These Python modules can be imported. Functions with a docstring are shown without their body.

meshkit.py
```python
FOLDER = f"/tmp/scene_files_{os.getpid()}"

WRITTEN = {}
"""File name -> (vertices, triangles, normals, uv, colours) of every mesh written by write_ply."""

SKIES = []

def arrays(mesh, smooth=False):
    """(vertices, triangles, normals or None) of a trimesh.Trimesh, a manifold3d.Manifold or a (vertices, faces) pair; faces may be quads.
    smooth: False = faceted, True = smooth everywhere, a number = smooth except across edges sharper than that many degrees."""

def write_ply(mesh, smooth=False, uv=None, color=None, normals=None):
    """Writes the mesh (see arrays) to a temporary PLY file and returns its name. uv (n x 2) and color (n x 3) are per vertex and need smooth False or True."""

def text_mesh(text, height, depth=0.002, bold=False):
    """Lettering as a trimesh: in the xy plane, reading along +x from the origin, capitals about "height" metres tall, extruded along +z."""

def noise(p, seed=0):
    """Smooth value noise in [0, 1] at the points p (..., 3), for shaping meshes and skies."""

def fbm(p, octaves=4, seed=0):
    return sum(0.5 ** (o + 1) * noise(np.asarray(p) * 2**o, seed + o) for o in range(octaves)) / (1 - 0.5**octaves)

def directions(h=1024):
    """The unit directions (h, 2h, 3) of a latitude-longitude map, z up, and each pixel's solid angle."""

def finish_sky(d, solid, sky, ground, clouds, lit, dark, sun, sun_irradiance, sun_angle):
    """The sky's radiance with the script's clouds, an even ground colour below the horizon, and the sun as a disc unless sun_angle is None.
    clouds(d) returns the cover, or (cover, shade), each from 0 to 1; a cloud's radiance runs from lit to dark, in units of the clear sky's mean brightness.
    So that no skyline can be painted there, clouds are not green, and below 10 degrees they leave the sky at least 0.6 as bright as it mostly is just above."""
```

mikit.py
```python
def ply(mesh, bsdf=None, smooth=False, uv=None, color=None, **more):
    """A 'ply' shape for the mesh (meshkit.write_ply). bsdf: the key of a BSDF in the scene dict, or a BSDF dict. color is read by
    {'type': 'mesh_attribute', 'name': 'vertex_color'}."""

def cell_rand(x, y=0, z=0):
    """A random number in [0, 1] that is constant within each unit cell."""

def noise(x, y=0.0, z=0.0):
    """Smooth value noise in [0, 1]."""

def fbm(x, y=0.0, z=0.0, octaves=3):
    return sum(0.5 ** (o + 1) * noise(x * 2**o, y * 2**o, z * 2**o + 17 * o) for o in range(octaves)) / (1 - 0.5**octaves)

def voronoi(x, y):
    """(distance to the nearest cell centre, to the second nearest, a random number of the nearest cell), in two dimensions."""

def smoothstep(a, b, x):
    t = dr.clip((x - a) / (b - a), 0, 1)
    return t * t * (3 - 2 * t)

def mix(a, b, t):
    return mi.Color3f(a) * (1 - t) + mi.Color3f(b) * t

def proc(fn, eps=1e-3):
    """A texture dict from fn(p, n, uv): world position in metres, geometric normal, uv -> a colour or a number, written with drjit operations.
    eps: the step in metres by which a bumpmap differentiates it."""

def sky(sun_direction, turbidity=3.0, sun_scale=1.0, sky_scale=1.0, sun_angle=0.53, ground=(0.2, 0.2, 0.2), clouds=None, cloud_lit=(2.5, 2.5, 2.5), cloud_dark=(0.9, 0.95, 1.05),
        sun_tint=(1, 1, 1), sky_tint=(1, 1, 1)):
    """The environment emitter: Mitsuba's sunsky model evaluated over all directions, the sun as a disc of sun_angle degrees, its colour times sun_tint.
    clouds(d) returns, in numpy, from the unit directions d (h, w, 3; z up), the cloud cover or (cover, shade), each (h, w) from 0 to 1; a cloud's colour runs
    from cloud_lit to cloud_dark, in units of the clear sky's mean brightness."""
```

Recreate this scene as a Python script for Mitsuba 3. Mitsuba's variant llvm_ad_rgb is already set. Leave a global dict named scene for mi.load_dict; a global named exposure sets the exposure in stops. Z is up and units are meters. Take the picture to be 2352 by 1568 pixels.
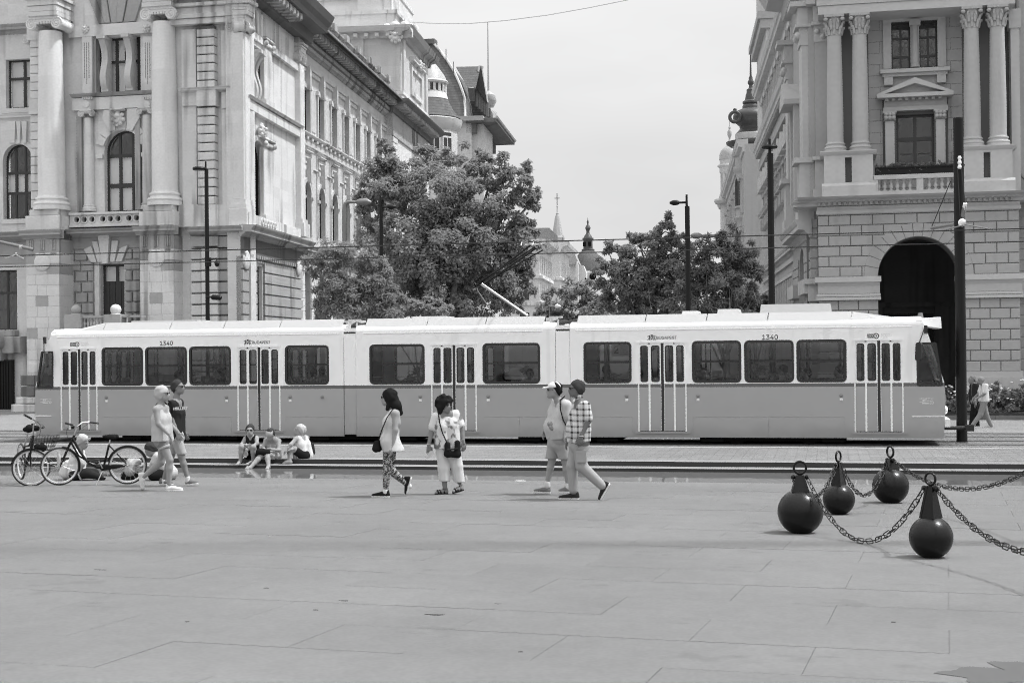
import math, random
import numpy as np
import trimesh
import drjit as dr
import mitsuba as mi
import mikit, meshkit
from shapely.geometry import Polygon, Point, LineString, box as sbox
from shapely.ops import unary_union
from shapely import affinity

rng = np.random.default_rng(7)
random.seed(7)
T = mi.ScalarTransform4f
V = lambda *a: np.array(a, float)

# ------------------------------------------------------------------ camera
# a photographer standing on the gently falling square, 50 mm lens, held a little crooked
EYE = V(0, 0, 2.42)
YAW, PITCH, ROLL, FOC = math.radians(12.45), 19.7 / 3267, 0.0100, 3267.0
_f = V(-math.sin(YAW) * math.cos(PITCH), math.cos(YAW) * math.cos(PITCH), math.sin(PITCH))
_r0 = np.cross(_f, [0, 0, 1]); _r0 /= np.linalg.norm(_r0)
_u0 = np.cross(_r0, _f)
CR = _r0 * math.cos(ROLL) - _u0 * math.sin(ROLL)
CU = _u0 * math.cos(ROLL) + _r0 * math.sin(ROLL)
scene = {}
labels = {}
scene['camera'] = {'type': 'perspective', 'fov': math.degrees(2 * math.atan(1176 / FOC)), 'fov_axis': 'x', 'near_clip': 0.5, 'far_clip': 3000.0,
                   'to_world': T().look_at(origin=EYE.tolist(), target=(EYE + _f).tolist(), up=CU.tolist())}
# ------------------------------------------------------------------ daylight: sun high on the right, slightly beyond, behind thin high haze
SUN_EL, SUN_AZ = math.radians(61), math.radians(13)
SUN = V(math.cos(SUN_EL) * math.cos(SUN_AZ), math.cos(SUN_EL) * math.sin(SUN_AZ), math.sin(SUN_EL))

def clouds(d):
    z = d[..., 2]
    n = meshkit.fbm(np.stack([d[..., 0] * 3 / (z + .25), d[..., 1] * 3 / (z + .25), z * 0], -1), 4, 3)
    n2 = meshkit.fbm(np.stack([d[..., 0] * 9, d[..., 1] * 9, z * 40], -1), 4, 9)
    near = np.clip((d @ SUN - .2) / .8, 0, 1) ** 2
    up = np.clip(z, 0, 1)
    b = .925 + 1.42 * np.maximum(up - .12, 0) + .11 * np.exp(-up / .07) + .16 * near + .14 * (n - .5) + .10 * np.clip(n2 - .55, 0, 1)
    return 1.0, np.clip(1 - b / 2.6, 0, 1)

scene['sky'] = mikit.sky(SUN, turbidity=3, sun_scale=0.52, sky_scale=1.0, sun_angle=2.2, clouds=clouds,
                         cloud_lit=(2.6 * 1.37,) * 3, cloud_dark=(0, 0, 0), sun_tint=(0.83, 1.0, 1.31), ground=(.2, .2, .2))
exposure = 2.6

# ------------------------------------------------------------------ helpers: measuring from the camera
def ray(px, py):
    return _f + (px - 1176) / FOC * CR - (py - 784) / FOC * CU

def on_y(px, py, Y):
    r = ray(px, py); return EYE + r * ((Y - EYE[1]) / r[1])

def on_z(px, py, Z):
    r = ray(px, py); return EYE + r * ((Z - EYE[2]) / r[2])

def at_d(px, py, d):
    return EYE + ray(px, py) * d

def px_of(p):
    q = np.asarray(p, float) - EYE; w = q @ _f
    return V(1176 + FOC * (q @ CR) / w, 784 - FOC * (q @ CU) / w)

# the square falls gently towards the pool
POOL_Y, SLOPE, WATER, PAVE, RAIL = 25.38, 0.0292, 0.042, 0.20, 0.0
def ground_z(x, y):
    return .05 + SLOPE * (POOL_Y - y)

def on_plaza(px, py):
    r = ray(px, py)
    t = (.05 + SLOPE * POOL_Y - EYE[2]) / (r[2] + SLOPE * r[1])
    return EYE + r * t

# ------------------------------------------------------------------ helpers: registering
_seen = {}
def fresh(base):
    if base not in scene and base not in labels and base not in _seen:
        _seen[base] = 0; return base
    k = _seen.get(base, 0)
    while True:
        k += 1
        key = f'{base}_{k:03d}'
        if key not in scene and key not in labels and key not in _seen:
            _seen[base] = k; _seen[key] = 0; return key

def thing(name, label=None, cat=None, group=None, kind=None):
    key = fresh(name); d = {}
    if label: d['label'] = label
    if cat: d['category'] = cat
    if group: d['group'] = group
    if kind: d['kind'] = kind
    labels[key] = d
    return key

def cat_(ms):
    ms = [m for m in ms if m is not None and len(m.faces)]
    return ms[0] if len(ms) == 1 else trimesh.util.concatenate(ms)

def clusters(ms):
    """indices of the meshes that lie close enough together to count as one piece"""
    lo = np.array([m.bounds[0] for m in ms]); hi = np.array([m.bounds[1] for m in ms]); size = (hi - lo).max(1)
    gap = np.maximum(0, np.maximum(lo[:, None] - hi[None], lo[None] - hi[:, None]))
    near = np.sqrt((gap ** 2).sum(2)) <= np.maximum(.015, .45 * np.maximum(size[:, None], size[None]))
    left = set(range(len(ms))); out = []
    while left:
        todo = [min(left)]; grp = []
        while todo:
            i = todo.pop()
            if i not in left: continue
            left.discard(i); grp.append(i); todo += [j for j in list(left) if near[i, j]]
        out.append(sorted(grp))
    return out

def part(holder, name, mesh, mat, smooth=False, label=None, kind=None):
    """mesh under a holder (or top-level if holder is None); a list whose pieces lie apart becomes one part per piece"""
    if isinstance(mesh, list):
        mesh = [m for m in mesh if m is not None and len(m.faces)]
        if kind is None and 1 < len(mesh) < 700:
            gs = clusters(mesh)
            if len(gs) > 1:
                keys = [part(holder, name, cat_([mesh[i] for i in g]), mat, smooth, label) for g in gs]
                return keys[0]
        mesh = cat_(mesh)
    key = fresh(f'{holder}__{name}' if holder else name)
    if smooth not in (True, False) and len(mesh.faces) > 60000:
        smooth = True
    scene[key] = mikit.ply(mesh, mat, smooth)
    if label or kind:
        labels[key] = {k: v for k, v in (('label', label), ('kind', kind)) if v}
    return key

def solo(name, mesh, mat, label, cat, smooth=False, group=None, kind=None):
    if isinstance(mesh, list):
        mesh = cat_(mesh)
    key = fresh(name)
    scene[key] = mikit.ply(mesh, mat, smooth)
    d = {}
    for k, v in (('label', label), ('category', cat), ('group', group), ('kind', kind)):
        if v: d[k] = v
    labels[key] = d
    return key

def structure(name, mesh, mat, smooth=False, label=None):
    if isinstance(mesh, list):
        mesh = cat_(mesh)
    key = fresh(name)
    scene[key] = mikit.ply(mesh, mat, smooth)
    labels[key] = {'kind': 'structure'}
    if label: labels[key]['label'] = label
    return key

# ------------------------------------------------------------------ helpers: meshes
def TM(v, f):
    return trimesh.Trimesh(np.asarray(v, float), np.asarray(f, int), process=False)

_BF = np.array([[0, 3, 2], [0, 2, 1], [4, 5, 6], [4, 6, 7], [0, 1, 5], [0, 5, 4], [1, 2, 6], [1, 6, 5], [2, 3, 7], [2, 7, 6], [3, 0, 4], [3, 4, 7]])
def hexa(p):
    """8 corners: bottom ring 4 (ccw from above), top ring 4"""
    return TM(p, _BF)

def bx(x0, x1, y0, y1, z0, z1):
    return hexa([(x0, y0, z0), (x1, y0, z0), (x1, y1, z0), (x0, y1, z0), (x0, y0, z1), (x1, y0, z1), (x1, y1, z1), (x0, y1, z1)])

def tube(pts, r, sides=8, cap=True):
    p = np.asarray(pts, float); n = len(p)
    r = np.broadcast_to(np.asarray(r, float), (n,))
    t = np.gradient(p, axis=0); t /= np.linalg.norm(t, axis=1, keepdims=True) + 1e-12
    a = np.zeros_like(p)
    ref = V(0, 0, 1) if abs(t[0, 2]) < .9 else V(1, 0, 0)
    a0 = np.cross(t[0], ref); a0 /= np.linalg.norm(a0); a[0] = a0
    for i in range(1, n):
        q = a[i - 1] - t[i] * (a[i - 1] @ t[i]); a[i] = q / (np.linalg.norm(q) + 1e-12)
    b = np.cross(t, a)
    ang = np.arange(sides) * 2 * np.pi / sides
    v = p[:, None] + r[:, None, None] * (np.cos(ang)[None, :, None] * a[:, None] + np.sin(ang)[None, :, None] * b[:, None])
    v = v.reshape(-1, 3); f = []
    for i in range(n - 1):
        for j in range(sides):
            k = (j + 1) % sides
            f += [(i * sides + j, i * sides + k, (i + 1) * sides + k), (i * sides + j, (i + 1) * sides + k, (i + 1) * sides + j)]
    if cap:
        v = np.vstack([v, p[:1], p[-1:]]); m = n * sides
        for j in range(sides):
            k = (j + 1) % sides
            f += [(m, k, j), (m + 1, (n - 1) * sides + j, (n - 1) * sides + k)]
    return TM(v, f)

def lathe(profile, center=(0, 0, 0), sides=20, a0=0., a1=2 * math.pi):
    """profile [(r, z)...] from bottom to top around z; closed with caps when r > 0 at the ends"""
    pr = list(profile)
    if pr[0][0] > 1e-6: pr = [(0, pr[0][1])] + pr
    if pr[-1][0] > 1e-6: pr = pr + [(0, pr[-1][1])]
    pr = np.array(pr, float); full = abs(a1 - a0 - 2 * math.pi) < 1e-6
    m = sides if full else sides + 1
    ang = a0 + (a1 - a0) * np.arange(m) / sides
    v = np.stack([pr[:, None, 0] * np.cos(ang), pr[:, None, 0] * np.sin(ang), np.broadcast_to(pr[:, None, 1], (len(pr), m))], -1).reshape(-1, 3)
    f = []
    for i in range(len(pr) - 1):
        for j in range(sides):
            k = (j + 1) % m
            A, B, C, D = i * m + j, i * m + k, (i + 1) * m + k, (i + 1) * m + j
            if pr[i, 0] > 1e-9: f.append((A, B, C))
            if pr[i + 1, 0] > 1e-9: f.append((A, C, D))
    return TM(v + np.asarray(center, float), f)

def xf(mesh, M):
    m = mesh.copy(); m.apply_transform(M); return m

def frame(o, x, y, z):
    M = np.eye(4); M[:3, 0], M[:3, 1], M[:3, 2], M[:3, 3] = x, y, z, o; return M

def rotz(a, o=(0, 0, 0)):
    c, s = math.cos(a), math.sin(a); return frame(o, (c, s, 0), (-s, c, 0), (0, 0, 1))

def extrude(poly, h):
    """shapely (multi)polygon -> prism from 0 to h along +z"""
    gs = getattr(poly, 'geoms', [poly])
    return cat_([trimesh.creation.extrude_polygon(g, h, engine='earcut') for g in gs if g.area > 1e-7])

def rrect(x0, x1, y0, y1, r, n=5):
    return sbox(x0 + r, y0 + r, x1 - r, y1 - r).buffer(r, quad_segs=n)

def sphere(c, r, sub=2, sc=(1, 1, 1)):
    m = trimesh.creation.icosphere(subdivisions=sub, radius=1.0)
    return TM(m.vertices * np.asarray(sc) * r + np.asarray(c, float), m.faces)

def torus(R, r, n=28, m=8):
    a = np.arange(n) * 2 * np.pi / n; b = np.arange(m) * 2 * np.pi / m
    A, B = np.meshgrid(a, b, indexing='ij')
    v = np.stack([(R + r * np.cos(B)) * np.cos(A), (R + r * np.cos(B)) * np.sin(A), r * np.sin(B)], -1).reshape(-1, 3)
    f = []
    for i in range(n):
        for j in range(m):
            i2, j2 = (i + 1) % n, (j + 1) % m
            f += [(i * m + j, i2 * m + j, i2 * m + j2), (i * m + j, i2 * m + j2, i * m + j2)]
    return TM(v, f)

class Wall:
    """A facade plane: u runs along it, z up, d outward (towards whoever looks at it)."""
    def __init__(s, o, u, n):
        s.o = np.asarray(o, float); s.u = np.asarray(u, float); s.u /= np.linalg.norm(s.u)
        s.n = np.asarray(n, float); s.n /= np.linalg.norm(s.n)
        s.M = frame((s.o[0], s.o[1], 0), s.u, (0, 0, 1), s.n)      # local (u, z, d)
        s.flip = np.linalg.det(s.M[:3, :3]) < 0
    def out(s, m):
        m = xf(m, s.M)
        if s.flip: m.invert()
        return m
    def P(s, u, z, d=0):
        return V(s.o[0], s.o[1], 0) + s.u * u + s.n * d + V(0, 0, z)
    def uz(s, px, py, d=0):
        r = ray(px, py); q = s.o + s.n * d
        t = ((q - EYE) @ s.n) / (r @ s.n); p = EYE + r * t
        return V((p - s.o) @ s.u, p[2])
    def U(s, px, py, d=0): return s.uz(px, py, d)[0]
    def Z(s, px, py, d=0): return s.uz(px, py, d)[1]
    def box(s, u0, u1, z0, z1, d0, d1):
        m = bx(min(u0, u1), max(u0, u1), min(z0, z1), max(z0, z1), min(d0, d1), max(d0, d1))
        return s.out(m)
    def cham(s, u0, u1, z0, z1, d0, d1, c=.02):
        """block with its front edges bevelled"""
        if u0 > u1: u0, u1 = u1, u0
        p = [(u0, z0, d0), (u1, z0, d0), (u1, z1, d0), (u0, z1, d0), (u0, z0, d1 - c), (u1, z0, d1 - c), (u1, z1, d1 - c), (u0, z1, d1 - c),
             (u0 + c, z0 + c, d1), (u1 - c, z0 + c, d1), (u1 - c, z1 - c, d1), (u0 + c, z1 - c, d1)]
        f = []
        for a in (0, 4):
            for j in range(4):
                k = (j + 1) % 4; f += [(a + j, a + k, a + 4 + k), (a + j, a + 4 + k, a + 4 + j)]
        f += [(8, 9, 10), (8, 10, 11)]
        return s.out(TM(p, f))
    def prism(s, poly, d0, d1):
        m = extrude(poly, d1 - d0); m.apply_translation((0, 0, d0)); return s.out(m)
    def run(s, prof, u0, u1):
        """moulding: closed profile [(d, z)...] run from u0 to u1"""
        m = extrude(Polygon(prof), abs(u1 - u0))
        v = np.array(m.vertices)                                     # x=d y=z z=along
        return s.out(TM(np.stack([v[:, 2] + min(u0, u1), v[:, 1], v[:, 0]], 1), m.faces[:, ::-1]))
    def mould(s, u0, u1, z0, z1, d0, d1, steps=3, under=True):
        """stepped cornice growing outwards with height"""
        h = (z1 - z0) / steps; out = []
        for k in range(steps):
            dd = d0 + (d1 - d0) * ((k + 1) / steps) ** 1.3
            out.append(s.box(u0 - (dd - d0) * .0, u1, z0 + k * h, z0 + (k + 1) * h - .002, -.02, dd))
        return cat_(out)
    def corn(s, u0, u1, z0, z1, d0, d1, ends=(0, 0)):
        """classical cornice: fillet, curve, corona; ends push the ends outward with the profile"""
        h = z1 - z0; w = d1 - d0
        prof = [(d0 - .05, z0), (d0 + .06 * w, z0), (d0 + .10 * w, z0 + .12 * h), (d0 + .32 * w, z0 + .30 * h), (d0 + .36 * w, z0 + .40 * h), (d0 + .80 * w, z0 + .42 * h),
                (d0 + .80 * w, z0 + .68 * h), (d0 + .86 * w, z0 + .72 * h), (d0 + .98 * w, z0 + .92 * h), (d0 + w, z0 + h), (d0 - .05, z0 + h + .06 * h)]
        return s.run(prof, u0 - ends[0] * w, u1 + ends[1] * w)
    def lathe(s, u, d, prof, sides=16):
        p = s.P(u, 0, d); return lathe(prof, (p[0], p[1], 0), sides)
    def text(s, txt, u, z, h, d, bold=False, depth=.004):
        m = meshkit.text_mesh(txt, h, depth, bold); m.apply_translation((u, z, d)); return s.out(m)

def rect(u0, u1, z0, z1):
    return sbox(min(u0, u1), min(z0, z1), max(u0, u1), max(z0, z1))

def arch(u0, u1, z0, z1, n=12):
    """opening with a round head whose crown is at z1"""
    if u0 > u1: u0, u1 = u1, u0
    r = (u1 - u0) / 2; c = (u0 + u1) / 2; s = z1 - r
    pts = [(u0, z0), (u1, z0)] + [(c + r * math.cos(a), s + r * math.sin(a)) for a in np.linspace(0, math.pi, n)]
    return Polygon(pts)
# ------------------------------------------------------------------ materials (a black-and-white world: every colour is a grey)
def G(v): return {'type': 'rgb', 'value': [float(v)] * 3}

def diffuse(name, v):
    scene[name] = {'type': 'twosided', 'bsdf': {'type': 'diffuse', 'reflectance': G(v)}}

def shiny(name, v, rough, spec=.5, metal=0.0, coat=0.0):
    d = {'type': 'principled', 'base_color': G(v), 'roughness': rough, 'specular': spec, 'metallic': metal}
    if coat: d['clearcoat'] = coat; d['clearcoat_gloss'] = .9
    scene[name] = {'type': 'twosided', 'bsdf': d}

def procd(name, fn, rough=None, spec=.35):
    if rough is None:
        b = {'type': 'diffuse', 'reflectance': mikit.proc(fn)}
    else:
        b = {'type': 'principled', 'base_color': mikit.proc(fn), 'roughness': rough, 'specular': spec}
    scene[name] = {'type': 'twosided', 'bsdf': b}

_n, _fbm, _ss = mikit.noise, mikit.fbm, mikit.smoothstep

def _grey(v): return mi.Color3f(v)

def limestone(base, lo, soot, block=(1.1, .55)):
    """pale old limestone: blocks of slightly different tone, vertical rain streaks, soot patches"""
    def fn(p, n, uv):
        along = p.x + p.y * .83
        tone = mikit.cell_rand(along / block[0] + .5 * mikit.cell_rand(dr.floor(p.z / block[1])), p.z / block[1], 3)
        big = _fbm(p.x * .35, p.y * .35, p.z * .35, octaves=3)
        streak = _fbm(along * 3.1, p.z * .22, 5.0, octaves=3)
        fine = _n(p.x * 14, p.y * 14, p.z * 14)
        v = base * (.92 + .09 * tone) * (.88 + .24 * big) * (.95 + .10 * fine)
        dirt = _ss(.52, .78, streak * .6 + big * .45)
        return _grey(v * (1 - soot * dirt) + lo * soot * dirt)
    return fn

procd('mat_limestone', limestone(.67, .20, .75))
procd('mat_limestone_old', limestone(.40, .08, .85, (.9, .5)))
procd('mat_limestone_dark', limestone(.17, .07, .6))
procd('mat_limestone_clean', limestone(.56, .36, .35, (1.6, .8)))
procd('mat_dark_stone', limestone(.20, .08, .6))  # darker stone for joint cores, flutes, backings and plinth
procd('mat_column_stone', limestone(.74, .45, .35, (3.0, 1.9)))

def stucco(base, var):
    def fn(p, n, uv):
        big = _fbm(p.x * .3, p.y * .3, p.z * .3, octaves=3)
        fine = _n(p.x * 9, p.y * 9, p.z * 9)
        run = _fbm((p.x + p.y) * 2.3, p.z * .3, 2.0, octaves=2)
        return _grey(base * (1 - var + 2 * var * big) * (.965 + .07 * fine) * (1.0 - .10 * _ss(.55, .85, run)))
    return fn
procd('mat_stucco', stucco(.40, .07))
procd('mat_stucco_column', stucco(.43, .12))
procd('mat_stucco_pale', stucco(.50, .10))
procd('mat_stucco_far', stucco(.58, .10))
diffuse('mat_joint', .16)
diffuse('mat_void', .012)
diffuse('mat_room', .05)
procd('mat_roof_slate', lambda p, n, uv: _grey(.10 + .05 * mikit.cell_rand((p.x + p.y) / .3, p.z / .22) + .03 * _fbm(p.x, p.y, p.z)), .7)
shiny('mat_roof_zinc', .34, .5, .4)
shiny('mat_roof_copper', .05, .45, .5)
shiny('mat_window_frame', .030, .45)
shiny('mat_window_glass', .030, .04, .6)
scene['mat_thin_glass'] = {'type': 'thindielectric'}
scene['mat_tinted_glass'] = {'type': 'thindielectric', 'specular_transmittance': .34}
shiny('mat_dim_glass', .016, .35, .15)
diffuse('mat_blind', .62)
shiny('mat_door_wood', .028, .5)

def paving(base):
    def fn(p, n, uv):
        a = _fbm(p.x * .55, p.y * .55, 0.0, octaves=4)
        b = _n(p.x * 45, p.y * 45, 1.0)
        c = _fbm(p.x * 6, p.y * 6, 4.0, octaves=3)
        spot = _ss(.80, .86, _n(p.x * 1.1, p.y * 1.7, 9.0)) * _ss(.55, .9, _n(p.x * 7, p.y * 11, 2.0))
        return _grey(base * (.90 + .20 * a) * (.95 + .10 * b) * (.95 + .10 * c) * (1 - .12 * spot))
    return fn
for _i, _b in enumerate((.166, .170, .173, .168)):
    procd(f'mat_slab_{_i}', paving(_b))
diffuse('mat_slab_joint', .15)

def bricks(base, w, h, joint):
    def fn(p, n, uv):
        row = dr.floor(p.y / h)
        fx = p.x / w + .5 * (row - 2 * dr.floor(row / 2)); fy = p.y / h
        ex = dr.abs(fx - dr.floor(fx) - .5); ey = dr.abs(fy - row - .5)
        j = dr.maximum(_ss(.46, .49, ex), _ss(.43, .48, ey))
        t = mikit.cell_rand(fx, row, 3)
        a = _fbm(p.x * .5, p.y * .5, 0.0, octaves=3)
        return _grey(base * (.86 + .2 * t) * (.88 + .24 * a) * (1 - joint * j))
    return fn
procd('mat_brick_paving', bricks(.195, .42, .16, .30))
procd('mat_track_paving', bricks(.18, .45, .32, .45))
procd('mat_road', paving(.22))
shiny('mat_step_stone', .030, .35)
diffuse('mat_step_top', .30)
shiny('mat_kerb_stone', .30, .6)
shiny('mat_rail_steel', .10, .35, .5, .6)

shiny('mat_black_paint', .008, .42, .25)
shiny('mat_black_iron', .005, .30, .30)
shiny('mat_chain', .02, .4, .35)
shiny('mat_chrome', .62, .22, .5, 1.0)
shiny('mat_rubber', .022, .6)
procd('mat_tram_white', lambda p, n, uv: _grey(.87 * (.97 + .04 * _fbm(p.x * .7, p.z * 2, 3.0)) * (1 - .10 * _ss(.6, .8, _fbm(p.x * 5, p.z * .5, 2.0)))), .24, .5)
shiny('mat_tram_panel', .50, .5, .3)
shiny('mat_tram_roof', .62, .45, .3)
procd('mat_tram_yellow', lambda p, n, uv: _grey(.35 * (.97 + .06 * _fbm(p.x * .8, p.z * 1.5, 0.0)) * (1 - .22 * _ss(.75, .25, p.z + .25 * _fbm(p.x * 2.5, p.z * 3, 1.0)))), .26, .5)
shiny('mat_tram_band', .12, .3)
shiny('mat_tram_dark', .018, .5)
diffuse('mat_tram_inside', .09)
diffuse('mat_tram_seat', .30)
diffuse('mat_print_dark', .07)
diffuse('mat_print_pale', .62)
diffuse('mat_paper', .36)
shiny('mat_grey_metal', .20, .45, .4, .4)
shiny('mat_white_plastic', .80, .35)
diffuse('mat_wire', .05)
diffuse('mat_wire_pale', .35)

def leaf(name, v, t):
    scene[name] = {'type': 'principledthin', 'base_color': G(v), 'roughness': .5, 'diff_trans': t, 'eta': 1.4} if True else None
leaf('mat_leaf', .34, 1.0)
leaf('mat_leaf_dark', .20, .9)
leaf('mat_leaf_pale', .34, 1.0)
procd('mat_bark', lambda p, n, uv: _grey(.13 + .12 * _fbm(p.x * 5, p.y * 5, p.z * 2)))
diffuse('mat_petal', .62)
diffuse('mat_soil', .06)

# waves so small that the pool mirrors the tram with slightly frayed edges
scene['mat_water'] = {'type': 'bumpmap', 'arbitrary': mikit.proc(lambda p, n, uv: _fbm(p.x * 5.0, p.y * 2.2, 0.0, octaves=3), .02), 'scale': .0022,
                      'bsdf': {'type': 'principled', 'base_color': G(.085), 'roughness': .03, 'specular': .7}}
# people
for _k, _v in dict(skin=.30, skin_tan=.22, skin_dark=.16, hair_black=.018, hair_brown=.05, hair_grey=.16, hair_blond=.42, white=.62, pale=.44, cream=.50, khaki=.33, light_grey=.38, denim=.20,
                   dark=.03, black=.018, mid=.25, lens=.012, shoe_grey=.16).items():
    diffuse('mat_' + _k, _v) if _k not in ('lens',) else shiny('mat_' + _k, _v, .1)

def _check(p, n, uv):
    a = (p.x * .97 + p.y * .25) / .085; b = p.z / .085
    sa = _ss(.30, .36, dr.abs(a - dr.floor(a) - .5)); sb = _ss(.30, .36, dr.abs(b - dr.floor(b) - .5))
    th = _ss(.44, .47, dr.abs(a * 2 - dr.floor(a * 2) - .5))
    return _grey(.56 - .25 * sa - .25 * sb - .10 * th)
procd('mat_checked_shirt', _check)
procd('mat_speckled', lambda p, n, uv: _grey(.05 + .38 * _ss(.50, .62, _n(p.x * 70, p.y * 70, p.z * 60))))
procd('mat_printed_blouse', lambda p, n, uv: _grey(.64 - .46 * _ss(.50, .62, _fbm(p.x * 11, p.y * 11, p.z * 7, octaves=3)) * _ss(.45, .60, _n(p.x * 4.0, p.y * 4, p.z * 2.2))))
procd('mat_printed_tee', lambda p, n, uv: _grey(.46 - .03 * _n(p.x * 20, p.y * 20, p.z * 20)))
# ------------------------------------------------------------------ the ground
POOL_Y = on_z(1176, 1103, .05)[1]
def ground_z(x, y):
    return .05 + SLOPE * (POOL_Y - y)
def on_plaza(px, py):
    r = ray(px, py)
    t = (.05 + SLOPE * POOL_Y - EYE[2]) / (r[2] + SLOPE * r[1])
    return EYE + r * t
TREAD_Y = on_z(1176, 1080, WATER)[1]            # far water line = foot of the lower riser
STEP_Y = on_z(1176, 1068, .105)[1]              # foot of the upper riser
EDGE_Y = on_z(1176, 1023.5, PAVE)[1]            # platform kerb along the track

def sloped(poly, top, thick):
    """polygon in plan -> slab lying on the tilted plaza"""
    m = extrude(poly, thick); v = np.array(m.vertices)
    v[:, 2] += ground_z(v[:, 0], v[:, 1]) + top - thick
    return TM(v, m.faces)

plaza = structure('plaza', sloped(sbox(-60, -30, 60, POOL_Y - .02), -.006, .3), 'mat_slab_joint', label='grey paved square falling gently to the pool')
_ga = math.radians(4.5); _rest = []; _n_slab = 0
_sl, _sw = 1.62, .92
_area = sbox(-60, -8, 60, POOL_Y - .42)
_c, _s = math.cos(_ga), math.sin(_ga)
_cand = []
for i in range(-40, 40):
    for j in range(-14, 45):
        off = (.5 if j % 2 else 0) * _sl
        q = [(i * _sl + off + a, j * _sw + b) for a, b in ((.002, .002), (_sl - .002, .002), (_sl - .002, _sw - .002), (.002, _sw - .002))]
        pl = Polygon([(x * _c + y * _s, -x * _s + y * _c) for x, y in q]).intersection(_area)
        if pl.is_empty or pl.area < .01 or pl.geom_type != 'Polygon': continue
        cx, cy = pl.centroid.x, pl.centroid.y
        vis = False
        if cy > 5:
            p = px_of((cx, cy, ground_z(cx, cy))); vis = -80 < p[0] < 2440 and 1080 < p[1] < 1640
        _cand.append((not vis, cy, pl))
_cand.sort(key=lambda t: (t[0], t[1]))
for k, (nv, cy, pl) in enumerate(_cand):
    m = sloped(pl, float(rng.uniform(-.0012, .0012)), .03)
    if not nv and _n_slab < 300:
        part(plaza, 'slab', m, f'mat_slab_{rng.integers(0, 4)}'); _n_slab += 1
    else:
        _rest.append(m)
part(plaza, 'slabs_beyond', _rest, 'mat_slab_0', kind='stuff')
_e = []
for k in range(-30, 30):                           # border stones along the pool
    x0 = k * 1.3
    m = sloped(sbox(x0 + .003, POOL_Y - .415, x0 + 1.297, POOL_Y), 0, .10)
    p = px_of((x0 + .6, POOL_Y, .05))
    if -60 < p[0] < 2420: part(plaza, 'border_stone', m, f'mat_slab_{k % 4}')
    else: _e.append(m)
part(plaza, 'border_beyond', _e, 'mat_slab_1', kind='stuff')
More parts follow.
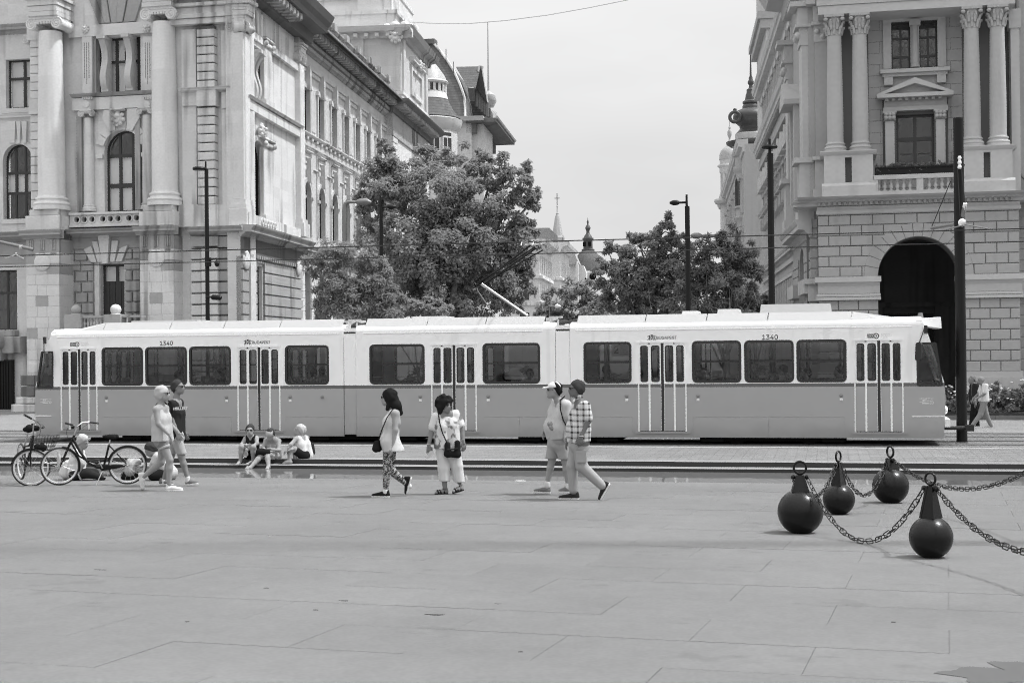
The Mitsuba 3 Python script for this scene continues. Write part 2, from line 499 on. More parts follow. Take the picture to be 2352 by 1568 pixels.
# wet patches on the paving at the lower right corner and small dark spots: stains with shapes of their own
diffuse('mat_stain', .115); diffuse('mat_stain_dark', .075)
def stain(cx, cy, rx, ry, mat, seed, h=.0032):
    r = np.random.default_rng(seed); a = np.arange(26) * 2 * np.pi / 26
    rad = 1 + .28 * np.sin(a * 3 + r.uniform(0, 6)) * r.uniform(.4, 1) + .2 * np.sin(a * 5 + r.uniform(0, 6)) + r.normal(0, .07, 26)
    p = on_plaza(cx, cy)
    pts = [(p[0] + rx * math.cos(t) * q, p[1] + ry * math.sin(t) * q) for t, q in zip(a, rad)]
    return sloped(Polygon(pts).buffer(0), h, .004)
part(plaza, 'stain', [stain(2290, 1551, .30, .22, 'mat_stain', 3), stain(2345, 1540, .16, .25, 'mat_stain', 8)], 'mat_stain')
part(plaza, 'spot', [stain(1000, 1411, .055, .022, 0, 4), stain(790, 1379, .035, .012, 0, 5), stain(1196, 1496, .012, .012, 0, 6), stain(612, 1350, .02, .01, 0, 7), stain(232, 1308, .06, .012, 0, 9),
                     stain(1144, 1386, .022, .008, 0, 10), stain(2052, 1428, .015, .010, 0, 11), stain(724, 1400, .015, .01, 0, 12), stain(430, 1427, .012, .012, 0, 13)], 'mat_stain_dark')

structure('pool_water', TM([(-70, POOL_Y, WATER), (70, POOL_Y, WATER), (70, TREAD_Y + .05, WATER), (-70, TREAD_Y + .05, WATER)], [(0, 1, 2), (0, 2, 3)]), 'mat_water', label='shallow reflecting pool along the square')
structure('pool_floor', bx(-70, 70, POOL_Y - .5, TREAD_Y + .5, -.6, -.12), 'mat_step_stone')
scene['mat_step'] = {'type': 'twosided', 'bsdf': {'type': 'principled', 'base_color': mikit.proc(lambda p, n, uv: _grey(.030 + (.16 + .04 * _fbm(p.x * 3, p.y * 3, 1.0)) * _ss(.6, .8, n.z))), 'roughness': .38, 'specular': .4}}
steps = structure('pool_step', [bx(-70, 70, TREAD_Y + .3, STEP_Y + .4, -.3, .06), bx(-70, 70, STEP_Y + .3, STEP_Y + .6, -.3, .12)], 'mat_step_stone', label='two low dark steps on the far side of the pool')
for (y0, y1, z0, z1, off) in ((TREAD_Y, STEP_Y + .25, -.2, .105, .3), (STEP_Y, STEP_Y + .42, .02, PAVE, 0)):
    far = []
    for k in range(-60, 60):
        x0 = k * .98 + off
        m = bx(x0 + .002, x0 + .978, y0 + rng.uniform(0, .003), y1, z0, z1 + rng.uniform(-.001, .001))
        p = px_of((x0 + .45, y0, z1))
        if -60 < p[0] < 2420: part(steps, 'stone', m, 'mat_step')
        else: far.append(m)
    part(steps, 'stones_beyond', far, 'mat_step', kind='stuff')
structure('tram_platform', bx(-120, 120, STEP_Y + .42, EDGE_Y - .16, -.3, PAVE - .003), 'mat_brick_paving', label='pale brick pavement beside the tram track')
kerb = structure('platform_kerb', bx(-120, 120, EDGE_Y - .158, EDGE_Y - .03, -.3, PAVE - .03), 'mat_kerb_stone')
_far = []
for k in range(-90, 90):
    m = bx(k * 1.0 + .003, k * 1.0 + .997, EDGE_Y - .16, EDGE_Y, -.2, PAVE + .002)
    p = px_of((k + .5, EDGE_Y, PAVE))
    (part(kerb, 'kerb_stone', m, 'mat_kerb_stone') if -60 < p[0] < 2420 else _far.append(m))
part(kerb, 'kerb_beyond', _far, 'mat_kerb_stone', kind='stuff')

TRK = on_z(1176, 1016, RAIL)[1]                  # near rail of the near track
def sheet(ys, zs, x0=-900, x1=900):
    v, f = [], []
    for y, z in zip(ys, zs): v += [(x0, y, z), (x1, y, z)]
    for i in range(len(ys) - 1): a = 2 * i; f += [(a, a + 1, a + 3), (a, a + 3, a + 2)]
    return TM(v, f)
ROAD_Y, ROAD_Z = TRK + 7.0, -.10
track = structure('tram_track', sheet([EDGE_Y - .1, TRK + 5.3], [-.012, -.012], -120, 120), 'mat_track_paving', label='paved double tram track')
for k, y in enumerate((TRK, TRK + 1.435, TRK + 3.2, TRK + 4.635)):
    part(track, 'rail', [bx(-120, 120, y - .03, y + .035, -.08, 0), bx(-120, 120, y + .075, y + .10, -.08, -.002)], 'mat_rail_steel')
structure('road', sheet([EDGE_Y - .3, TRK + 5.3, 47, 1800], [-.02, -.02, -.17, -.17]), 'mat_road', label='pale grey road behind the tram')
structure('plaza_underlay', sheet([-900, -29], [-.9, -.9]), 'mat_road')
# ------------------------------------------------------------------ the tram
TY = TRK - .43                                     # near side of the body
TW = Wall((0, TY, 0), (1, 0, 0), (0, -1, 0))
tU = lambda px, py=882: TW.U(px, py)
tZ = lambda py, px=1176: TW.Z(px, py)
Zb, Zk, Zw0, Zw1, Zr = tZ(1003), tZ(883), tZ(880), tZ(788.5), tZ(757)   # skirt, belt, window foot and head, roof edge
Zd0, Zd1 = tZ(990), tZ(791)
TD = 2.3                                           # body width
tram = thing('tram', 'three-section articulated tram, white above and mid grey below, standing across the whole view', 'tram')
wins = [(235, 328), (335, 429), (436, 530), (656, 755), (850, 975), (1110, 1240), (1342, 1450), (1591, 1702), (1711, 1823), (1831, 1944)]
doors = [(141, 222), (547, 642), (992, 1093), (1467, 1575), (1964, 2073)]
secs = [(80, 789), (818, 1276), (1310, 2172)]
W_ = [(tU(a), tU(b)) for a, b in wins]; D_ = [(tU(a), tU(b)) for a, b in doors]; S_ = [(tU(a), tU(b)) for a, b in secs]
uL, uR = S_[0][0], S_[2][1]
Zbelt0 = Zk - .085                                 # dark stripe under the white
cabL = [(tU(95, 803), tZ(796)), (tU(122, 803), tZ(796)), (tU(122, 885), tZ(886)), (tU(84.5, 886), tZ(886))]
cabR = [(tU(2105, 790), tZ(797)), (tU(2150, 790), tZ(797)), (tU(2165.5, 886), tZ(890)), (tU(2107, 886), tZ(890))]
cabL, cabR = [Polygon(c).buffer(-.04).buffer(.04, quad_segs=3) for c in (cabL, cabR)]
# outline of a whole section's side wall, the cab ends raked back towards the roof
def side(k):
    a, b = S_[k]
    p = [(a, Zb), (b, Zb), (b, Zk), (b, Zr), (a, Zr), (a, Zk)]
    if k == 0: p = [(a + .03, Zb), (b, Zb), (b, Zr), (a + .52, Zr), (a + .42, Zr - .14), (a + .02, Zk), (a, Zk - .4)]
    if k == 2: p = [(a, Zb), (b - .06, Zb + .0), (b, Zk - .4), (b - .03, Zk), (b - .42, Zr - .16), (b - .55, Zr), (a, Zr)]
    return Polygon(p)
holes = unary_union([rrect(a, b, Zw0, Zw1, .11) for a, b in W_] + [rect(a, b, Zd0, Zd1) for a, b in D_] + [cabL, cabR])
wheel_cut = unary_union([rect(tU(a), tU(b), Zb - .1, Zb + .0) for a, b in ((60, 61),)])
for k in range(3):
    P = side(k).difference(holes)
    up = P.intersection(rect(uL - 1, uR + 1, Zk, 9)); mid = P.intersection(rect(uL - 1, uR + 1, Zbelt0, Zk)); lo = P.intersection(rect(uL - 1, uR + 1, -1, Zbelt0))
    a, b = S_[k]
    # cross section of the roof: rounded shoulders
    pr = [(0, Zr), (.02, Zr + .06), (.08, Zr + .12), (.22, Zr + .17), (TD / 2, Zr + .22), (TD - .22, Zr + .17), (TD - .08, Zr + .12), (TD - .02, Zr + .06), (TD, Zr), (TD - .05, Zr - .01), (TD - .1, Zr + .05), (TD / 2, Zr + .16), (.1, Zr + .05), (.05, Zr - .01)]
    ra, rb = (a + (.50 if k == 0 else 0), b - (.52 if k == 2 else 0))
    roof = extrude(Polygon(pr), rb - ra); v = np.array(roof.vertices)
    roof = TM(np.stack([v[:, 2] + ra, TY + v[:, 0], v[:, 1]], 1), roof.faces)
    part(tram, 'upper_body', [TW.prism(up, -.05, 0), TW.prism(up, -TD, -TD + .05)], 'mat_tram_white')
    part(tram, 'roof', roof, 'mat_tram_roof', 40)
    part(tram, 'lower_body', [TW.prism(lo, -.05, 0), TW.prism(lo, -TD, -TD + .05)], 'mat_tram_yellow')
    part(tram, 'stripe', [TW.prism(mid, -.05, .001), TW.prism(mid, -TD - .001, -TD + .05)], 'mat_tram_band')
    # inside: floor, ceiling, end walls
    part(tram, 'interior', [bx(a + .25, b - .25, TY + .06, TY + TD - .06, Zd0 + .28, Zd0 + .34), bx(a + .6, b - .1 - (.5 if k == 2 else 0), TY + .06, TY + TD - .06, Zr - .09, Zr - .02)] +
         [bx(x - .03, x + .03, TY + .06, TY + .62, Zd0 + .34, Zr - .1) for x in ((a + .9,) if k != 1 else ())] +
         [bx(x - .03, x + .03, TY + TD - .62, TY + TD - .06, Zd0 + .34, Zr - .1) for x in ((b - 1.0,) if k == 2 else ())], 'mat_tram_inside')
    # seats in rows on both sides, grab rails
    seats, rails_ = [], []
    x = a + 1.7
    while x < b - 1.2:
        clear = all(not (d0 - .35 < x < d1 + .35) for d0, d1 in D_)
        if clear:
            for yy in (TY + .18, TY + TD - .62):
                seats += [bx(x, x + .42, yy, yy + .44, Zd0 + .72, Zd0 + .78), bx(x, x + .05, yy, yy + .44, Zd0 + .78, Zk + .24)]
                rails_.append(tube([(x + .03, yy + .46, Zd0 + .4), (x + .03, yy + .46, Zr - .1)], .016, 6))
        x += .84
    if seats: part(tram, 'seat_row', seats, 'mat_tram_seat')
    rails_.append(tube([(a + .6, TY + .75, Zr - .22), (b - .3, TY + .75, Zr - .22)], .015, 6)); rails_.append(tube([(a + .6, TY + TD - .75, Zr - .22), (b - .3, TY + TD - .75, Zr - .22)], .015, 6))
    part(tram, 'grab_rail', rails_, 'mat_tram_dark')
# ends: raked windscreens, bumpers
for s, a in ((1, uL), (-1, uR)):
    X = lambda d: a + s * d
    y0, y1 = TY + .03, TY + TD - .03
    def endface(z0, z1, d0, d1, ya=y0, yb=y1, t=.05):
        q = [(X(d0), ya, z0), (X(d0 + t), ya, z0), (X(d0 + t), yb, z0), (X(d0), yb, z0), (X(d1), ya, z1), (X(d1 + t), ya, z1), (X(d1 + t), yb, z1), (X(d1), yb, z1)]
        m = hexa(q); m.fix_normals(); return m
    part(tram, 'lower_front', [endface(Zb + .03, Zk - .4, .05 if s < 0 else .02, .0), endface(Zk - .4, Zbelt0, .0, .02)], 'mat_tram_yellow')
    part(tram, 'windscreen_frame', [endface(Zbelt0, Zk + .03, .02, .04), endface(Zr - .17, Zr - .1, .42, .46), endface(Zk, Zr - .14, .03, .44, y0, y0 + .10), endface(Zk, Zr - .14, .03, .44, y1 - .10, y1)], 'mat_tram_white')
    q = [(X(.05), y0 + .1, Zk + .03), (X(.05), y1 - .1, Zk + .03), (X(.44), y1 - .1, Zr - .17), (X(.44), y0 + .1, Zr - .17)]
    part(tram, 'windscreen', TM(q, [(0, 1, 2), (0, 2, 3)]), 'mat_tinted_glass')
    part(tram, 'front_roof', endface(Zr - .14, Zr + .10, .42, .54, t=.12), 'mat_tram_white')
    # cab desk and bulkhead, bumper rail, lamp
    part(tram, 'driver_desk', [bx(min(X(.15), X(.6)), max(X(.15), X(.6)), y0 + .1, y1 - .1, Zk - .3, Zk - .02)], 'mat_tram_dark')
    part(tram, 'headlight', [xf(lathe([(.10, 0), (.10, .05), (.07, .085), (0, .095)], sides=16), frame((X(.02), yy, tZ(943)), (0, 1, 0), (0, 0, 1), (-s, 0, 0))) for yy in (TY + .35, TY + TD - .35)], 'mat_white_plastic', 50)
    part(tram, 'fender', [bx(min(X(-.11), X(.02)), max(X(-.11), X(.02)), TY + .12, TY + TD - .12, tZ(979), tZ(962))], 'mat_white_plastic')
    part(tram, 'bumper_strip', [TW.box(X(.03), X(.50 if s > 0 else .80), tZ(956.5), tZ(954), 0, .014)], 'mat_white_plastic')
    part(tram, 'coupler', [tube([(X(.4), TY + TD / 2, tZ(986)), (X(-.55), TY + TD / 2, tZ(986))], .05, 10), bx(min(X(-.55), X(-.75)), max(X(-.55), X(-.75)), TY + TD / 2 - .11, TY + TD / 2 + .11, tZ(993), tZ(979)),
                           bx(min(X(.3), X(.02)), max(X(.3), X(.02)), TY + TD / 2 - .25, TY + TD / 2 + .25, tZ(999), tZ(981))], 'mat_tram_dark')
    # wing mirror on its arm
    mx = X(.48) if s < 0 else X(.30)
    part(tram, 'mirror', [tube([(mx, TY - .02, Zr - .10), (mx + s * .12, TY - .22, Zr - .40), (mx + s * .14, TY - .22, Zr - .46)], .016, 6), TW.box(mx + .02 - .03, mx + .02 + .05, Zr - .22, Zr - .03, 0, .05),
                          xf(extrude(rrect(-.085, .085, -.22, .22, .06), .06), frame((mx + s * .17, TY - .24, Zr - .66), (.75, -.65, 0), (.05 * -s, 0, 1), (.65, .75, 0)))], 'mat_tram_dark')
part(tram, 'destination_box', [hexa([(uR - 1.05, TY + .25, Zr + .05), (uR - .06, TY + .25, Zr - .1), (uR - .06, TY + TD - .25, Zr - .1), (uR - 1.05, TY + TD - .25, Zr + .05),
                                     (uR - 1.05, TY + .30, tZ(744) - .02), (uR - .07, TY + .30, tZ(741)), (uR - .07, TY + TD - .3, tZ(741)), (uR - 1.05, TY + TD - .3, tZ(744) - .02)])], 'mat_tram_white')
part(tram, 'destination_box', bx(uL + .62, uL + 1.1, TY + .3, TY + TD - .3, Zr, tZ(752)), 'mat_tram_white')
part(tram, 'beacon', lathe([(.075, tZ(744)), (.07, tZ(741)), (.055, tZ(733)), (.02, tZ(732.5))], (tU(2121, 740), TY + 1.1, .03), 14), 'mat_grey_metal', 40)
# windows: rubber surround, glass, sliding bar
def ring(poly, w, d0, d1): return TW.prism(poly.difference(poly.buffer(-w)), d0, d1)
for far in (0, 1):
    for i, (a, b) in enumerate(W_):
        P = rrect(a - .012, b + .012, Zw0 - .012, Zw1 + .012, .12)
        dd = -TD + .05 if far else 0
        zm = Zw0 + .50 * (Zw1 - Zw0)
        w = part(tram, 'window', [ring(P, .06, dd - .055, dd + .012 - .02 * far), TW.box(a + .045, b - .045, zm - .018, zm + .018, dd - .04, dd - .01)], 'mat_rubber')
        q = P.buffer(-.04)
        part(w, 'pane', TW.prism(q, dd - .030, dd - .0295) if 0 else TW.out(TM([(u, z, dd - .025) for u, z in ((a + .03, Zw0 + .03), (b - .03, Zw0 + .03), (b - .03, Zw1 - .03), (a + .03, Zw1 - .03))], [(0, 1, 2), (0, 2, 3)])), 'mat_tinted_glass')
        if not far: part(w, 'bar', TW.box(a + .05, b - .05, Zw0 + .18, Zw0 + .195, dd - .11, dd - .095), 'mat_grey_metal')
    for c in (cabL, cabR):
        dd = -TD + .05 if far else 0
        w = part(tram, 'cab_window', [ring(c.buffer(.01), .05, dd - .055, dd + .01 - .02 * far)] + ([TW.box(c.bounds[0] + .1, c.bounds[2] - .25, tZ(838) - .012, tZ(838) + .012, dd - .04, dd - .01)] if c is cabR else []), 'mat_rubber')
        part(w, 'pane', TW.prism(c.buffer(-.03), dd - .026, dd - .0255).slice_plane(TW.P(0, 0, dd - .02558), TW.n, cap=False), 'mat_tinted_glass')
# doors: two folding leaves, each with two narrow lights
for far in (0, 1):
    for i, (a, b) in enumerate(D_):
        dd = -TD + .05 if far else 0
        w = b - a; mid = (a + b) / 2 + .01
        dr_ = part(tram, 'door', [TW.box(a - .02, a + .012, Zd0, Zd1 + .03, dd - .05, dd + .008 * (1 - far)), TW.box(b - .012, b + .02, Zd0, Zd1 + .03, dd - .05, dd + .008 * (1 - far)), TW.box(a - .05, b + .05, Zd1, Zd1 + .045, dd - .05, dd + .022 - .022 * far)], 'mat_tram_white')
        part(dr_, 'door_sill', TW.box(a - .10, b + .10, Zd0 - .05, Zd0 + .005, dd - .05, dd + .03 - .03 * far), 'mat_tram_yellow')
        for sgn, x0, x1 in ((0, a + .012, mid - .035), (1, mid + .035, b - .012)):
            lw = x1 - x0
            l0, l1 = (.07, .40), (.56, .93)
            if sgn: l0, l1 = (.07, .44), (.60, .93)
            lights = [rrect(x0 + lw * q0, x0 + lw * q1, Zk + .055, Zd1 - .07, .05, 3) for q0, q1 in (l0, l1)]
            full = rect(x0, x1, Zd0 + .02, Zd1)
            L = full.difference(unary_union(lights))
            part(dr_, 'leaf', TW.prism(L.intersection(rect(-99, 99, Zk, 9)), dd - .045, dd - .012), 'mat_tram_white')
            lo = L.intersection(rect(-99, 99, 0, Zbelt0)); sx = x0 + lw * (.50 if sgn else .47)
            part(dr_, 'lower_leaf', TW.prism(lo, dd - .045, dd - .012), 'mat_tram_yellow')
            part(dr_, 'stripe', TW.box(x0, x1, Zbelt0, Zk, dd - .045, dd - .011), 'mat_tram_band')
            part(dr_, 'strip', [TW.box(sx - .022, sx + .022, Zd0 + .02, Zk + .02, dd - .04, dd - .004)] + [TW.box((x1 if not sgn else x0) - .008, (x1 if not sgn else x0) + .008, Zd0 + .02, Zd1, dd - .04, dd - .008)], 'mat_tram_white')
            part(dr_, 'light_frame', [ring(p.buffer(.006), .022, dd - .048, dd - .004) for p in lights], 'mat_rubber')
            part(dr_, 'pane', [TW.out(TM([(u, z, dd - .03) for u, z in ((p.bounds[0], p.bounds[1]), (p.bounds[2], p.bounds[1]), (p.bounds[2], p.bounds[3]), (p.bounds[0], p.bounds[3]))], [(0, 1, 2), (0, 2, 3)])) for p in lights], 'mat_tinted_glass')
        part(dr_, 'rubber_edge', TW.box(mid - .036, mid + .036, Zd0 + .01, Zd1, dd - .045, dd - .006), 'mat_rubber')
        if not far: part(dr_, 'hinge', [TW.box(a + w * q - .02, a + w * q + .02, Zd1 - .03, Zd1 - .002, -.012, .004) for q in (.23, .76)], 'mat_rubber')
# lower skirt panels with shadow gaps, service hatches
pan = [(236, 532), (655, 787), (820, 985), (1110, 1275), (1312, 1452), (1592, 1940)]
for a, b in pan:
    a, b = tU(a), tU(b); n = 2 if b - a > 1.8 else 1
    for k in range(n):
        x0, x1 = a + (b - a) * k / n + .006, a + (b - a) * (k + 1) / n - .006
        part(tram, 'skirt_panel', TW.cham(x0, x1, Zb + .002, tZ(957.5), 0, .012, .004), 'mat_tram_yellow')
    part(tram, 'rain_strip', TW.box(a, b, tZ(957.2), tZ(955.6), 0, .016), 'mat_tram_yellow')
# indicator lamps and door buttons
for px in (244, 520, 666, 740, 965, 1121, 1261, 1439, 1603, 1932):
    u = tU(px)
    p = TW.P(u, tZ(910), 0); lamp = 'door_lamp'
    part(tram, lamp, xf(lathe([(.045, 0), (.045, .02), (.03, .035), (0, .04)], sides=14), frame(p, (1, 0, 0), (0, 0, 1), (0, -1, 0))), 'mat_mid', 40)
    if px not in (740, 1261):
        part(tram, 'door_button', TW.cham(u - .045, u + .045, tZ(922), tZ(915), 0, .012), 'mat_white_plastic')
# articulations
for k, (pa, pb) in enumerate(((789, 818), (1276, 1310))):
    a, b = tU(pa), tU(pb)
    for nm, z0, z1, mt in (('bellows', Zk, Zr - .05, 'mat_tram_white'), ('bellows_lower', Zb + .05, Zbelt0, 'mat_tram_yellow'), ('bellows_stripe', Zbelt0, Zk, 'mat_tram_band')):
        part(tram, nm, [bx(a + .012, b - .012, TY + .025, TY + .08, z0, z1), bx(a + .012, b - .012, TY + TD - .08, TY + TD - .025, z0, z1)], mt)
    part(tram, 'bellows_gap', [bx(a - .03, b + .03, TY + .05, TY + .09, Zb + .04, Zr), bx(a - .03, b + .03, TY + TD - .09, TY + TD - .05, Zb + .04, Zr)], 'mat_tram_dark')
    part(tram, 'bellows_roof', bx(a + .0, b + .0, TY + .06, TY + TD - .06, Zr - .05, Zr + .10), 'mat_tram_white')
# roof panels, sloping ends
zp = lambda x0, x1, f: f
secp = [([130, 230, 383, 507, 636, 781], 0), ([833, 975, 1110, 1245], 1), ([1320, 1478, 1619, 1760, 1953, 2095], 2)]
Zp0, Zp1 = tZ(761.5, 1176), tZ(726.5, 1176)
for xs, k in secp:
    for i in range(len(xs) - 1):
        x0, x1 = tU(xs[i], 745) + .012, tU(xs[i + 1], 745) - .012
        h0 = h1 = Zp1
        if k == 0 and i == 0: h0 = Zp0 + .09; 
        if k == 2 and i == len(xs) - 2: h1 = Zp0 + .19
        if k == 0 and i == 0: h0 = tZ(770 - 21, 1176) - .02
        for yy, sg in ((TY - .02, 1), (TY + TD + .02, -1)):
            in0, in1 = .06 * sg, .30 * sg
            q = [(x0, yy, Zp0), (x1, yy, Zp0), (x1, yy + .04 * sg, Zp0), (x0, yy + .04 * sg, Zp0), (x0 + .05, yy + in1 - .04 * sg, h0), (x1 + (.05 if x1 < tU(2090, 745) else -.06), yy + in1 - .04 * sg, h1), (x1 + (.05 if x1 < tU(2090, 745) else -.06), yy + in1, h1), (x0 + .05, yy + in1, h0)]
            m = hexa(q); m.fix_normals()
            part(tram, 'roof_panel', m, 'mat_tram_panel')
        part(tram, 'panel_bracket', [bx(x - .04, x + .04, TY + .03, TY + .2, Zr + .03, Zp0 + .05) for x in np.linspace(x0 + .25, x1 - .25, 3)], 'mat_tram_dark')
    x0, x1 = tU(xs[0], 745) + .15, tU(xs[-1], 745) - .15
    part(tram, 'roof_equipment', bx(x0 + (1.6 if k == 0 else .3), x1 - (2.2 if k == 2 else .3), TY + .5, TY + TD - .5, Zr + .2, Zp1 - .06), 'mat_tram_dark')
def ac(p0, p1, y0, y1, extra=0):
    a, b = tU(p0, 730), tU(p1, 730)
    part(tram, 'cooling_unit', [hexa([(a, TY + .55, tZ(y1)), (b, TY + .55, tZ(y1)), (b, TY + 1.6, tZ(y1)), (a, TY + 1.6, tZ(y1)), (a + .03, TY + .62, tZ(y0)), (b - .03, TY + .62, tZ(y0)), (b - .03, TY + 1.5, tZ(y0)), (a + .03, TY + 1.5, tZ(y0))])], 'mat_tram_panel')
ac(275, 432, 722, 742); ac(1743, 1911, 707, 726); ac(930, 1012, 722, 732); ac(1643, 1696, 716, 727); ac(1560, 1600, 719, 727)
# cables and hardware over the joints
for pa, pb in ((783, 830), (1248, 1318)):
    a, b = tU(pa, 745), tU(pb, 745)
    part(tram, 'roof_cable', [tube([(a - .05, TY + .5 + .12 * q, tZ(748)), (a + .35 * (b - a), TY + .45 + .12 * q, tZ(744 - 4 * q)), (a + .7 * (b - a), TY + .45 + .12 * q, tZ(741)), (b + .1, TY + .5 + .12 * q, tZ(736))], .045, 8) for q in range(3)], 'mat_rubber', True)
    part(tram, 'cable_post', [bx(a + .10, a + .16, TY + .3, TY + .36, Zr, tZ(727)), bx(a + .10, a + .45, TY + .3, TY + .36, tZ(731), tZ(727)), bx(a + .30, a + .34, TY + .35, TY + .39, Zr, tZ(735))], 'mat_tram_panel')
# bogies and wheels
diffuse('mat_bogie', .02)
for a, b in ((268, 540), (700, 955), (1183, 1420), (1604, 1944)):
    a, b = tU(a), tU(b); c = (a + b) / 2; h = (b - a) / 2
    wx = (c - .9, c + .9)
    bg = part(tram, 'bogie', [bx(c - h, c + h, TY + .32, TY + TD - .32, Zb - .10, Zb + .1), bx(c - 1.35, c + 1.35, TY + .22, TY + .34, .20, .36), bx(c - h + .05, c - h + .6, TY + .2, TY + .4, .06, .22), bx(c + h - .6, c + h - .05, TY + .2, TY + .4, .06, .22)], 'mat_bogie')
    for x in wx:
        for y in (TRK, TRK + 1.435):
            part(bg, 'wheel', xf(lathe([(.31, 0), (.34, .03), (.34, .08), (.20, .10), (.10, .13)], sides=24), frame((x, y + .05, .33), (1, 0, 0), (0, 0, -1), (0, -1, 0))), 'mat_bogie', 40)
    part(bg, 'axle_box', [bx(x - .10, x + .10, TY + .26, TY + .34, .22, .42) for x in wx], 'mat_bogie')
part(tram, 'underframe', [bx(uL + .5, uR - .6, TY + .25, TY + TD - .25, Zd0 - .02, Zd0 + .28)], 'mat_tram_dark')
# pantograph
pz = lambda px, py: TW.uz(px, py, -TD / 2)
def pp(px, py, d=0): u, z = pz(px, py); return TW.P(u, z, -TD / 2 + d)
part(tram, 'pantograph_lower_arm', [tube([pp(1212, 726), pp(1104, 651)], [.05, .04], 8)], 'mat_chrome', True)
part(tram, 'pantograph_rod', [tube([pp(1138, 726, .1), pp(1099, 668, .1), pp(1097, 658, .1)], .018, 6)], 'mat_grey_metal', True)
part(tram, 'pantograph_upper_arm', [tube([pp(1096, 660, s * .22), pp(1226, 566, s * .42)], .026, 6) for s in (-1, 1)] + [tube([pp(1104, 651, s * .3), pp(1238, 571, s * .55)], .02, 6) for s in (-1, 1)] + [tube([pp(1099, 656, -.35), pp(1099, 656, .35)], .035, 8)], 'mat_black_paint', True)
part(tram, 'pantograph_head', [tube([pp(q, 559, s * .95) - V(0, 0, .12), pp(q, 559, s * .82), pp(q, 559, 0), pp(q, 559, -s * .82), pp(q, 559, -s * .95) - V(0, 0, .12)], .024, 6) for q, s in ((1214, 1), (1240, 1))] +
     [tube([pp(1206, 563), pp(1246, 561)], .03, 6), tube([pp(1226, 566, -.5), pp(1226, 566, .5)], .022, 6)], 'mat_chrome', True)
part(tram, 'pantograph_base', [bx(tU(1165, 730), tU(1225, 730), TY + .6, TY + 1.7, Zr + .2, Zp1 - .02)], 'mat_tram_dark')
# lettering
def word(name, txt, px, py, h, mat, bold=False, ref=1176):
    part(tram, name, TW.text(txt, tU(px, py), TW.Z(px, py), h, .0015, bold, .003), mat)
hh = lambda p: p / 87.0
word('fleet_number', '1340', 366, 793, .115, 'mat_print_dark', True); word('fleet_number', '1340', 1749, 779.5, .115, 'mat_print_dark', True)
for px, py in ((579, 789.5), (1507, 779)):
    word('city_name', 'BUDAPEST', px, py, .072, 'mat_print_dark', True)
    u, z = TW.uz(px - 10, py - 3)
    crest = [Polygon([(u - .035, z + .05), (u + .035, z + .05), (u + .035, z - .005), (u, z - .05), (u - .035, z - .005)]).difference(sbox(u - .022, z + .0, u + .022, z + .02)), sbox(u - .03, z + .055, u + .03, z + .085)]
    for s in (-1, 1):
        crest += [LineString([(u + s * .05, z - .05), (u + s * .06, z + .01), (u + s * .055, z + .06)]).buffer(.012), LineString([(u + s * .06, z + .01), (u + s * .10, z - .05)]).buffer(.009), LineString([(u + s * .06, z + .035), (u + s * .085, z + .05), (u + s * .105, z + .03)]).buffer(.008)]
    part(tram, 'crest', TW.prism(unary_union(crest), .001, .004), 'mat_print_dark')
for px, py in ((161, 791), (1992, 771.5)):
    u, z = TW.uz(px, py)
    plate = unary_union([sbox(u, z - .05, u + .19, z + .05), Point(u + .215, z).buffer(.068)]).difference(Point(u + .215, z).buffer(.045)).union(Point(u + .215, z).buffer(.020))
    part(tram, 'operator_logo', TW.prism(plate, .001, .004), 'mat_print_dark')
    part(tram, 'operator_lettering', TW.text('BKK', u + .018, z - .024, .05, .005, True), 'mat_print_pale')
    part(tram, 'operator_name', [TW.text(t, u + .33, z + .028 - .04 * k, .026, .001, False, .002) for k, t in enumerate(('BUDAPESTI', 'KÖZLEKEDÉSI', 'KÖZPONT'))], 'mat_stucco_pale')
for px, py in ((105, 920), (2127, 920)):
    u, z = TW.uz(px, py)
    mark = [LineString([(u - .16, z + .055), (u + .17, z + .055)]).buffer(.006), LineString([(u - .16, z - .035), (u - .02, z - .04)]).buffer(.007), LineString([(u - .08, z - .0), (u + .16, z + .0)]).buffer(.006),
            LineString([(u - .06, z - .01), (u - .08, z + .02), (u, z + .035)]).buffer(.01), sbox(u - .09, z - .075, u + .07, z - .045), Point(u + .10, z - .05).buffer(.03).difference(Point(u + .085, z - .045).buffer(.028)), Point(u + .15, z - .05).buffer(.03).difference(Point(u + .135, z - .045).buffer(.028))]
    part(tram, 'white_mark', TW.prism(unary_union(mark), .001, .004), 'mat_print_pale')
# route notice behind the glass
u, z = TW.uz(1427, 803)
nb = part(tram, 'route_notice', TW.box(u - .26, u + .20, z - .16, z + .16, -.045, -.042), 'mat_paper')
part(nb, 'route_number', TW.text('2', u - .22, z - .09, .17, -.0415, True, .002), 'mat_print_dark')
part(nb, 'small_print', [TW.box(u - .04, u + .17, z + .085 - .05 * k, z + .098 - .05 * k, -.0415, -.040) for k in range(5)] + [TW.box(u - .22, u + .1, z + .125, z + .14, -.0415, -.040)], 'mat_mid')
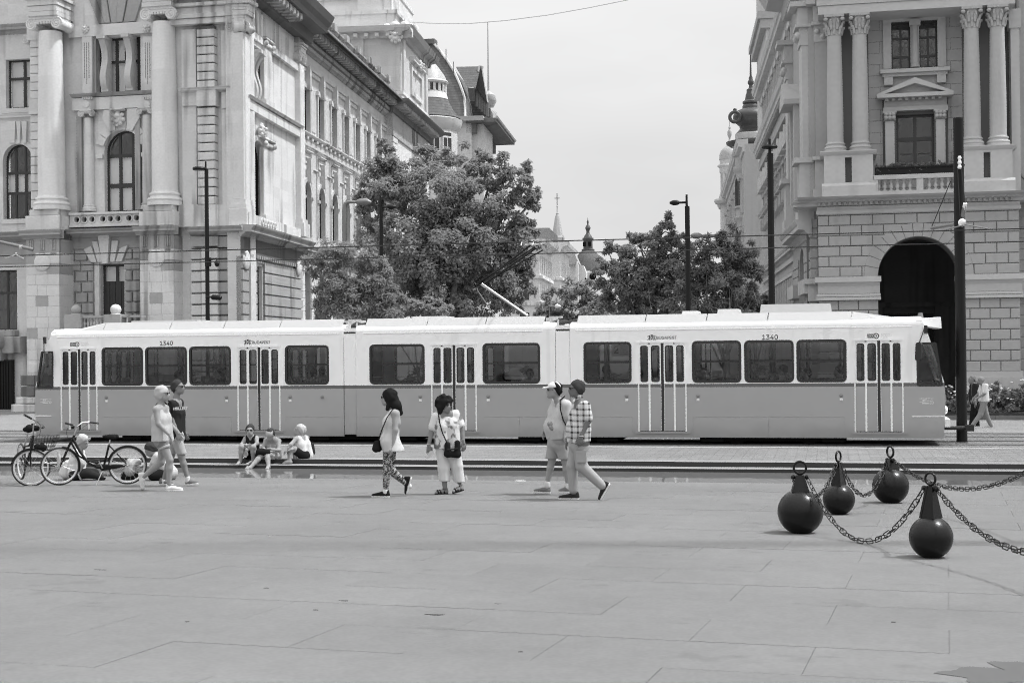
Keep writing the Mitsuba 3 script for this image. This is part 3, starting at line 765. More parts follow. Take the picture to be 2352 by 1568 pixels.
# ------------------------------------------------------------------ a kit for the facades
def stone_rows(w, holder, name, u0, u1, z0, z1, pitch, d0, d1, mat, length=None, cut=None, jit=0.0, joint=.022, seed=1, c=.03):
    """rusticated courses: each block its own piece"""
    r = np.random.default_rng(seed)
    if u0 > u1: u0, u1 = u1, u0
    n = max(1, int(round((z1 - z0) / pitch))); h = (z1 - z0) / n
    for k in range(n):
        a, b = z0 + k * h, z0 + (k + 1) * h - joint
        if length is None: us = [u0, u1]
        else:
            m = max(1, int(round((u1 - u0) / length))); L = (u1 - u0) / m
            us = [u0] + [u0 + (i + (.5 if k % 2 else 0)) * L for i in range(1 if k % 2 == 0 else 0, m + (0 if k % 2 == 0 else 0))] + [u1]
            us = sorted(set(round(x, 4) for x in us if u0 - 1e-6 <= x <= u1 + 1e-6))
        for i in range(len(us) - 1):
            x0, x1 = us[i] + (0 if length is None else joint / 2), us[i + 1] - (0 if length is None else joint / 2)
            if x1 - x0 < .05: continue
            dd = d1 + r.uniform(-jit, jit)
            if cut is not None:
                q = rect(x0, x1, a, b).difference(cut)
                if q.is_empty or q.area < .02: continue
                if q.area < (x1 - x0) * (b - a) - 1e-4:
                    part(holder, name, w.prism(q, d0, dd), mat); continue
            part(holder, name, w.cham(x0, x1, a, b, d0, dd, c), mat)

def win(w, holder, shape, d=-.25, mull=(.5,), trans=(.68,), fw=.07, mat='mat_window_frame', blind=None, bars=.05, room=.5, sub=(), glass='mat_thin_glass'):
    """casement: frame, panes behind it, and a blind or a dark room behind the glass; shape is a shapely opening in (u, z)"""
    u0, z0, u1, z1 = shape.bounds; W, H = u1 - u0, z1 - z0
    fr = [shape.difference(shape.buffer(-fw))]
    for m in mull: fr.append(rect(u0 + m * W - bars, u0 + m * W + bars, z0, z1).intersection(shape))
    for t in trans: fr.append(rect(u0, u1, z0 + t * H - bars * 1.2, z0 + t * H + bars * 1.2).intersection(shape))
    for (a, b, c, e) in sub: fr.append(rect(u0 + a * W, u0 + b * W, z0 + c * H, z0 + e * H).intersection(shape))
    k = part(holder, 'window', w.prism(unary_union(fr), d - .05, d + .03), mat)
    us = [u0] + [u0 + m * W for m in mull] + [u1]; zs = [z0] + [z0 + t * H for t in trans] + [z1]
    for i in range(len(us) - 1):
        for j in range(len(zs) - 1):
            q = rect(us[i], us[i + 1], zs[j], zs[j + 1]).intersection(shape)
            if q.is_empty or q.area < .03 or q.geom_type != 'Polygon': continue
            v, f = trimesh.creation.triangulate_polygon(q, engine='earcut')
            tilt = rng.uniform(-.004, .004, 2); c = v.mean(0)
            part(k, 'pane', w.out(TM(np.column_stack([v, d - .01 + (v - c) @ tilt]), f)), glass)
    if blind is not None:
        for i in range(len(us) - 1):
            for (a, b) in (blind if isinstance(blind, (list, tuple)) else [(0, 1)]):
                q = rect(us[i] + .05, us[i + 1] - .05, z0 + a * H, z0 + b * H).intersection(shape.buffer(-.02))
                if not q.is_empty: part(k, 'blind', w.prism(q, d - .14, d - .12), 'mat_blind')
    q = shape.envelope.buffer(.12, join_style=2)
    part(k, 'dark_room', [w.prism(q, d - room - .05, d - room)] , 'mat_room')
    return k

def column_profile(z0, z1, r, base=.30, cap=.0):
    b = base
    pr = [(r * 1.36, z0), (r * 1.36, z0 + .28 * b), (r * 1.30, z0 + .30 * b), (r * 1.38, z0 + .42 * b), (r * 1.30, z0 + .56 * b), (r * 1.14, z0 + .62 * b), (r * 1.12, z0 + .72 * b), (r * 1.22, z0 + .80 * b), (r * 1.20, z0 + .90 * b), (r * 1.05, z0 + .96 * b), (r, z0 + 1.15 * b)]
    H = z1 - z0 - 1.15 * b
    for t in np.linspace(.15, 1, 8): pr.append((r * (1 - .15 * max(0, t - .2) ** 1.4 / .8 ** 1.4), z0 + 1.15 * b + t * H))
    return pr

def volute(w, u, z, d, r, depth=.5):
    """a scroll seen face on: drum with a spiral bead"""
    a = np.linspace(0, 4.2 * math.pi, 60); rr = r * (1 - .78 * a / a[-1])
    M = frame(w.P(u, z, d), w.u, (0, 0, 1), w.n)
    drum = lathe([(r * .9, -depth), (r * .72, -depth / 2), (r * .9, 0)], sides=18)
    bead = tube(np.stack([rr * np.cos(a), rr * np.sin(a), np.full_like(a, .01)], 1), r * .13, 5)
    eye = sphere((0, 0, .02), r * .2, 1)
    return [xf(drum, M), xf(bead, M), xf(eye, M)]

def ionic(w, u, z0, z1, d, r, depth):
    """capital between z0 and z1; two volutes in front, bolster sides"""
    h = z1 - z0; R = h * .42
    m = [w.box(u - r * 1.35, u + r * 1.35, z1 - .16 * h, z1, d - depth, d + .06), w.box(u - r * 1.2, u + r * 1.2, z1 - .34 * h, z1 - .16 * h, d - depth, d + .01)]
    for s in (-1, 1): m += volute(w, u + s * r * 1.22, z0 + R + .1 * h, d, R, depth)
    for k in range(7): m.append(sphere(w.P(u + (k - 3) * r * .28, z1 - .42 * h, d - .02), r * .13, 1))
    return m

def corinthian(w, u, z0, z1, d, r):
    h = z1 - z0
    p = w.P(u, 0, d)
    m = [lathe([(r, z0), (r * 1.08, z0 + .04 * h), (r * .98, z0 + .08 * h), (r * 1.0, z0 + .5 * h), (r * 1.22, z0 + .86 * h), (r * 1.3, z0 + .88 * h)], (p[0], p[1], 0), 16)]
    for ring, (zz, rr, n, s) in enumerate(((.28, 1.10, 8, .34), (.52, 1.16, 8, .34))):
        for k in range(n):
            a = 2 * math.pi * (k + .5 * ring) / n; o = V(math.cos(a), math.sin(a), 0)
            c = V(p[0], p[1], z0 + zz * h) + o * r * rr
            m.append(tube([c - o * r * .12 - V(0, 0, .22 * h), c, c + o * r * .16 + V(0, 0, .13 * h), c + o * r * .36 + V(0, 0, .15 * h), c + o * r * .38 + V(0, 0, .06 * h)], [r * .24, r * .25, r * .22, r * .15, r * .06], 5))
    for sx in (-1, 1):
        for sy in (-1, 1):
            c = w.P(u + sx * r * 1.18, z0 + .78 * h, d + sy * r * 1.18)
            m.append(sphere(c, r * .34, 1, (1, 1, .9)))
    for s in (-.5, .5): m.append(sphere(w.P(u + s * r, z0 + .74 * h, d + r * 1.15), r * .2, 1))
    m += [w.box(u - r * 1.42, u + r * 1.42, z1 - .12 * h, z1, d - r * 1.42, d + r * 1.42), sphere(w.P(u, z1 - .1 * h, d + r * 1.42), r * .2, 1)]
    return m

def console(w, u, z0, z1, d, width):
    """S-shaped bracket as a swept strip"""
    t = np.linspace(0, 1, 15); h = z1 - z0
    out = .16 * np.sin(t * 2 * math.pi * .95 + .5) * h * .5 + .14 * h * t
    prof = [(d + .02 + max(0.02, o + .12 * h), z0 + q * h) for q, o in zip(t, out)]
    prof = [(d - .05, z0)] + prof + [(d - .05, z1)]
    return [w.run(prof, u - width / 2, u + width / 2), w.box(u - width * .6, u + width * .6, z0 - .05 * h, z0 + .02 * h, d, d + .16 * h), w.box(u - width * .62, u + width * .62, z1, z1 + .07 * h, d - .05, d + .34 * h)]

def baluster(x, y, z0, z1, r, sides=10):
    h = z1 - z0
    return lathe([(r, z0), (r, z0 + .1 * h), (r * .5, z0 + .16 * h), (r * .55, z0 + .22 * h), (r * .95, z0 + .42 * h), (r * .62, z0 + .6 * h), (r * .42, z0 + .74 * h), (r * .5, z0 + .82 * h), (r * .9, z0 + .9 * h), (r * .9, z0 + h)], (x, y, 0), sides)

def voussoirs(w, holder, name, uc, zc, r0, r1, d0, d1, mat, n=9, a0=0, a1=math.pi, square=None, gap=.012):
    for k in range(n):
        p = a0 + (a1 - a0) * k / n + gap; q = a0 + (a1 - a0) * (k + 1) / n - gap
        aa = np.linspace(p, q, 4)
        pts = [(uc + r0 * math.cos(a), zc + r0 * math.sin(a)) for a in aa] + [(uc + r1 * math.cos(a), zc + r1 * math.sin(a)) for a in aa[::-1]]
        pl = Polygon(pts)
        if square is not None: pl = pl.intersection(square)
        if pl.is_empty or pl.area < .01 or pl.geom_type != 'Polygon': continue
        part(holder, name, w.prism(pl, d0, d1 + rng.uniform(-.004, .004)), mat)

def mask_face(w, u, z, d, s):
    """carved lion or mask keystone"""
    P = lambda a, b, c: w.P(u + a * s, z + b * s, d + c * s)
    m = [sphere(P(0, 0, .1), s * .42, 2, (.9, .9, 1.15)), sphere(P(0, .1, .5), s * .16, 1), sphere(P(0, -.22, .40), s * .17, 1)]
    for q in (-1, 1): m += [sphere(P(q * .18, .18, .40), s * .10, 1), sphere(P(q * .36, .30, .15), s * .16, 1), sphere(P(q * .40, -.05, .1), s * .18, 1), sphere(P(q * .25, -.35, .2), s * .16, 1)]
    m += [sphere(P(0, .46, .1), s * .2, 1), sphere(P(0, -.46, .22), s * .14, 1)]
    return m
# ------------------------------------------------------------------ the old stone palace on the left
base_pt = on_z(30, 945, -.17)
YL = base_pt[1] + 1.5                               # wall plane of the front; piers stand 1.3-1.5 m proud of it
LF = Wall((0, YL, 0), (1, 0, 0), (0, -1, 0))
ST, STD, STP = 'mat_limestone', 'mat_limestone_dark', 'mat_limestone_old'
pal = thing('stone_palace', 'weathered pale stone palace with giant round columns and a rusticated base, filling the left side', 'building')
def lb(x0, x1, y0, y1, d0, d1, cham=0):
    xm, ym = (x0 + x1) / 2, (y0 + y1) / 2
    a = (LF.U(x0, ym, d1), LF.U(x1, ym, d1), LF.Z(xm, y1, d1), LF.Z(xm, y0, d1))
    return LF.cham(*a, d0, d1, cham) if cham else LF.box(*a, d0, d1)
def lu(x, d=0, y=400): return LF.U(x, y, d)
def lz(y, x=270, d=0): return LF.Z(x, y, d)
C1, C2 = 118, 378
bay0, bay1 = lu(150, 0), lu(405, 0)
# wall of the column bay with its openings
wU = rect(lu(230, -.3), lu(332, -.3), lz(214), lz(84)); wA = arch(lu(240), lu(327), lz(486), lz(300)); wD = rect(lu(228), lu(286), lz(800), lz(607))
zg, zt = -.3, lz(-90)
wall = rect(bay0 - 1, bay1 + 3.6, zg, zt).difference(unary_union([wU, wA, wD]))
part(pal, 'wall', LF.prism(wall, -.6, 0), ST)
# recessed wing further left
wl0 = lu(-60, -1.2); LR = -1.2
fU = rect(lu(17, LR), lu(80, LR), LF.Z(40, 249, LR), LF.Z(40, 137, LR)); fA = arch(lu(9, LR), lu(76, LR), LF.Z(40, 503, LR), LF.Z(40, 331, LR)); fD = rect(lu(-20, LR), lu(37, LR), LF.Z(20, 757, LR), LF.Z(20, 620, LR))
part(pal, 'wall', LF.prism(rect(wl0, bay0 + .4, zg, zt).difference(unary_union([fU, fA, fD])), LR - .5, LR), ST)
win(LF, pal, fU, LR - .25, (.56,), (.62,), blind=[(.05, .97)]); win(LF, pal, fA, LR - .25, (.33, .66), (.35, .62), blind=[(.36, .62)]); win(LF, pal, fD, LR - .3, (.5,), (.62,))
part(pal, 'window_surround', [LF.prism(fU.buffer(.22, join_style=2).difference(fU), LR, LR + .07), LF.prism(fA.buffer(.22).difference(fA), LR, LR + .08)], ST)
part(pal, 'wing_moulding', LF.corn(wl0, lu(80, LR), LF.Z(30, 80, LR), LF.Z(30, 60, LR), LR, LR + .45), STP)
part(pal, 'wing_moulding', LF.corn(wl0, lu(80, LR), LF.Z(30, 278, LR), LF.Z(30, 262, LR), LR, LR + .20), ST)
part(pal, 'wing_cornice', LF.corn(wl0, lu(75, LR), LF.Z(30, 555, LR), LF.Z(30, 536, LR), LR, LR + .9), STP)
part(pal, 'wing_frieze', LF.box(wl0, lu(75, LR), LF.Z(30, 605, LR), LF.Z(30, 558, LR), LR, LR + .12), STP)
for k, (a, b) in enumerate(((22, 40), (42, 52), (54, 66))):
    part(pal, 'keystone', LF.prism(Polygon([(lu(a + 4, LR), LF.Z(a, 330, LR)), (lu(b - 2, LR), LF.Z(a, 330, LR)), (lu(b, LR), LF.Z(a, 280, LR)), (lu(a, LR), LF.Z(a, 280, LR))]), LR, LR + .16), ST)
# wing plinth, the steps and the dark gate below it
part(pal, 'wing_sill', LF.box(wl0, lu(40, LR), LF.Z(20, 772, LR), LF.Z(20, 758, LR), LR, LR + .35), STP)
part(pal, 'wing_base', LF.cham(wl0, lu(58, LR), LF.Z(20, 812, LR), LF.Z(20, 773, LR), LR, LR + .5, .05), STP)
part(pal, 'gate', [LF.box(wl0, lu(30, LR), -.2, LF.Z(15, 826, LR), LR, LR + .3)] + [LF.box(lu(q, LR), lu(q + 2, LR), -.2, LF.Z(15, 830, LR), LR + .3, LR + .34) for q in range(-8, 28, 6)], 'mat_black_paint')
part(pal, 'scroll_stone', [xf(lathe([(.42, -.3), (.46, 0), (.42, .3)], sides=18), frame(LF.P(lu(2, LR), LF.Z(2, 785, LR), LR + .6), (1, 0, 0), (0, 0, 1), (0, -1, 0))), LF.box(lu(-20, LR), lu(14, LR), LF.Z(15, 828, LR), LF.Z(15, 795, LR), LR, LR + .6)], STP, 40)
# rusticated pilaster left of the first column
stone_rows(LF, pal, 'quoin', lu(70, .3), lu(96, .3), lz(228, 80, .3), lz(90, 80, .3), .39, -.4, .30, ST, seed=2)
part(pal, 'pilaster_band', lb(66, 96, 228, 262, -.4, .42), ST)
stone_rows(LF, pal, 'quoin', lu(70, .3), lu(96, .3), lz(478, 80, .3), lz(262, 80, .3), .39, -.4, .30, ST, seed=3)
part(pal, 'pilaster_capital', LF.box(lu(64, .35), lu(96, .35), lz(92, 80, .35), lz(60, 80, .35), -.4, .35), ST)
part(pal, 'scroll', volute(LF, lu(61, .3), lz(92, 60, .3), .3, .22, .5), ST, 40)
# two giant columns on pedestals and piers
for cx, yt, yb, x0, x1, xs in ((C1, 75, 480, 59, 135, 157), (C2, 53, 470, 320, 398, 437)):
    dc = .72
    u = lu(cx, dc, 300); r = (LF.U(cx + 27.5, 440, dc) - LF.U(cx - 27.5, 440, dc)) / 2
    zb, ztp = lz(yb, cx, dc + r), lz(yt, cx, dc)
    cp = column_profile(zb, ztp, r, .62)
    p = LF.P(u, 0, dc)
    col = part(pal, 'column', lathe(cp, (p[0], p[1], 0), 32), 'mat_column_stone', 35)
    hc = lz(yt - 32, cx, dc) - ztp
    part(col, 'capital', ionic(LF, u, ztp - .08, ztp + hc * .95, dc + r * .95, r * .86, r * 1.9), 'mat_column_stone', 40)
    zc = ztp + hc * .95
    for k, (h0, h1, e) in enumerate(((0, .20, 1.22), (.22, .46, 1.18), (.48, .74, 1.26), (.76, .90, 1.42))):
        part(col, 'entablature', LF.box(u - r * e, u + r * e, zc + h0, zc + h1, -.5, dc + r * e), ST)
    part(col, 'entablature', LF.box(u - r * 1.1, u + r * 1.1, zc + .9, zc + 3.2, -.5, dc + r * 1.0), STP)
    # pedestal
    dp = 1.38; ua, ub = LF.U(x0, 500, dp), LF.U(x1, 500, dp)
    z1 = zb; z0 = lz(yb + 48, cx, dp)
    part(pal, 'pedestal', LF.cham(ua + .1, ub - .1, z1 - .28, z1, -.1, dp - .12, .03), ST)
    part(pal, 'pedestal', LF.cham(ua - .04, ub + .04, z0, z1 - .29, -.1, dp, .04), ST)
    # cornice, triglyph frieze and pier of big blocks
    part(pal, 'base_cornice', LF.corn(ua - .18, ub + .2, z0 - .40, z0 - .02, dp - .05, dp + .38, (0, 0)), STP)
    zf = z0 - .42
    part(pal, 'frieze', LF.box(ua, ub, zf - .62, zf, -.1, dp - .02), STP)
    part(pal, 'triglyph', [LF.box(ua + (ub - ua) * q + t * .085 - .13, ua + (ub - ua) * q + t * .085 - .07, zf - .50, zf - .03, dp - .02, dp + .03) for q in (.16, .5, .84) for t in range(3)], STP)
    part(pal, 'drop', [LF.box(ua + (ub - ua) * q + t * .05 - .15, ua + (ub - ua) * q + t * .05 - .12, zf - .70, zf - .62, dp - .02, dp + .05) for q in (.16, .5, .84) for t in range(6)], STP)
    zp = zf - .62
    n = 0
    while zp > .9:
        h = .49; off = (.33, .62) if n % 2 else (.28, .66)
        cuts = [ua, ua + (ub - ua) * off[0], ua + (ub - ua) * off[1], ub]
        for i in range(3):
            part(pal, 'pier_stone', LF.cham(cuts[i] + .004, cuts[i + 1] - .004, zp - h + .006, zp - .002, -.1 if i == 2 else dp - .4, dp + rng.uniform(-.008, .008), .008), ST if (n * 3 + i * 2) % 7 else STP)
        zp -= h; n += 1
    part(pal, 'pier_core', LF.box(ua + .02, ub - .02, -.2, zf - .62, -.1, dp - .02), STP)
    med = LF.P((ua + ub) / 2, lz(yb + 122, cx, dp), dp)
    part(pal, 'medallion', xf(lathe([(.40, 0), (.40, .06), (.36, .10), (.2, .13), (0, .14)], sides=28), frame(med, (1, 0, 0), (0, 0, 1), (0, -1, 0))), ST, 40)
    # dark boulder plinth and stone steps at the foot
    for k, (zz0, zz1, e, mt) in enumerate(((1.55, 2.05, .0, ST), (1.02, 1.50, .25, 'mat_dark_stone'), (.52, .98, .25, 'mat_dark_stone'), (.20, .5, .42, ST), (-.2, .18, .6, ST))):
        m_ = 3
        for i in range(m_):
            L = (ub - ua + 2 * e) / m_
            part(pal, 'plinth_stone', LF.cham(ua - e + i * L + .006, ua - e + (i + 1) * L - .006, zz0 + .01, zz1 - .01, -.1, dp + e * .6 + rng.uniform(0, .03), .03), mt)
# the bay between the columns
win(LF, pal, wU, -.42, (.12, .37, .58, .86), (.58,), fw=.06, blind=[(.04, .97)], bars=.045)
win(LF, pal, wA, -.32, (.34, .68), (.33, .70), fw=.08, blind=[(.0, .30), (.36, .68)], bars=.06)
win(LF, pal, wD, -.34, (.54,), (.74,), fw=.08, blind=[(.76, .98)], bars=.05)
part(pal, 'door_leaf', [LF.box(lu(229) + .02 + k * .145, lu(229) + .15 + k * .145, -.2, lz(645), -.36, -.31 + .02 * (k % 2)) for k in range(8)], 'mat_door_wood')
for cx in (247, 303):
    part(pal, 'console', console(LF, lu(cx, -.1), lz(205), lz(92), -.25, .30), 'mat_limestone_clean', 30)
part(pal, 'lintel', lb(157, 352, 55, 81, -.1, .22), ST)
for x0, x1 in ((188, 211), (328, 351)):
    part(pal, 'pilaster', lb(x0, x1, 84, 215, -.1, .20, .02), ST)
    part(pal, 'flute', [lb(x0 + 5 + 5.2 * k, x0 + 6.4 + 5.2 * k, 98, 180 + 14 * (k == 1), .19, .206) for k in range(3)], 'mat_dark_stone')
    part(pal, 'guttae', [lb(x0 + 1 + 4 * k, x0 + 3 + 4 * k, 222.5, 228, .2, .34) for k in range(6)], ST)
    part(pal, 'roundel', xf(lathe([(.17, 0), (.17, .05), (0, .06)], sides=22), frame(LF.P(lu(x0 + 11, .22), lz(240, x0, .22), .22), (1, 0, 0), (0, 0, 1), (0, -1, 0))), ST, 40)
    part(pal, 'lion_mask', mask_face(LF, lu(x0 + 10, .3), lz(67, x0, .3), .22, .34), ST, True)
part(pal, 'string_course', LF.run([(-.1, lz(222)), (.24, lz(222)), (.36, lz(218)), (.42, lz(215)), (-.1, lz(214))], lu(164, .3), lu(354, .3)), STP)
part(pal, 'string_band', lb(166, 352, 222, 250, -.1, .22), ST)
for a, b, c, d in ((190, 205, 223, 245), (226, 243, 248, 262), (250, 262, 268, 276), (286, 276, 281, 295), (300, 284, 290, 312), (322, 297, 301, 330)):
    pass
for k, (t0, t1, b0, b1) in enumerate(((209, 226, 232, 245), (228, 250, 247, 259), (252, 275, 261, 273), (277, 299, 275, 287), (301, 322, 289, 302), (324, 336, 304, 316))):
    part(pal, 'lintel_stone', LF.prism(Polygon([(lu(b0), lz(53)), (lu(b1), lz(53)), (lu(t1), lz(-6)), (lu(t0), lz(-6))]), -.05, .10 + .07 * (k % 2)), STP)
for cx in (205, 339):
    u = lu(cx, .12); r = .24
    p = LF.P(u, 0, .12)
    col = part(pal, 'half_column', lathe(column_profile(lz(484), lz(270), r, .3), (p[0], p[1], 0), 20), ST, 35)
    part(col, 'capital', ionic(LF, u, lz(271), lz(252), .12 + r, r * .95, r * 2), ST, 40)
    part(pal, 'pilaster', LF.box(u - .62, u - .36, lz(484), lz(252), -.1, .15), STP)
voussoirs(LF, pal, 'arch_stone', (lu(240) + lu(327)) / 2, lz(300) - (lu(327) - lu(240)) / 2, (lu(327) - lu(240)) / 2 + .01, (lu(327) - lu(240)) / 2 + .42, -.05, .12, ST, 7, .25, math.pi - .25)
for s in (-1, 1):
    c = (lu(240) + lu(327)) / 2
    part(pal, 'impost', LF.box(c + s * ((lu(327) - lu(240)) / 2 + .02), c + s * ((lu(327) - lu(240)) / 2 + .34), lz(363), lz(354), -.05, .16), ST)
    part(pal, 'keystone_wing', LF.prism(Polygon([(c + s * .30, lz(300)), (c + s * .55, lz(303)), (c + s * .95, lz(272)), (c + s * .85, lz(253)), (c + s * .30, lz(253))]), -.05, .2), ST)
part(pal, 'keystone_mask', mask_face(LF, lu(271, .3), lz(276), .2, .62) + [LF.box(lu(256, .3), lu(286, .3), lz(258), lz(252), 0, .45)], 'mat_limestone', True)
# pierced balustrade
bz0, bz1 = lz(520, 240, .6), lz(487, 240, .6)
part(pal, 'balustrade', [LF.box(lu(158, .6), lu(322, .6), bz1 - .10, bz1, .1, .66), LF.box(lu(158, .6), lu(322, .6), bz0, bz0 + .12, .1, .62)], ST)
pan_ = rect(lu(158, .6), lu(322, .6), bz0 + .12, bz1 - .10)
hs = [Point(lu(174 + g * 60 + k * 17.5, .6), (bz0 + bz1) / 2 + .02).buffer(.135) for g in range(3) for k in range(3)]
part(pal, 'balustrade_panel', LF.prism(pan_.difference(unary_union(hs)), .30, .52), ST)
part(pal, 'balustrade_ring', [LF.prism(h.buffer(.05).difference(h), .50, .57) for h in hs], ST)
part(pal, 'balustrade_back', LF.box(lu(158, .2), lu(322, .2), bz0, bz1 - .1, .05, .10), 'mat_dark_stone')
part(pal, 'base_cornice', LF.corn(lu(156, .6), lu(324, .6), lz(541, 240, .9), lz(524, 240, .9), .2, .95), STP)
part(pal, 'base_frieze', lb(156, 324, 542, 570, -.1, .12), STP)
# rusticated ground floor with the fan of stones over the door
fan = []
cdx = 251
for k, (t0, t1, ty, b0, b1, by) in enumerate(((195, 213, 563, 212, 226, 602), (214, 228, 553, 227, 239, 602), (230, 258, 536, 240, 254, 606), (260, 276, 553, 255, 267, 602), (278, 298, 563, 268, 283, 602))):
    pl = Polygon([(lu(b0), lz(by)), (lu(b1), lz(by)), (lu(t1), lz(ty)), (lu(t0), lz(ty + (8 if k in (0, 4) else 0)))])
    fan.append(pl)
    part(pal, 'fan_stone', LF.prism(pl.buffer(-.015), 0, .22 + .12 * (k == 2)), ST)
fanu = unary_union(fan).buffer(.03)
stone_rows(LF, pal, 'base_stone', lu(158), lu(216), .4, lz(571), .505, -.1, .14, STP, .85, cut=fanu, jit=.012, seed=4, joint=.06)
stone_rows(LF, pal, 'base_stone', lu(286), lu(324), .4, lz(571), .505, -.1, .14, STP, .9, cut=fanu, jit=.012, seed=5, joint=.06)
part(pal, 'door_jamb', [lb(217, 228, 603, 760, -.3, .05), lb(286, 292, 603, 760, -.3, .02)], ST)
part(pal, 'drain_pipe', tube([LF.P(lu(160, .5), lz(532), .5), LF.P(lu(158, .3), lz(548), .3), LF.P(lu(158, .3), -.1, .3)], .055, 8), 'mat_grey_metal', True)
# terrace balustrade with stone balls
bd = 2.6
for px, pr in ((175, .22), (266, .24)):
    u = LF.U(px, 730, bd)
    part(pal, 'terrace_pier', [LF.box(u - .40, u + .40, 0, LF.Z(px, 722, bd), bd - .35, bd + .35)], STP)
    part(pal, 'stone_ball', [sphere(LF.P(u, LF.Z(px, 711, bd), bd), pr, 3), LF.lathe(u, bd, [(.26, LF.Z(px, 722, bd)), (.14, LF.Z(px, 719, bd))], 12)], 'mat_limestone_old' if px < 200 else ST, 40)
part(pal, 'terrace_rail', LF.box(LF.U(160, 728, bd), LF.U(330, 728, bd), LF.Z(220, 730, bd), LF.Z(220, 725, bd), bd - .22, bd + .22), STP)
part(pal, 'terrace_base', LF.box(LF.U(160, 728, bd), LF.U(330, 728, bd), -.2, LF.Z(220, 752, bd), bd - .3, bd + .3), STP)
for k in range(10):
    u = LF.U(187 + k * 7.6, 740, bd)
    p = LF.P(u, 0, bd)
    part(pal, 'baluster', baluster(p[0], p[1], LF.Z(220, 752, bd), LF.Z(220, 730, bd), .075), ST, 40)
# corner pavilion, front part
Zs = lambda y: lz(y, 480, .7)
part(pal, 'corner_wall', LF.box(lu(400, .5), lu(556, .5), -.2, zt, -.8, .45), ST)
part(pal, 'corner_strip', lb(418, 451, 68, 470, .3, .62), ST)
part(pal, 'corner_strip', lb(509, 531, 70, 470, .3, .66), ST)
rU0, rU1 = LF.U(453, 300, .86), LF.U(493, 300, .86)
stone_rows(LF, pal, 'quoin', rU0, rU1, Zs(204), Zs(66), .40, .3, .86, ST, joint=.05, seed=7)
stone_rows(LF, pal, 'quoin', rU0, rU1, Zs(470), Zs(246), .40, .3, .86, ST, joint=.05, seed=8)
part(pal, 'quoin_core', LF.box(rU0 + .05, rU1 - .05, Zs(500), Zs(60), .3, .74), STD)
part(pal, 'corner_band', [lb(418, 452, 206, 243, .3, .72), lb(451, 495, 204, 243, .3, .95), lb(509, 533, 212, 248, .3, .76)], ST)
part(pal, 'corner_band_ledge', [LF.corn(LF.U(416, 205, .7), LF.U(535, 205, .7), Zs(212), Zs(203), .6, 1.1)], ST)
pcx = LF.U(547, 300, 1.0)
part(pal, 'corner_pilaster', LF.cham(pcx - .28, pcx + .28, Zs(462), Zs(82), .3, 1.0, .03), ST)
part(pal, 'corner_pilaster_base', [LF.box(pcx - .36, pcx + .36, Zs(474), Zs(462), .3, 1.08), LF.box(pcx - .42, pcx + .42, Zs(482), Zs(474), .3, 1.14)], ST)
part(pal, 'corner_capital', ionic(LF, pcx, Zs(84), Zs(56), 1.0, .30, .7), ST, 40)
part(pal, 'corner_plinth', [lb(410, 455, 470, 521, .3, .85), lb(453, 500, 470, 521, .3, 1.05), lb(500, 533, 470, 523, .3, .9), LF.cham(pcx - .42, pcx + .46, Zs(525), Zs(482), .3, 1.16, .03)], ST)
for k, (y0, y1, d) in enumerate(((56, 44, .95), (43, 34, 1.05), (33, 18, .92), (17, 10, 1.15), (9, -60, .8))):
    part(pal, 'corner_entablature', LF.box(lu(400, .5), LF.U(549, 40, d) + .34 + .06 * k, Zs(y0), Zs(y1), .2, d), ST if k < 4 else STP)
zc0, zc1 = Zs(542), Zs(523)
part(pal, 'base_cornice', LF.corn(LF.U(436, 530, .9), LF.U(545, 530, .9), zc0, zc1, .8, 1.5, (0, .6)), STP)
part(pal, 'corner_frieze', [lb(436, 500, 543, 565, .3, .98), lb(500, 545, 543, 567, .3, .85)], STP)
zb = Zs(568)
steps_ = [(437, 462, .62), (462, 500, .85), (500, 528, .68), (528, 553, .95)]
for x0, x1, d in steps_:
    stone_rows(LF, pal, 'base_stone', LF.U(x0, 650, d), LF.U(x1, 650, d), .1, zb, .515, .2, d, ST if x0 != 500 else STP, joint=.07, seed=x0, jit=.006)
    part(pal, 'base_core', LF.box(LF.U(x0, 650, d) + .02, LF.U(x1, 650, d) - .04, -.2, zb, .1, d - .13), 'mat_dark_stone')
# ------------------------------------------------------------------ the long street side
sd = ray(1550, 800); sd = V(sd[0], sd[1], 0); sd /= np.linalg.norm(sd)
sn = V(sd[1], -sd[0], 0)
cor = LF.P(LF.U(553, 650, .95), 0, .95)
LS = Wall(cor + sn * -.75, sd, sn)                   # main wall is set back from the corner pavilion
PAV = .75
lsz = lambda x, y, d=0: LS.uz(x, y, d)[1]
lsu = lambda x, y, d=0: LS.uz(x, y, d)[0]
pv0, pv1 = 0.0, lsu(690, 540, PAV)
# levels of the street side, measured on the main wall
z_cor_top = lsz(704.6, 48.3, .9); z_fr = lsz(712, 113, .2); z_arc = lsz(665, 121); z_wt = lsz(671, 181.6); z_wb = lsz(700, 300)
z_st1 = lsz(664.3, 281, .3); z_st0 = lsz(664, 314); z_at = lsz(667, 400, -.0); z_ab = lsz(700, 537.6); z_bc = lsz(706, 566, .4); z_pt = lsz(722, 24, .4)
uw = [lsu(x, 250) for x in (667.6, 703.2, 735.4, 765.3, 792.5)]
bay = (uw[-1] - uw[0]) / 4
u_end0, u_end1 = lsu(893, 268, .3), lsu(990, 300, .8)
nb = int((u_end0 - .3 - uw[0]) / bay) + 1
ops = []; wu, wa, wg = [], [], []
ww = bay * .40
for k in range(nb):
    c = uw[0] + k * bay
    wu.append(rect(c - ww / 2, c + ww / 2, z_wb, z_wt)); wa.append(arch(c - ww * .56, c + ww * .56, z_ab, z_at)); wg.append(rect(c - ww * .5, c + ww * .5, .4, z_bc - 1.3))
pw = []                                                # pavilion windows
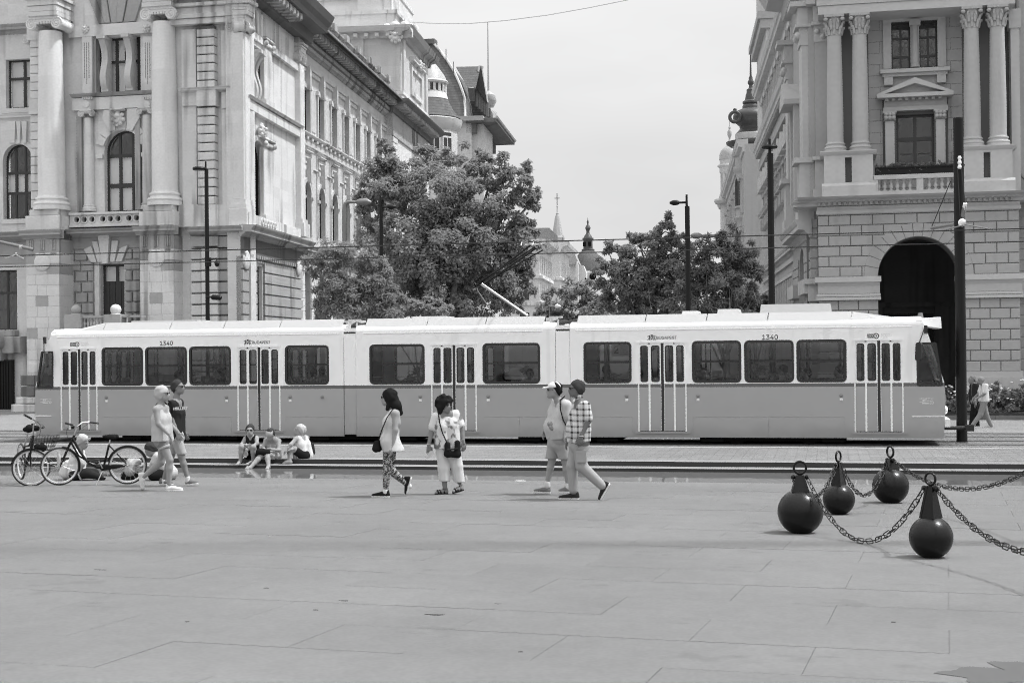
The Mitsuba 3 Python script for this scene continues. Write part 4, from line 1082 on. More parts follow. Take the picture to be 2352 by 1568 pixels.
pc = (lsu(575, 300, PAV) + lsu(640, 300, PAV)) / 2; pwd = 1.5
pU = rect(lsu(571, 200, PAV), lsu(608, 200, PAV), lsz(590, 236, PAV), lsz(585, 108, PAV)); pA = arch(lsu(574, 400, PAV), lsu(604, 400, PAV), lsz(586, 500, PAV), lsz(586, 322, PAV)); pc = (pU.bounds[0] + pU.bounds[2]) / 2; pG = rect(pc + .1 - .5, pc + .1 + .5, .2, lsz(612, 614, PAV))
part(pal, 'street_wall', LS.prism(rect(pv1 - .2, u_end1, -.3, z_cor_top - .2).difference(unary_union(wu + wa + wg)), -.45, 0), 'mat_limestone_clean')
part(pal, 'pavilion_wall', LS.prism(rect(pv0, pv1, -.3, zt).difference(unary_union([pU, pA, pG])), PAV - .6, PAV), ST)
part(pal, 'pavilion_wall', LS.box(pv1 - .3, pv1, -.3, z_cor_top + 1, -.3, PAV - .002), ST)
for k in range(nb):
    c = uw[0] + k * bay
    win(LS, pal, wu[k], -.19, (.5,), (.6,), room=.2, glass='mat_dim_glass'); win(LS, pal, wa[k], -.20, (.5,), (.3, .72), room=.2, glass='mat_dim_glass')
    if k < 3: win(LS, pal, wg[k], -.3, (.5,), (.6,), room=.2)
    a, b = c - ww / 2, c + ww / 2
    part(pal, 'window_frame', [LS.prism(rect(a - .20, b + .20, z_wb, z_wt + .22).difference(wu[k]), 0, .10)], 'mat_limestone_clean')
    part(pal, 'window_keystone', LS.prism(Polygon([(c - .10, z_wt - .05), (c + .10, z_wt - .05), (c + .20, z_arc - .1), (c - .20, z_arc - .1)]), 0, .30), 'mat_limestone_clean')
    part(pal, 'window_ear', [LS.box(a - .34, a - .06, z_wt + .02, z_wt + .24, 0, .18), LS.box(b + .06, b + .34, z_wt + .02, z_wt + .24, 0, .18)], ST)
    part(pal, 'wall_panel', LS.cham(b + .48, b + bay - ww - .48, z_wb + .15, z_wt - .35, 0, .05, .02), 'mat_limestone_clean')
    part(pal, 'arch_frame', LS.prism(arch(c - ww * .56 - .2, c + ww * .56 + .2, z_ab, z_at + .22).difference(wa[k]), 0, .09), 'mat_limestone_clean')
    part(pal, 'arch_keystone', LS.prism(Polygon([(c - .09, z_at - .08), (c + .09, z_at - .08), (c + .19, z_at + 1.25), (c - .19, z_at + 1.25)]), 0, .30), 'mat_limestone_clean')
    zi = z_at - ww * .56 - .2
    part(pal, 'impost', [LS.box(c + ww * .56 + .02, c + ww * .56 + .3, zi - .08, zi + .08, 0, .18), LS.box(c - ww * .56 - .3, c - ww * .56 - .02, zi - .08, zi + .08, 0, .18)], 'mat_limestone_clean')
    z0p, z1p = z_at + .95, z_st0 - .45
    part(pal, 'blind_panel', [LS.prism(rect(a - .05, b + .05, z0p, z1p).difference(rect(a + .10, b - .10, z0p + .12, z1p - .22)), 0, .09)], 'mat_limestone_clean')
    part(pal, 'panel_hood', LS.corn(a - .18, b + .18, z1p + .02, z1p + .28, .0, .30), ST)
    part(pal, 'ledge', [LS.box(b + .25, b + bay - ww - .25, z_at + .78, z_at + .86, 0, .10), LS.box(a - .26, a - .02, z_at + .56, z_at + .8, 0, .17), LS.box(b + .02, b + .26, z_at + .56, z_at + .8, 0, .17)], ST)
    part(pal, 'wall_strip', [LS.box(b + .32, b + .40, z_ab, z_st0 - .25, 0, .06), LS.box(a - .40, a - .32, z_ab, z_st0 - .25, 0, .06)], 'mat_limestone_clean')
ue = u_end0
part(pal, 'string_band', LS.box(pv1, ue, z_st0, z_st1 - .22, 0, .16), 'mat_limestone_clean')
part(pal, 'string_course', LS.run([(0, z_st1 - .1), (.22, z_st1 - .1), (.36, z_st1 + .0), (.36, z_st1 + .05), (0, z_st1 + .08)], pv1, ue), ST)
n_d = int((ue - pv1) / (bay / 3))
for k in range(n_d):
    u = pv1 + (k + .5) * bay / 3
    part(pal, 'string_block', LS.cham(u - .16, u + .16, z_st1 - .30, z_st1 - .1, 0, .28, .03), 'mat_limestone_clean')
part(pal, 'architrave', [LS.box(pv1, ue, z_arc - .42, z_arc - .2, 0, .10), LS.box(pv1, ue, z_arc - .18, z_arc, 0, .18)], 'mat_limestone_clean')
part(pal, 'frieze_moulding', LS.corn(pv1, ue, z_fr - .25, z_fr, .05, .35), STP)
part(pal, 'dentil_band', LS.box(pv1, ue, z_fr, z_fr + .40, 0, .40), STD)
n_m = int((ue - pv1) / .62)
for k in range(n_m * 2):
    u = pv1 + (k + .5) * .31
    if k % 2 == 0: part(pal, 'modillion', LS.cham(u - .13, u + .13, z_fr + .42, z_fr + .78, .3, .98, .06), STP)
dent = [LS.box(pv1 + k * .22, pv1 + k * .22 + .13, z_fr + .08, z_fr + .26, .38, .48) for k in range(int((ue - pv1) / .22))]
part(pal, 'dentils', dent, STP, kind='stuff')
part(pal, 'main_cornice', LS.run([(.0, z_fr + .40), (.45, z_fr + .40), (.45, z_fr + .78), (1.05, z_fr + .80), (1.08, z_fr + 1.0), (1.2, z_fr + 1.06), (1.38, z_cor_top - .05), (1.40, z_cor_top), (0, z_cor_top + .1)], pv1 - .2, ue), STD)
# parapet with piers
part(pal, 'parapet', LS.box(pv1 + .4, ue, z_cor_top, z_pt - .25, -.3, .25), 'mat_limestone_clean')
part(pal, 'parapet_coping', LS.run([(-.4, z_pt - .25), (.32, z_pt - .25), (.45, z_pt - .1), (.45, z_pt), (-.4, z_pt)], pv1 + .4, ue), STP)
for k in range(nb + 1):
    c = uw[0] + (k - .5) * bay
    if c > ue - .5 or c < pv1 + .3: continue
    part(pal, 'parapet_pier', LS.box(c - .26, c + .26, z_cor_top, z_pt - .25, .2, .42), 'mat_limestone_clean')
    part(pal, 'parapet_cap', LS.box(c - .36, c + .36, z_pt - .26, z_pt + .16, -.4, .62), STP)
    part(pal, 'parapet_panel', LS.prism(rect(c + .5, c + bay - .5, z_cor_top + .2, z_pt - .45).difference(rect(c + .62, c + bay - .62, z_cor_top + .32, z_pt - .57)), .25, .31), ST)
# base of the street side
part(pal, 'street_base_cornice', LS.corn(pv1 - .1, ue, z_bc - .4, z_bc + .05, .05, .55), STP)
part(pal, 'street_base_frieze', LS.box(pv1, ue, z_bc - 1.15, z_bc - .4, 0, .12), STP)
part(pal, 'street_dentil', [LS.box(pv1 + k * .45, pv1 + k * .45 + .2, z_bc - 1.27, z_bc - 1.15, 0, .2) for k in range(24)], ST, kind='stuff')
for k in range(7):
    z1 = z_bc - 1.3 - k * .72
    if z1 < .3: break
    part(pal, 'street_stone', [LS.prism(g_, 0, .05) for g_ in getattr(rect(pv1 + .02, uw[2] + 3, z1 - .70, z1).difference(unary_union([g.buffer(.05) for g in wg])), 'geoms', [])], ST)
# pavilion side: window dressings, pilasters, base
win(LS, pal, pU, PAV - .30, (.5,), (.55,), room=.25, glass='mat_dim_glass'); win(LS, pal, pA, PAV - .26, (.5,), (.3, .68), room=.25, glass='mat_dim_glass'); win(LS, pal, pG, PAV - .2, (.5,), (.7,), room=.3, glass='mat_dim_glass')
part(pal, 'console', console(LS, pc - .1, lsz(585, 230, PAV), lsz(585, 128, PAV), PAV - .25, .3), 'mat_limestone_clean', 30)
part(pal, 'console', console(LS, pc - .75, lsz(576, 232, PAV), lsz(576, 122, PAV), PAV - .25, .3), 'mat_limestone_clean', 30)
part(pal, 'pavilion_band', [LS.box(pv0 + .4, pv1 - .4, lsz(606, 275, PAV), lsz(606, 255, PAV), PAV, PAV + .25), LS.corn(pv0 + .4, pv1 - .4, lsz(606, 255, PAV), lsz(606, 247, PAV), PAV, PAV + .4)], ST)
part(pal, 'pavilion_lintel', LS.box(pv0 + .4, pv1 - .4, lsz(600, 108, PAV), lsz(600, 92, PAV), PAV - .2, PAV + .2), ST)
part(pal, 'fan_stone', [LS.prism(Polygon([(pc - .7 + .3 * k, lsz(600, 90, PAV)), (pc - .42 + .3 * k, lsz(600, 90, PAV)), (pc - .38 + .40 * k - .2, lsz(600, 40, PAV)), (pc - .75 + .40 * k - .2, lsz(600, 40, PAV))]), PAV, PAV + .1 + .08 * (k % 2)) for k in range(5)], ST)
part(pal, 'keystone_mask', mask_face(LS, pc, lsz(590, 300, PAV), PAV + .15, .55), 'mat_limestone', True)
for y0, y1, x0, x1 in ((100, 238, 607, 624), (330, 500, 606, 626)):
    a, b = lsu(x0, (y0 + y1) / 2, PAV + .2), lsu(x1, (y0 + y1) / 2, PAV + .2); z0, z1 = lsz(x1, y1, PAV + .2), lsz(x0, y0 - 8, PAV + .2)
    part(pal, 'side_pilaster', LS.cham(a, b, z0, z1, PAV, PAV + .22, .03), ST)
    part(pal, 'side_capital', [LS.box(a - .12, b + .12, z1, z1 + .14, PAV, PAV + .34), LS.box(a - .06, b + .06, z1 - .3, z1 - .05, PAV, PAV + .28)] + [sphere(LS.P(q, z1 - .15, PAV + .3), .13, 1) for q in (a, b)], ST, True)
    part(pal, 'side_base', LS.box(a - .1, b + .1, z0 - .3, z0, PAV, PAV + .32), ST)
    for u0, u1, pp_ in ((pU.bounds[0] - .25, pU.bounds[2] + .25, pU), (pA.bounds[0] - .25, pA.bounds[2] + .25, pA)):
        if (pp_ is pU) == (y0 == 100): part(pal, 'side_window_case', LS.prism(pp_.buffer(.22).difference(pp_.union(rect(u0 - 1, u1 + 1, -9, pp_.bounds[1]))), PAV, PAV + .10), ST)
part(pal, 'side_balustrade', [LS.box(pv0 + .9, pv1 - .9, lsz(610, 526, PAV), lsz(610, 506, PAV), PAV, PAV + .3)] + [LS.prism(Point(pv0 + 2.4 + .42 * k, lsz(610, 516, PAV)).buffer(.16).difference(Point(pv0 + 2.4 + .42 * k, lsz(610, 516, PAV)).buffer(.09)), PAV + .3, PAV + .36) for k in range(6)], ST)
pf = Wall(LS.P(0, 0, PAV), sd, sn); zpc = pf.Z(665, 66, .3)
for c, w_, yb_, yc in ((pv0 + .36, .36, 480, 82), (pv1 - .42, .42, 480, 98)):
    zz0, zz1 = pf.Z(*((556, 478) if c < 1 else (654, 494))), pf.Z(*((552, 84) if c < 1 else (654, 130)))
    part(pal, 'pavilion_pilaster', pf.cham(c - w_, c + w_, zz0, zz1, -.3, .30, .03), 'mat_limestone')
    part(pal, 'pavilion_pilaster_base', [pf.box(c - w_ - .1, c + w_ + .1, zz0 - .22, zz0, -.3, .38), pf.box(c - w_ - .16, c + w_ + .16, zz0 - .9, zz0 - .22, -.3, .46)], ST)
    part(pal, 'pavilion_capital', ionic(pf, c, zz1, zz1 + .75, .30, w_ * .85, .5), ST, 40)
    hE = (zpc - zz1 - .75)
    for k, (h0, h1, e) in enumerate(((.76, .75 + .16 * hE, .36), (.77 + .16 * hE, .75 + .3 * hE, .42), (.77 + .3 * hE, .75 + .42 * hE, .34), (.76 + .42 * hE, .75 + .52 * hE, .5), (.75 + .52 * hE, .75 + hE, .25))):
        part(pal, 'pavilion_entablature', pf.box(c - w_ - .05, c + w_ + .05, zz1 + h0, zz1 + h1, -.3, e), ST if k < 4 else STP)
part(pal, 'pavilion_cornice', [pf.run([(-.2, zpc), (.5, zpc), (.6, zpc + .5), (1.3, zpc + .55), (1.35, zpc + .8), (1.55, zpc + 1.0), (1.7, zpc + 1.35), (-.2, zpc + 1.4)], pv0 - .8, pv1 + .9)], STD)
for k in range(12):
    u = pv0 - .5 + k * .62
    if u < pv1 + .6: part(pal, 'modillion', pf.cham(u, u + .28, zpc + .14, zpc + .52, .4, 1.2, .06), STP)
LFc = [LF.run([(.2, zpc), (1.3, zpc), (1.4, zpc + .5), (2.1, zpc + .55), (2.15, zpc + .8), (2.35, zpc + 1.0), (2.5, zpc + 1.35), (.2, zpc + 1.4)], lu(400), LF.U(553, 20, .95) + 1.2)]
part(pal, 'pavilion_cornice', LFc, STD)
# pavilion ground floor: the cornice, dentils, dark weathered courses, two roundels
zq = pf.Z(620, 540); part(pal, 'base_cornice', pf.corn(pv0 - .35, pv1 + .35, zq - .45, zq + .06, .1, .75), STP)
part(pal, 'base_frieze', pf.box(pv0, pv1, zq - 1.15, zq - .45, 0, .16), STD)
part(pal, 'base_dentil', [pf.box(pv0 + k * .36 + .05, pv0 + k * .36 + .25, zq - 1.30, zq - 1.15, 0, .22) for k in range(int((pv1 - pv0) / .36))], STP, kind='stuff')
stone_rows(pf, pal, 'base_stone', pv0 + .02, pv1 - .02, .1, zq - 1.32, .52, -.1, .10, STP, None, cut=pG.buffer(.12, join_style=2), seed=21, joint=.07)
part(pal, 'base_core', [pf.box(pv0, pG.bounds[0] - .05, -.2, zq - 1.3, -.2, .0), pf.box(pG.bounds[2] + .05, pv1, -.2, zq - 1.3, -.2, .0)], 'mat_dark_stone')
for px, py in ((572, 597), (692, 613)):
    u, z = pf.uz(px - 8, py, .1)
    part(pal, 'medallion', xf(lathe([(.42, 0), (.42, .08), (.3, .14), (0, .16)], sides=24), frame(pf.P(min(u, pv1 - .45), z, .1), pf.u, (0, 0, 1), pf.n)), ST, 40)
# far-end pavilion and its attic
e0, e1 = u_end0, u_end1 + .5
part(pal, 'end_wall', LS.box(e0, e1, -.3, z_cor_top - .3, -.5, .5), ST)
stone_rows(LS, pal, 'end_quoin', e0 - .02, e0 + 1.6, 9, z_arc - .7, .42, 0, .62, ST, joint=.06, seed=31)
part(pal, 'end_entablature', [LS.box(e0, e1, z_arc - .7, z_arc - .2, 0, .62), LS.box(e0, e1, z_arc - .18, z_fr, 0, .56)], STP)
part(pal, 'end_cornice', LS.run([(0, z_fr), (.7, z_fr), (.8, z_fr + .5), (1.4, z_fr + .6), (1.75, z_cor_top), (1.8, z_cor_top + .1), (0, z_cor_top + .2)], e0 - .5, e1 + .9), STD)
part(pal, 'modillion', [LS.cham(e0 + k * .62, e0 + k * .62 + .28, z_fr + .36, z_fr + .72, .6, 1.45, .06) for k in range(int((e1 - e0) / .62))], STP)
# ------------------------------------------------------------------ the ministry on the right: portico with paired columns over an arch
YR = on_z(2250, 956, -.17)[1]
RF = Wall((0, YR, 0), (1, 0, 0), (0, -1, 0))
SC, SCP, SCC = 'mat_stucco', 'mat_stucco_pale', 'mat_stucco_column'
mins = thing('stucco_palace', 'smooth grey stucco palace with paired columns above a big dark archway, on the right', 'building')
ru = lambda x, y=500, d=0: RF.U(x, y, d)
rz = lambda y, x=2110, d=0: RF.Z(x, y, d)
def rb(x0, x1, y0, y1, d0, d1, c=0):
    xm, ym = (x0 + x1) / 2, (y0 + y1) / 2
    a = (RF.U(x0, ym, d1), RF.U(x1, ym, d1), RF.Z(xm, y1, d1), RF.Z(xm, y0, d1))
    return RF.cham(*a, d0, d1, c) if c else RF.box(*a, d0, d1)
gx0, gx1 = ru(1880, 700), ru(2344, 700)
ac0, ac1 = ru(2017, 640), ru(2204, 640); acx = (ac0 + ac1) / 2; ar = (ac1 - ac0) / 2
zsp = rz(636, 2017); zcr = zsp + ar * 1.0
ao = arch(ac0, ac1, -.3, zcr, 24)
z_str = rz(461, 1900, .5); z_fl = rz(488, 2110)
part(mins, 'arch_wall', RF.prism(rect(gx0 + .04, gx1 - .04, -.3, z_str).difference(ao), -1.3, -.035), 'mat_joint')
ro = ar * 126 / 93.5
ring_ = Point(acx, zsp).buffer(ro, quad_segs=24).intersection(rect(-99, 99, zsp, 99)).union(ao)
# coursed blocks round the arch
zi0, zi1 = rz(688, 1950), rz(636, 1950)
stone_rows(RF, mins, 'wall_block', gx0, gx1, zi1 + .02, z_fl, .405, -.2, 0, SC, .78, cut=ring_.buffer(.012), joint=.03, c=.02, jit=.003, seed=41)
for a, b in ((gx0, ac0), (ac1, gx1)):
    stone_rows(RF, mins, 'wall_block', a, b, rz(852, 2250), zi0, .405, -.2, 0, SC, .78, joint=.03, c=.02, jit=.003, seed=42)
    part(mins, 'impost', [RF.box(a - (.12 if a == gx0 else .10), b + .10, zi1 - .20, zi1, -1.0, .26), RF.run([(0, zi0 + .22), (.06, zi0 + .22), (.10, zi1 - .35), (.2, zi1 - .2), (0, zi1 - .2)], a - .02, b + .06), RF.box(a - .06, b + .08, zi0 + .11, zi0 + .21, -1.0, .12), RF.box(a - .08, b + .09, zi0 - .02, zi0 + .09, -1.0, .16)], SCP)
    part(mins, 'plinth', [RF.box(a - .06, b + .06, rz(866, 2250), rz(852, 2250), -1.0, .10), RF.box(a - .12, b + .1, -.3, rz(866, 2250), -1.0, .16)], SCP)
voussoirs(RF, mins, 'arch_stone', acx, zsp + .02, ar + .01, ro, -.6, 0, SC, 15, 0, math.pi, gap=.006)
for k in range(15):
    a = math.pi * k / 15
# deep porch behind the arch
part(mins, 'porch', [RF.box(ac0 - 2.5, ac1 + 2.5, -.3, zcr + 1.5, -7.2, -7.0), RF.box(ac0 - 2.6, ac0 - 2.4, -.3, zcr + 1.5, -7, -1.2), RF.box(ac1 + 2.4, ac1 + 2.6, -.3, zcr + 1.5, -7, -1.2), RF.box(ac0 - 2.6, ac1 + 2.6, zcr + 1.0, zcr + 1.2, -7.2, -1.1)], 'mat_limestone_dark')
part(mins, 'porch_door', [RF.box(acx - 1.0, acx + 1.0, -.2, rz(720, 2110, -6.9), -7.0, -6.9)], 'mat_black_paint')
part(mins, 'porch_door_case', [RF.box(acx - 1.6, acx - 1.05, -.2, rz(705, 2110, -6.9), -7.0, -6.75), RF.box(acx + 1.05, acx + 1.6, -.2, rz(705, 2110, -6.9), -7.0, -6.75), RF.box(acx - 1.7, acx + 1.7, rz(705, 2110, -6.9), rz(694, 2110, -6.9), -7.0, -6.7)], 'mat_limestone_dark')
# cornice under the balcony
zc0, zc1 = rz(470, 1950, .4), rz(449, 1950, .9)
part(mins, 'frieze', RF.box(gx0 - .02, gx1 + .02, z_fl, zc0 - .02, -.5, .05), SCP)
part(mins, 'string', [RF.box(gx0 - .05, gx1 + .05, z_fl + .03, z_fl + .16, -.2, .10)], SCP)
part(mins, 'balcony_cornice', RF.run([(-.5, zc0), (.10, zc0), (.14, zc0 + .1), (.30, zc0 + .14), (.30, zc0 + .2), (.62, zc0 + .22), (.66, zc1 - .06), (.78, zc1), (-1.5, zc1 + .01)], gx0 - .72, gx1 + .72), SCP)
part(mins, 'dentil', [RF.box(gx0 + k * .19, gx0 + k * .19 + .1, zc0 + .0, zc0 + .12, .1, .26) for k in range(int((gx1 - gx0) / .19))], SC, kind='stuff')
# pedestals, columns
zpt = rz(347, 1950, .45); zpb = zc1
colx = ((1918.5, 1976.4), (2233.6, 2292.8)); DC = .0
rad = (RF.U(1918.5 + 19, 330, DC) - RF.U(1918.5 - 19, 330, DC)) / 2
zct = rz(36, 1947, DC); zcb = zpt
for a, b in colx:
    ca, cb_ = RF.U(a, 300, DC), RF.U(b, 300, DC); m = (ca + cb_) / 2; hw = (cb_ - ca) / 2
    slot = rect(m - .10, m + .10, zpb + .55, zpt - .25).buffer(.0)
    body = rect(ca - rad * 1.42, cb_ + rad * 1.42, zpb + .50, zpt - .14).difference(slot.buffer(.02, join_style=1))
    part(mins, 'pedestal', RF.prism(body, -1.2, .48), SCP)
    part(mins, 'pedestal_slot', RF.prism(slot.buffer(.08), -1.3, .20), 'mat_joint')
    part(mins, 'pedestal_cap', RF.run([(-1.2, zpt - .15), (.5, zpt - .15), (.56, zpt - .1), (.62, zpt - .03), (.62, zpt), (-1.2, zpt)], ca - rad * 1.42 - .14, cb_ + rad * 1.42 + .14), SCP)
    part(mins, 'pedestal_base', RF.run([(-1.2, zpb), (.58, zpb), (.58, zpb + .40), (.5, zpb + .50), (-1.2, zpb + .50)], ca - rad * 1.42 - .08, cb_ + rad * 1.42 + .08), SCP)
    for c in (ca, cb_):
        p = RF.P(c, 0, DC); H = zct - zcb
        zcap = zct - .78
        col = part(mins, 'column', lathe(column_profile(zcb, zcap, rad, .38), (p[0], p[1], 0), 28), SCC, 35)
        part(col, 'capital', corinthian(RF, c, zcap, zct, DC, rad * .85), SCC, 40)
    part(mins, 'niche', RF.box(m - hw + rad * .6, m + hw - rad * .6, zpb + .5, zct, -1.24, -1.0), 'mat_joint')  # dark panel painted in for the shadow between the paired columns
# upper wall with its windows
DW = -1.15
zt2 = zct + 3.5
wd = [rect(RF.U(2047, 100, DW), RF.U(2091, 100, DW), rz(158, 2070, DW), rz(51, 2070, DW)), rect(RF.U(2111, 100, DW), RF.U(2153, 100, DW), rz(158, 2070, DW), rz(51, 2070, DW))]
wb = rect(RF.U(2059, 320, DW), RF.U(2146, 320, DW), rz(386, 2103, DW), rz(263, 2103, DW))
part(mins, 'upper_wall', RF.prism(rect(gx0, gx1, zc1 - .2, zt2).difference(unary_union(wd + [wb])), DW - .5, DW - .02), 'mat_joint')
surr = unary_union([w_.buffer(.28, join_style=2) for w_ in wd + [wb]]).union(rect(wb.bounds[0] - .5, wb.bounds[2] + .5, wb.bounds[1], rz(215, 2103, DW)))
stone_rows(RF, mins, 'wall_block', RF.U(1996, 300, DW), RF.U(2212, 300, DW), zc1, zct + .05, .44, DW - .1, DW, SC, .92, cut=surr, joint=.012, c=.008, seed=44)
for w_ in wd: win(RF, mins, w_, DW - .2, (.5,), (.26, .66), fw=.06, bars=.035, blind=None)
win(RF, mins, wb, DW - .22, (.5,), (.55,), fw=.08, bars=.06, sub=((.10, .42, .27, .285), (.58, .9, .27, .285)), blind=None)
su = unary_union(wd).envelope
part(mins, 'window_surround', [RF.prism(su.buffer(.30, join_style=2).difference(unary_union([w_ for w_ in wd] + [rect(-99, 99, -9, su.bounds[1])])), DW, DW + .08)], SCP)
cn = (wd[0].bounds[2] + wd[1].bounds[0]) / 2; p = RF.P(cn, 0, DW + .1)
part(mins, 'colonnette', [lathe(column_profile(su.bounds[1], su.bounds[3] - .2, .13, .18), (p[0], p[1], 0), 16), RF.box(cn - .2, cn + .2, su.bounds[3] - .2, su.bounds[3] + .02, DW, DW + .28)], SCC, 40)
part(mins, 'window_sill', [RF.box(su.bounds[0] - .42, su.bounds[2] + .42, su.bounds[1] - .2, su.bounds[1] - .06, DW, DW + .32), RF.box(su.bounds[0] - .34, su.bounds[2] + .34, su.bounds[1] - .32, su.bounds[1] - .2, DW, DW + .2)], SCP)
part(mins, 'sill_bracket', [RF.box(u - .16, u + .16, su.bounds[1] - .62, su.bounds[1] - .32, DW, DW + .18) for u in (su.bounds[0] - .12, su.bounds[2] + .12)], SCP)
# pedimented surround of the big window
pz0, pzt = rz(222, 2103, DW + .5), rz(178, 2103, DW + .5)
pu0, pu1 = RF.U(2014, 215, DW + .5), RF.U(2190, 215, DW + .5); pm = (pu0 + pu1) / 2
tri = Polygon([(pu0, pz0 + .14), (pu1, pz0 + .14), (pm, pzt)])
part(mins, 'pediment', [RF.prism(tri.difference(affinity.scale(tri, .80, .62, origin=(pm, pz0 + .14))), DW, DW + .58), RF.box(pu0, pu1, pz0, pz0 + .14, DW, DW + .58), RF.prism(tri, DW, DW + .22)], SCP)
part(mins, 'pediment_dentil', [RF.box(pu0 + .3 + k * .24, pu0 + .42 + k * .24, pz0 - .1, pz0, DW, DW + .42) for k in range(int((pu1 - pu0 - .5) / .24))], SC, kind='stuff')
part(mins, 'window_frieze', [RF.box(RF.U(2030, 240, DW), RF.U(2174, 240, DW), rz(247, 2103, DW), pz0, DW, DW + .22), RF.box(RF.U(2028, 240, DW), RF.U(2176, 240, DW), rz(256, 2103, DW), rz(247, 2103, DW), DW, DW + .32)], SC)
for x0, x1 in ((2033, 2055), (2150, 2172)):
    a, b = RF.U(x0, 320, DW + .2), RF.U(x1, 320, DW + .2)
    k = part(mins, 'window_pilaster', RF.cham(a, b, rz(390, 2103, DW), rz(277, 2103, DW), DW, DW + .22, .02), SCP)
    part(k, 'capital', [RF.box(a - .04, b + .04, rz(277, 2103, DW), rz(257, 2103, DW), DW, DW + .26), RF.box(a - .08, b + .08, rz(260, 2103, DW), rz(256, 2103, DW), DW, DW + .34)] + [sphere(RF.P(q, rz(263 + 8 * t, 2103, DW), DW + .30), .085, 1) for q in (a + .04, (a + b) / 2, b - .04) for t in (0, 1)], SCC, 40)
# balcony: balustrade and flower box
bl0, bl1 = RF.U(2007, 425, .35), RF.U(2219, 425, .35)
zb0, zb1 = rz(438, 2103, .35), rz(411, 2103, .35)
part(mins, 'balcony_rail', RF.box(bl0, bl1, zb1, zb1 + .16, .15, .55), SCP)
part(mins, 'balcony_base', RF.box(bl0, bl1, zc1, zb0, .12, .58), SCP)
part(mins, 'balcony_pier', [RF.box(u - .12, u + .12, zb0, zb1, .18, .52) for u in (bl0 + .02, (bl0 + bl1) / 2, bl1 - .02)], SCP)
nb_ = 14
for k in range(nb_):
    u = bl0 + (bl1 - bl0) * (k + .75) / (nb_ + .5)
    if abs(u - (bl0 + bl1) / 2) < .17: continue
    p = RF.P(u, 0, .35)
    part(mins, 'baluster', baluster(p[0], p[1], zb0, zb1, .085), SCP, 40)
fb = solo('flower_box', [RF.box(bl0 + .05, bl1 - .05, zb1 + .18, zb1 + .42, .2, .45)] + [RF.box(bl0 + .05, bl1 - .05, zb1 + .40, zb1 + .45, .16, .5)], 'mat_black_paint', 'long dark flower box on the stone balcony rail over the archway', 'flower box')
# entablature above the columns
part(mins, 'entablature', [RF.box(gx0 + .1, gx1 - .1, zct, zct + .32, DW, rad * 1.2), RF.box(gx0 + .05, gx1 - .05, zct + .33, zct + .62, DW, rad * 1.35), RF.box(gx0, gx1, zct + .63, zct + .75, DW, rad * 1.65), RF.box(gx0 + .1, gx1 - .1, zct + .76, zt2, DW, rad * 1.2)], SCP)
# wall further right
part(mins, 'right_wing', [RF.box(gx1, gx1 + 25, -.3, zt2, -2.5, -1.0)], SC)
part(mins, 'right_wing_pilaster', [RF.box(RF.U(2322, 200, -.6), RF.U(2342, 200, -.6), zc1, zct, -1.1, -.55), RF.box(RF.U(2318, 200, -.6), RF.U(2346, 200, -.6), zct - .7, zct, -1.1, -.5)], SCP)
part(mins, 'right_wing_band', [RF.box(gx1, gx1 + 25, zc0, zc1, -1.1, -.5), RF.box(gx1, gx1 + 25, zi0, zi1, -1.1, -.8)], SCP)
for k in range(24):
    z0 = rz(852, 2250) + k * .405
    if z0 < z_fl - .4: part(mins, 'wall_block', RF.cham(gx1 + .05, gx1 + 24, z0 + .02, z0 + .385, -1.1, -.97, .02), SC)
part(mins, 'down_pipe', tube([RF.P(gx1 + .1, zct + 2, -.85), RF.P(gx1 + .1, zc1 + .8, -.85), RF.P(gx1 + .35, zc1 + .5, -.7), RF.P(gx1 + .35, zc1 - .2, -.5)], .06, 8), 'mat_grey_metal', True)
# corner block left of the portico, then the long street side
DB = -1.0
kx0 = RF.U(1862.5, 650, DB)
zt3 = zt2
part(mins, 'corner_block', RF.box(kx0, gx0 + .3, -.3, zc1, DB - 1.0, DB), SC)
stone_rows(RF, mins, 'corner_stone', kx0 - .03, gx0, zi1 + .02, z_fl, .405, DB - .3, DB + .05, SC, joint=.04, c=.02, seed=46)
stone_rows(RF, mins, 'corner_stone', kx0 - .03, gx0, .6, zi0, .405, DB - .3, DB + .05, SC, joint=.04, c=.02, seed=47)
part(mins, 'corner_impost', [RF.box(kx0 - .25, gx0, zi1 - .2, zi1, DB - .5, DB + .25), RF.box(kx0 - .12, gx0, zi0, zi1 - .2, DB - .5, DB + .12)], SCP)
part(mins, 'corner_cornice', RF.corn(kx0 - .0, gx0, zc0 - .1, zc1 - .02, DB, DB + .62, (1, 0)), SCP)
part(mins, 'corner_pedestal', [RF.box(RF.U(1872, 400, DB + .2), gx0 + .3, zpb, zpt - .1, DB - .3, DB + .2), RF.box(RF.U(1867, 400, DB + .2), gx0 + .3, zpb, zpb + .45, DB - .3, DB + .3), RF.box(RF.U(1866, 340, DB + .2), gx0 + .3, zpt - .14, zpt, DB - .3, DB + .34)], SCP)
cpx0, cpx1 = RF.U(1872, 200, DB + .15), RF.U(1899, 200, DB + .15)
part(mins, 'corner_pilaster', [RF.box(cpx0, cpx1 + .4, zpt, zct - .75, DB - .6, DB + .15)], SC)
part(mins, 'corner_capital', [RF.box(cpx0 - .03, cpx1 + .4, zct - .75, zct - .1, DB - .6, DB + .19), RF.box(cpx0 - .12, cpx1 + .4, zct - .12, zct, DB - .6, DB + .32)] + [sphere(RF.P(cpx0 + .1 + .22 * k, zct - .35 - .2 * (k % 2), DB + .2), .11, 1) for k in range(3)], SCP, 40)
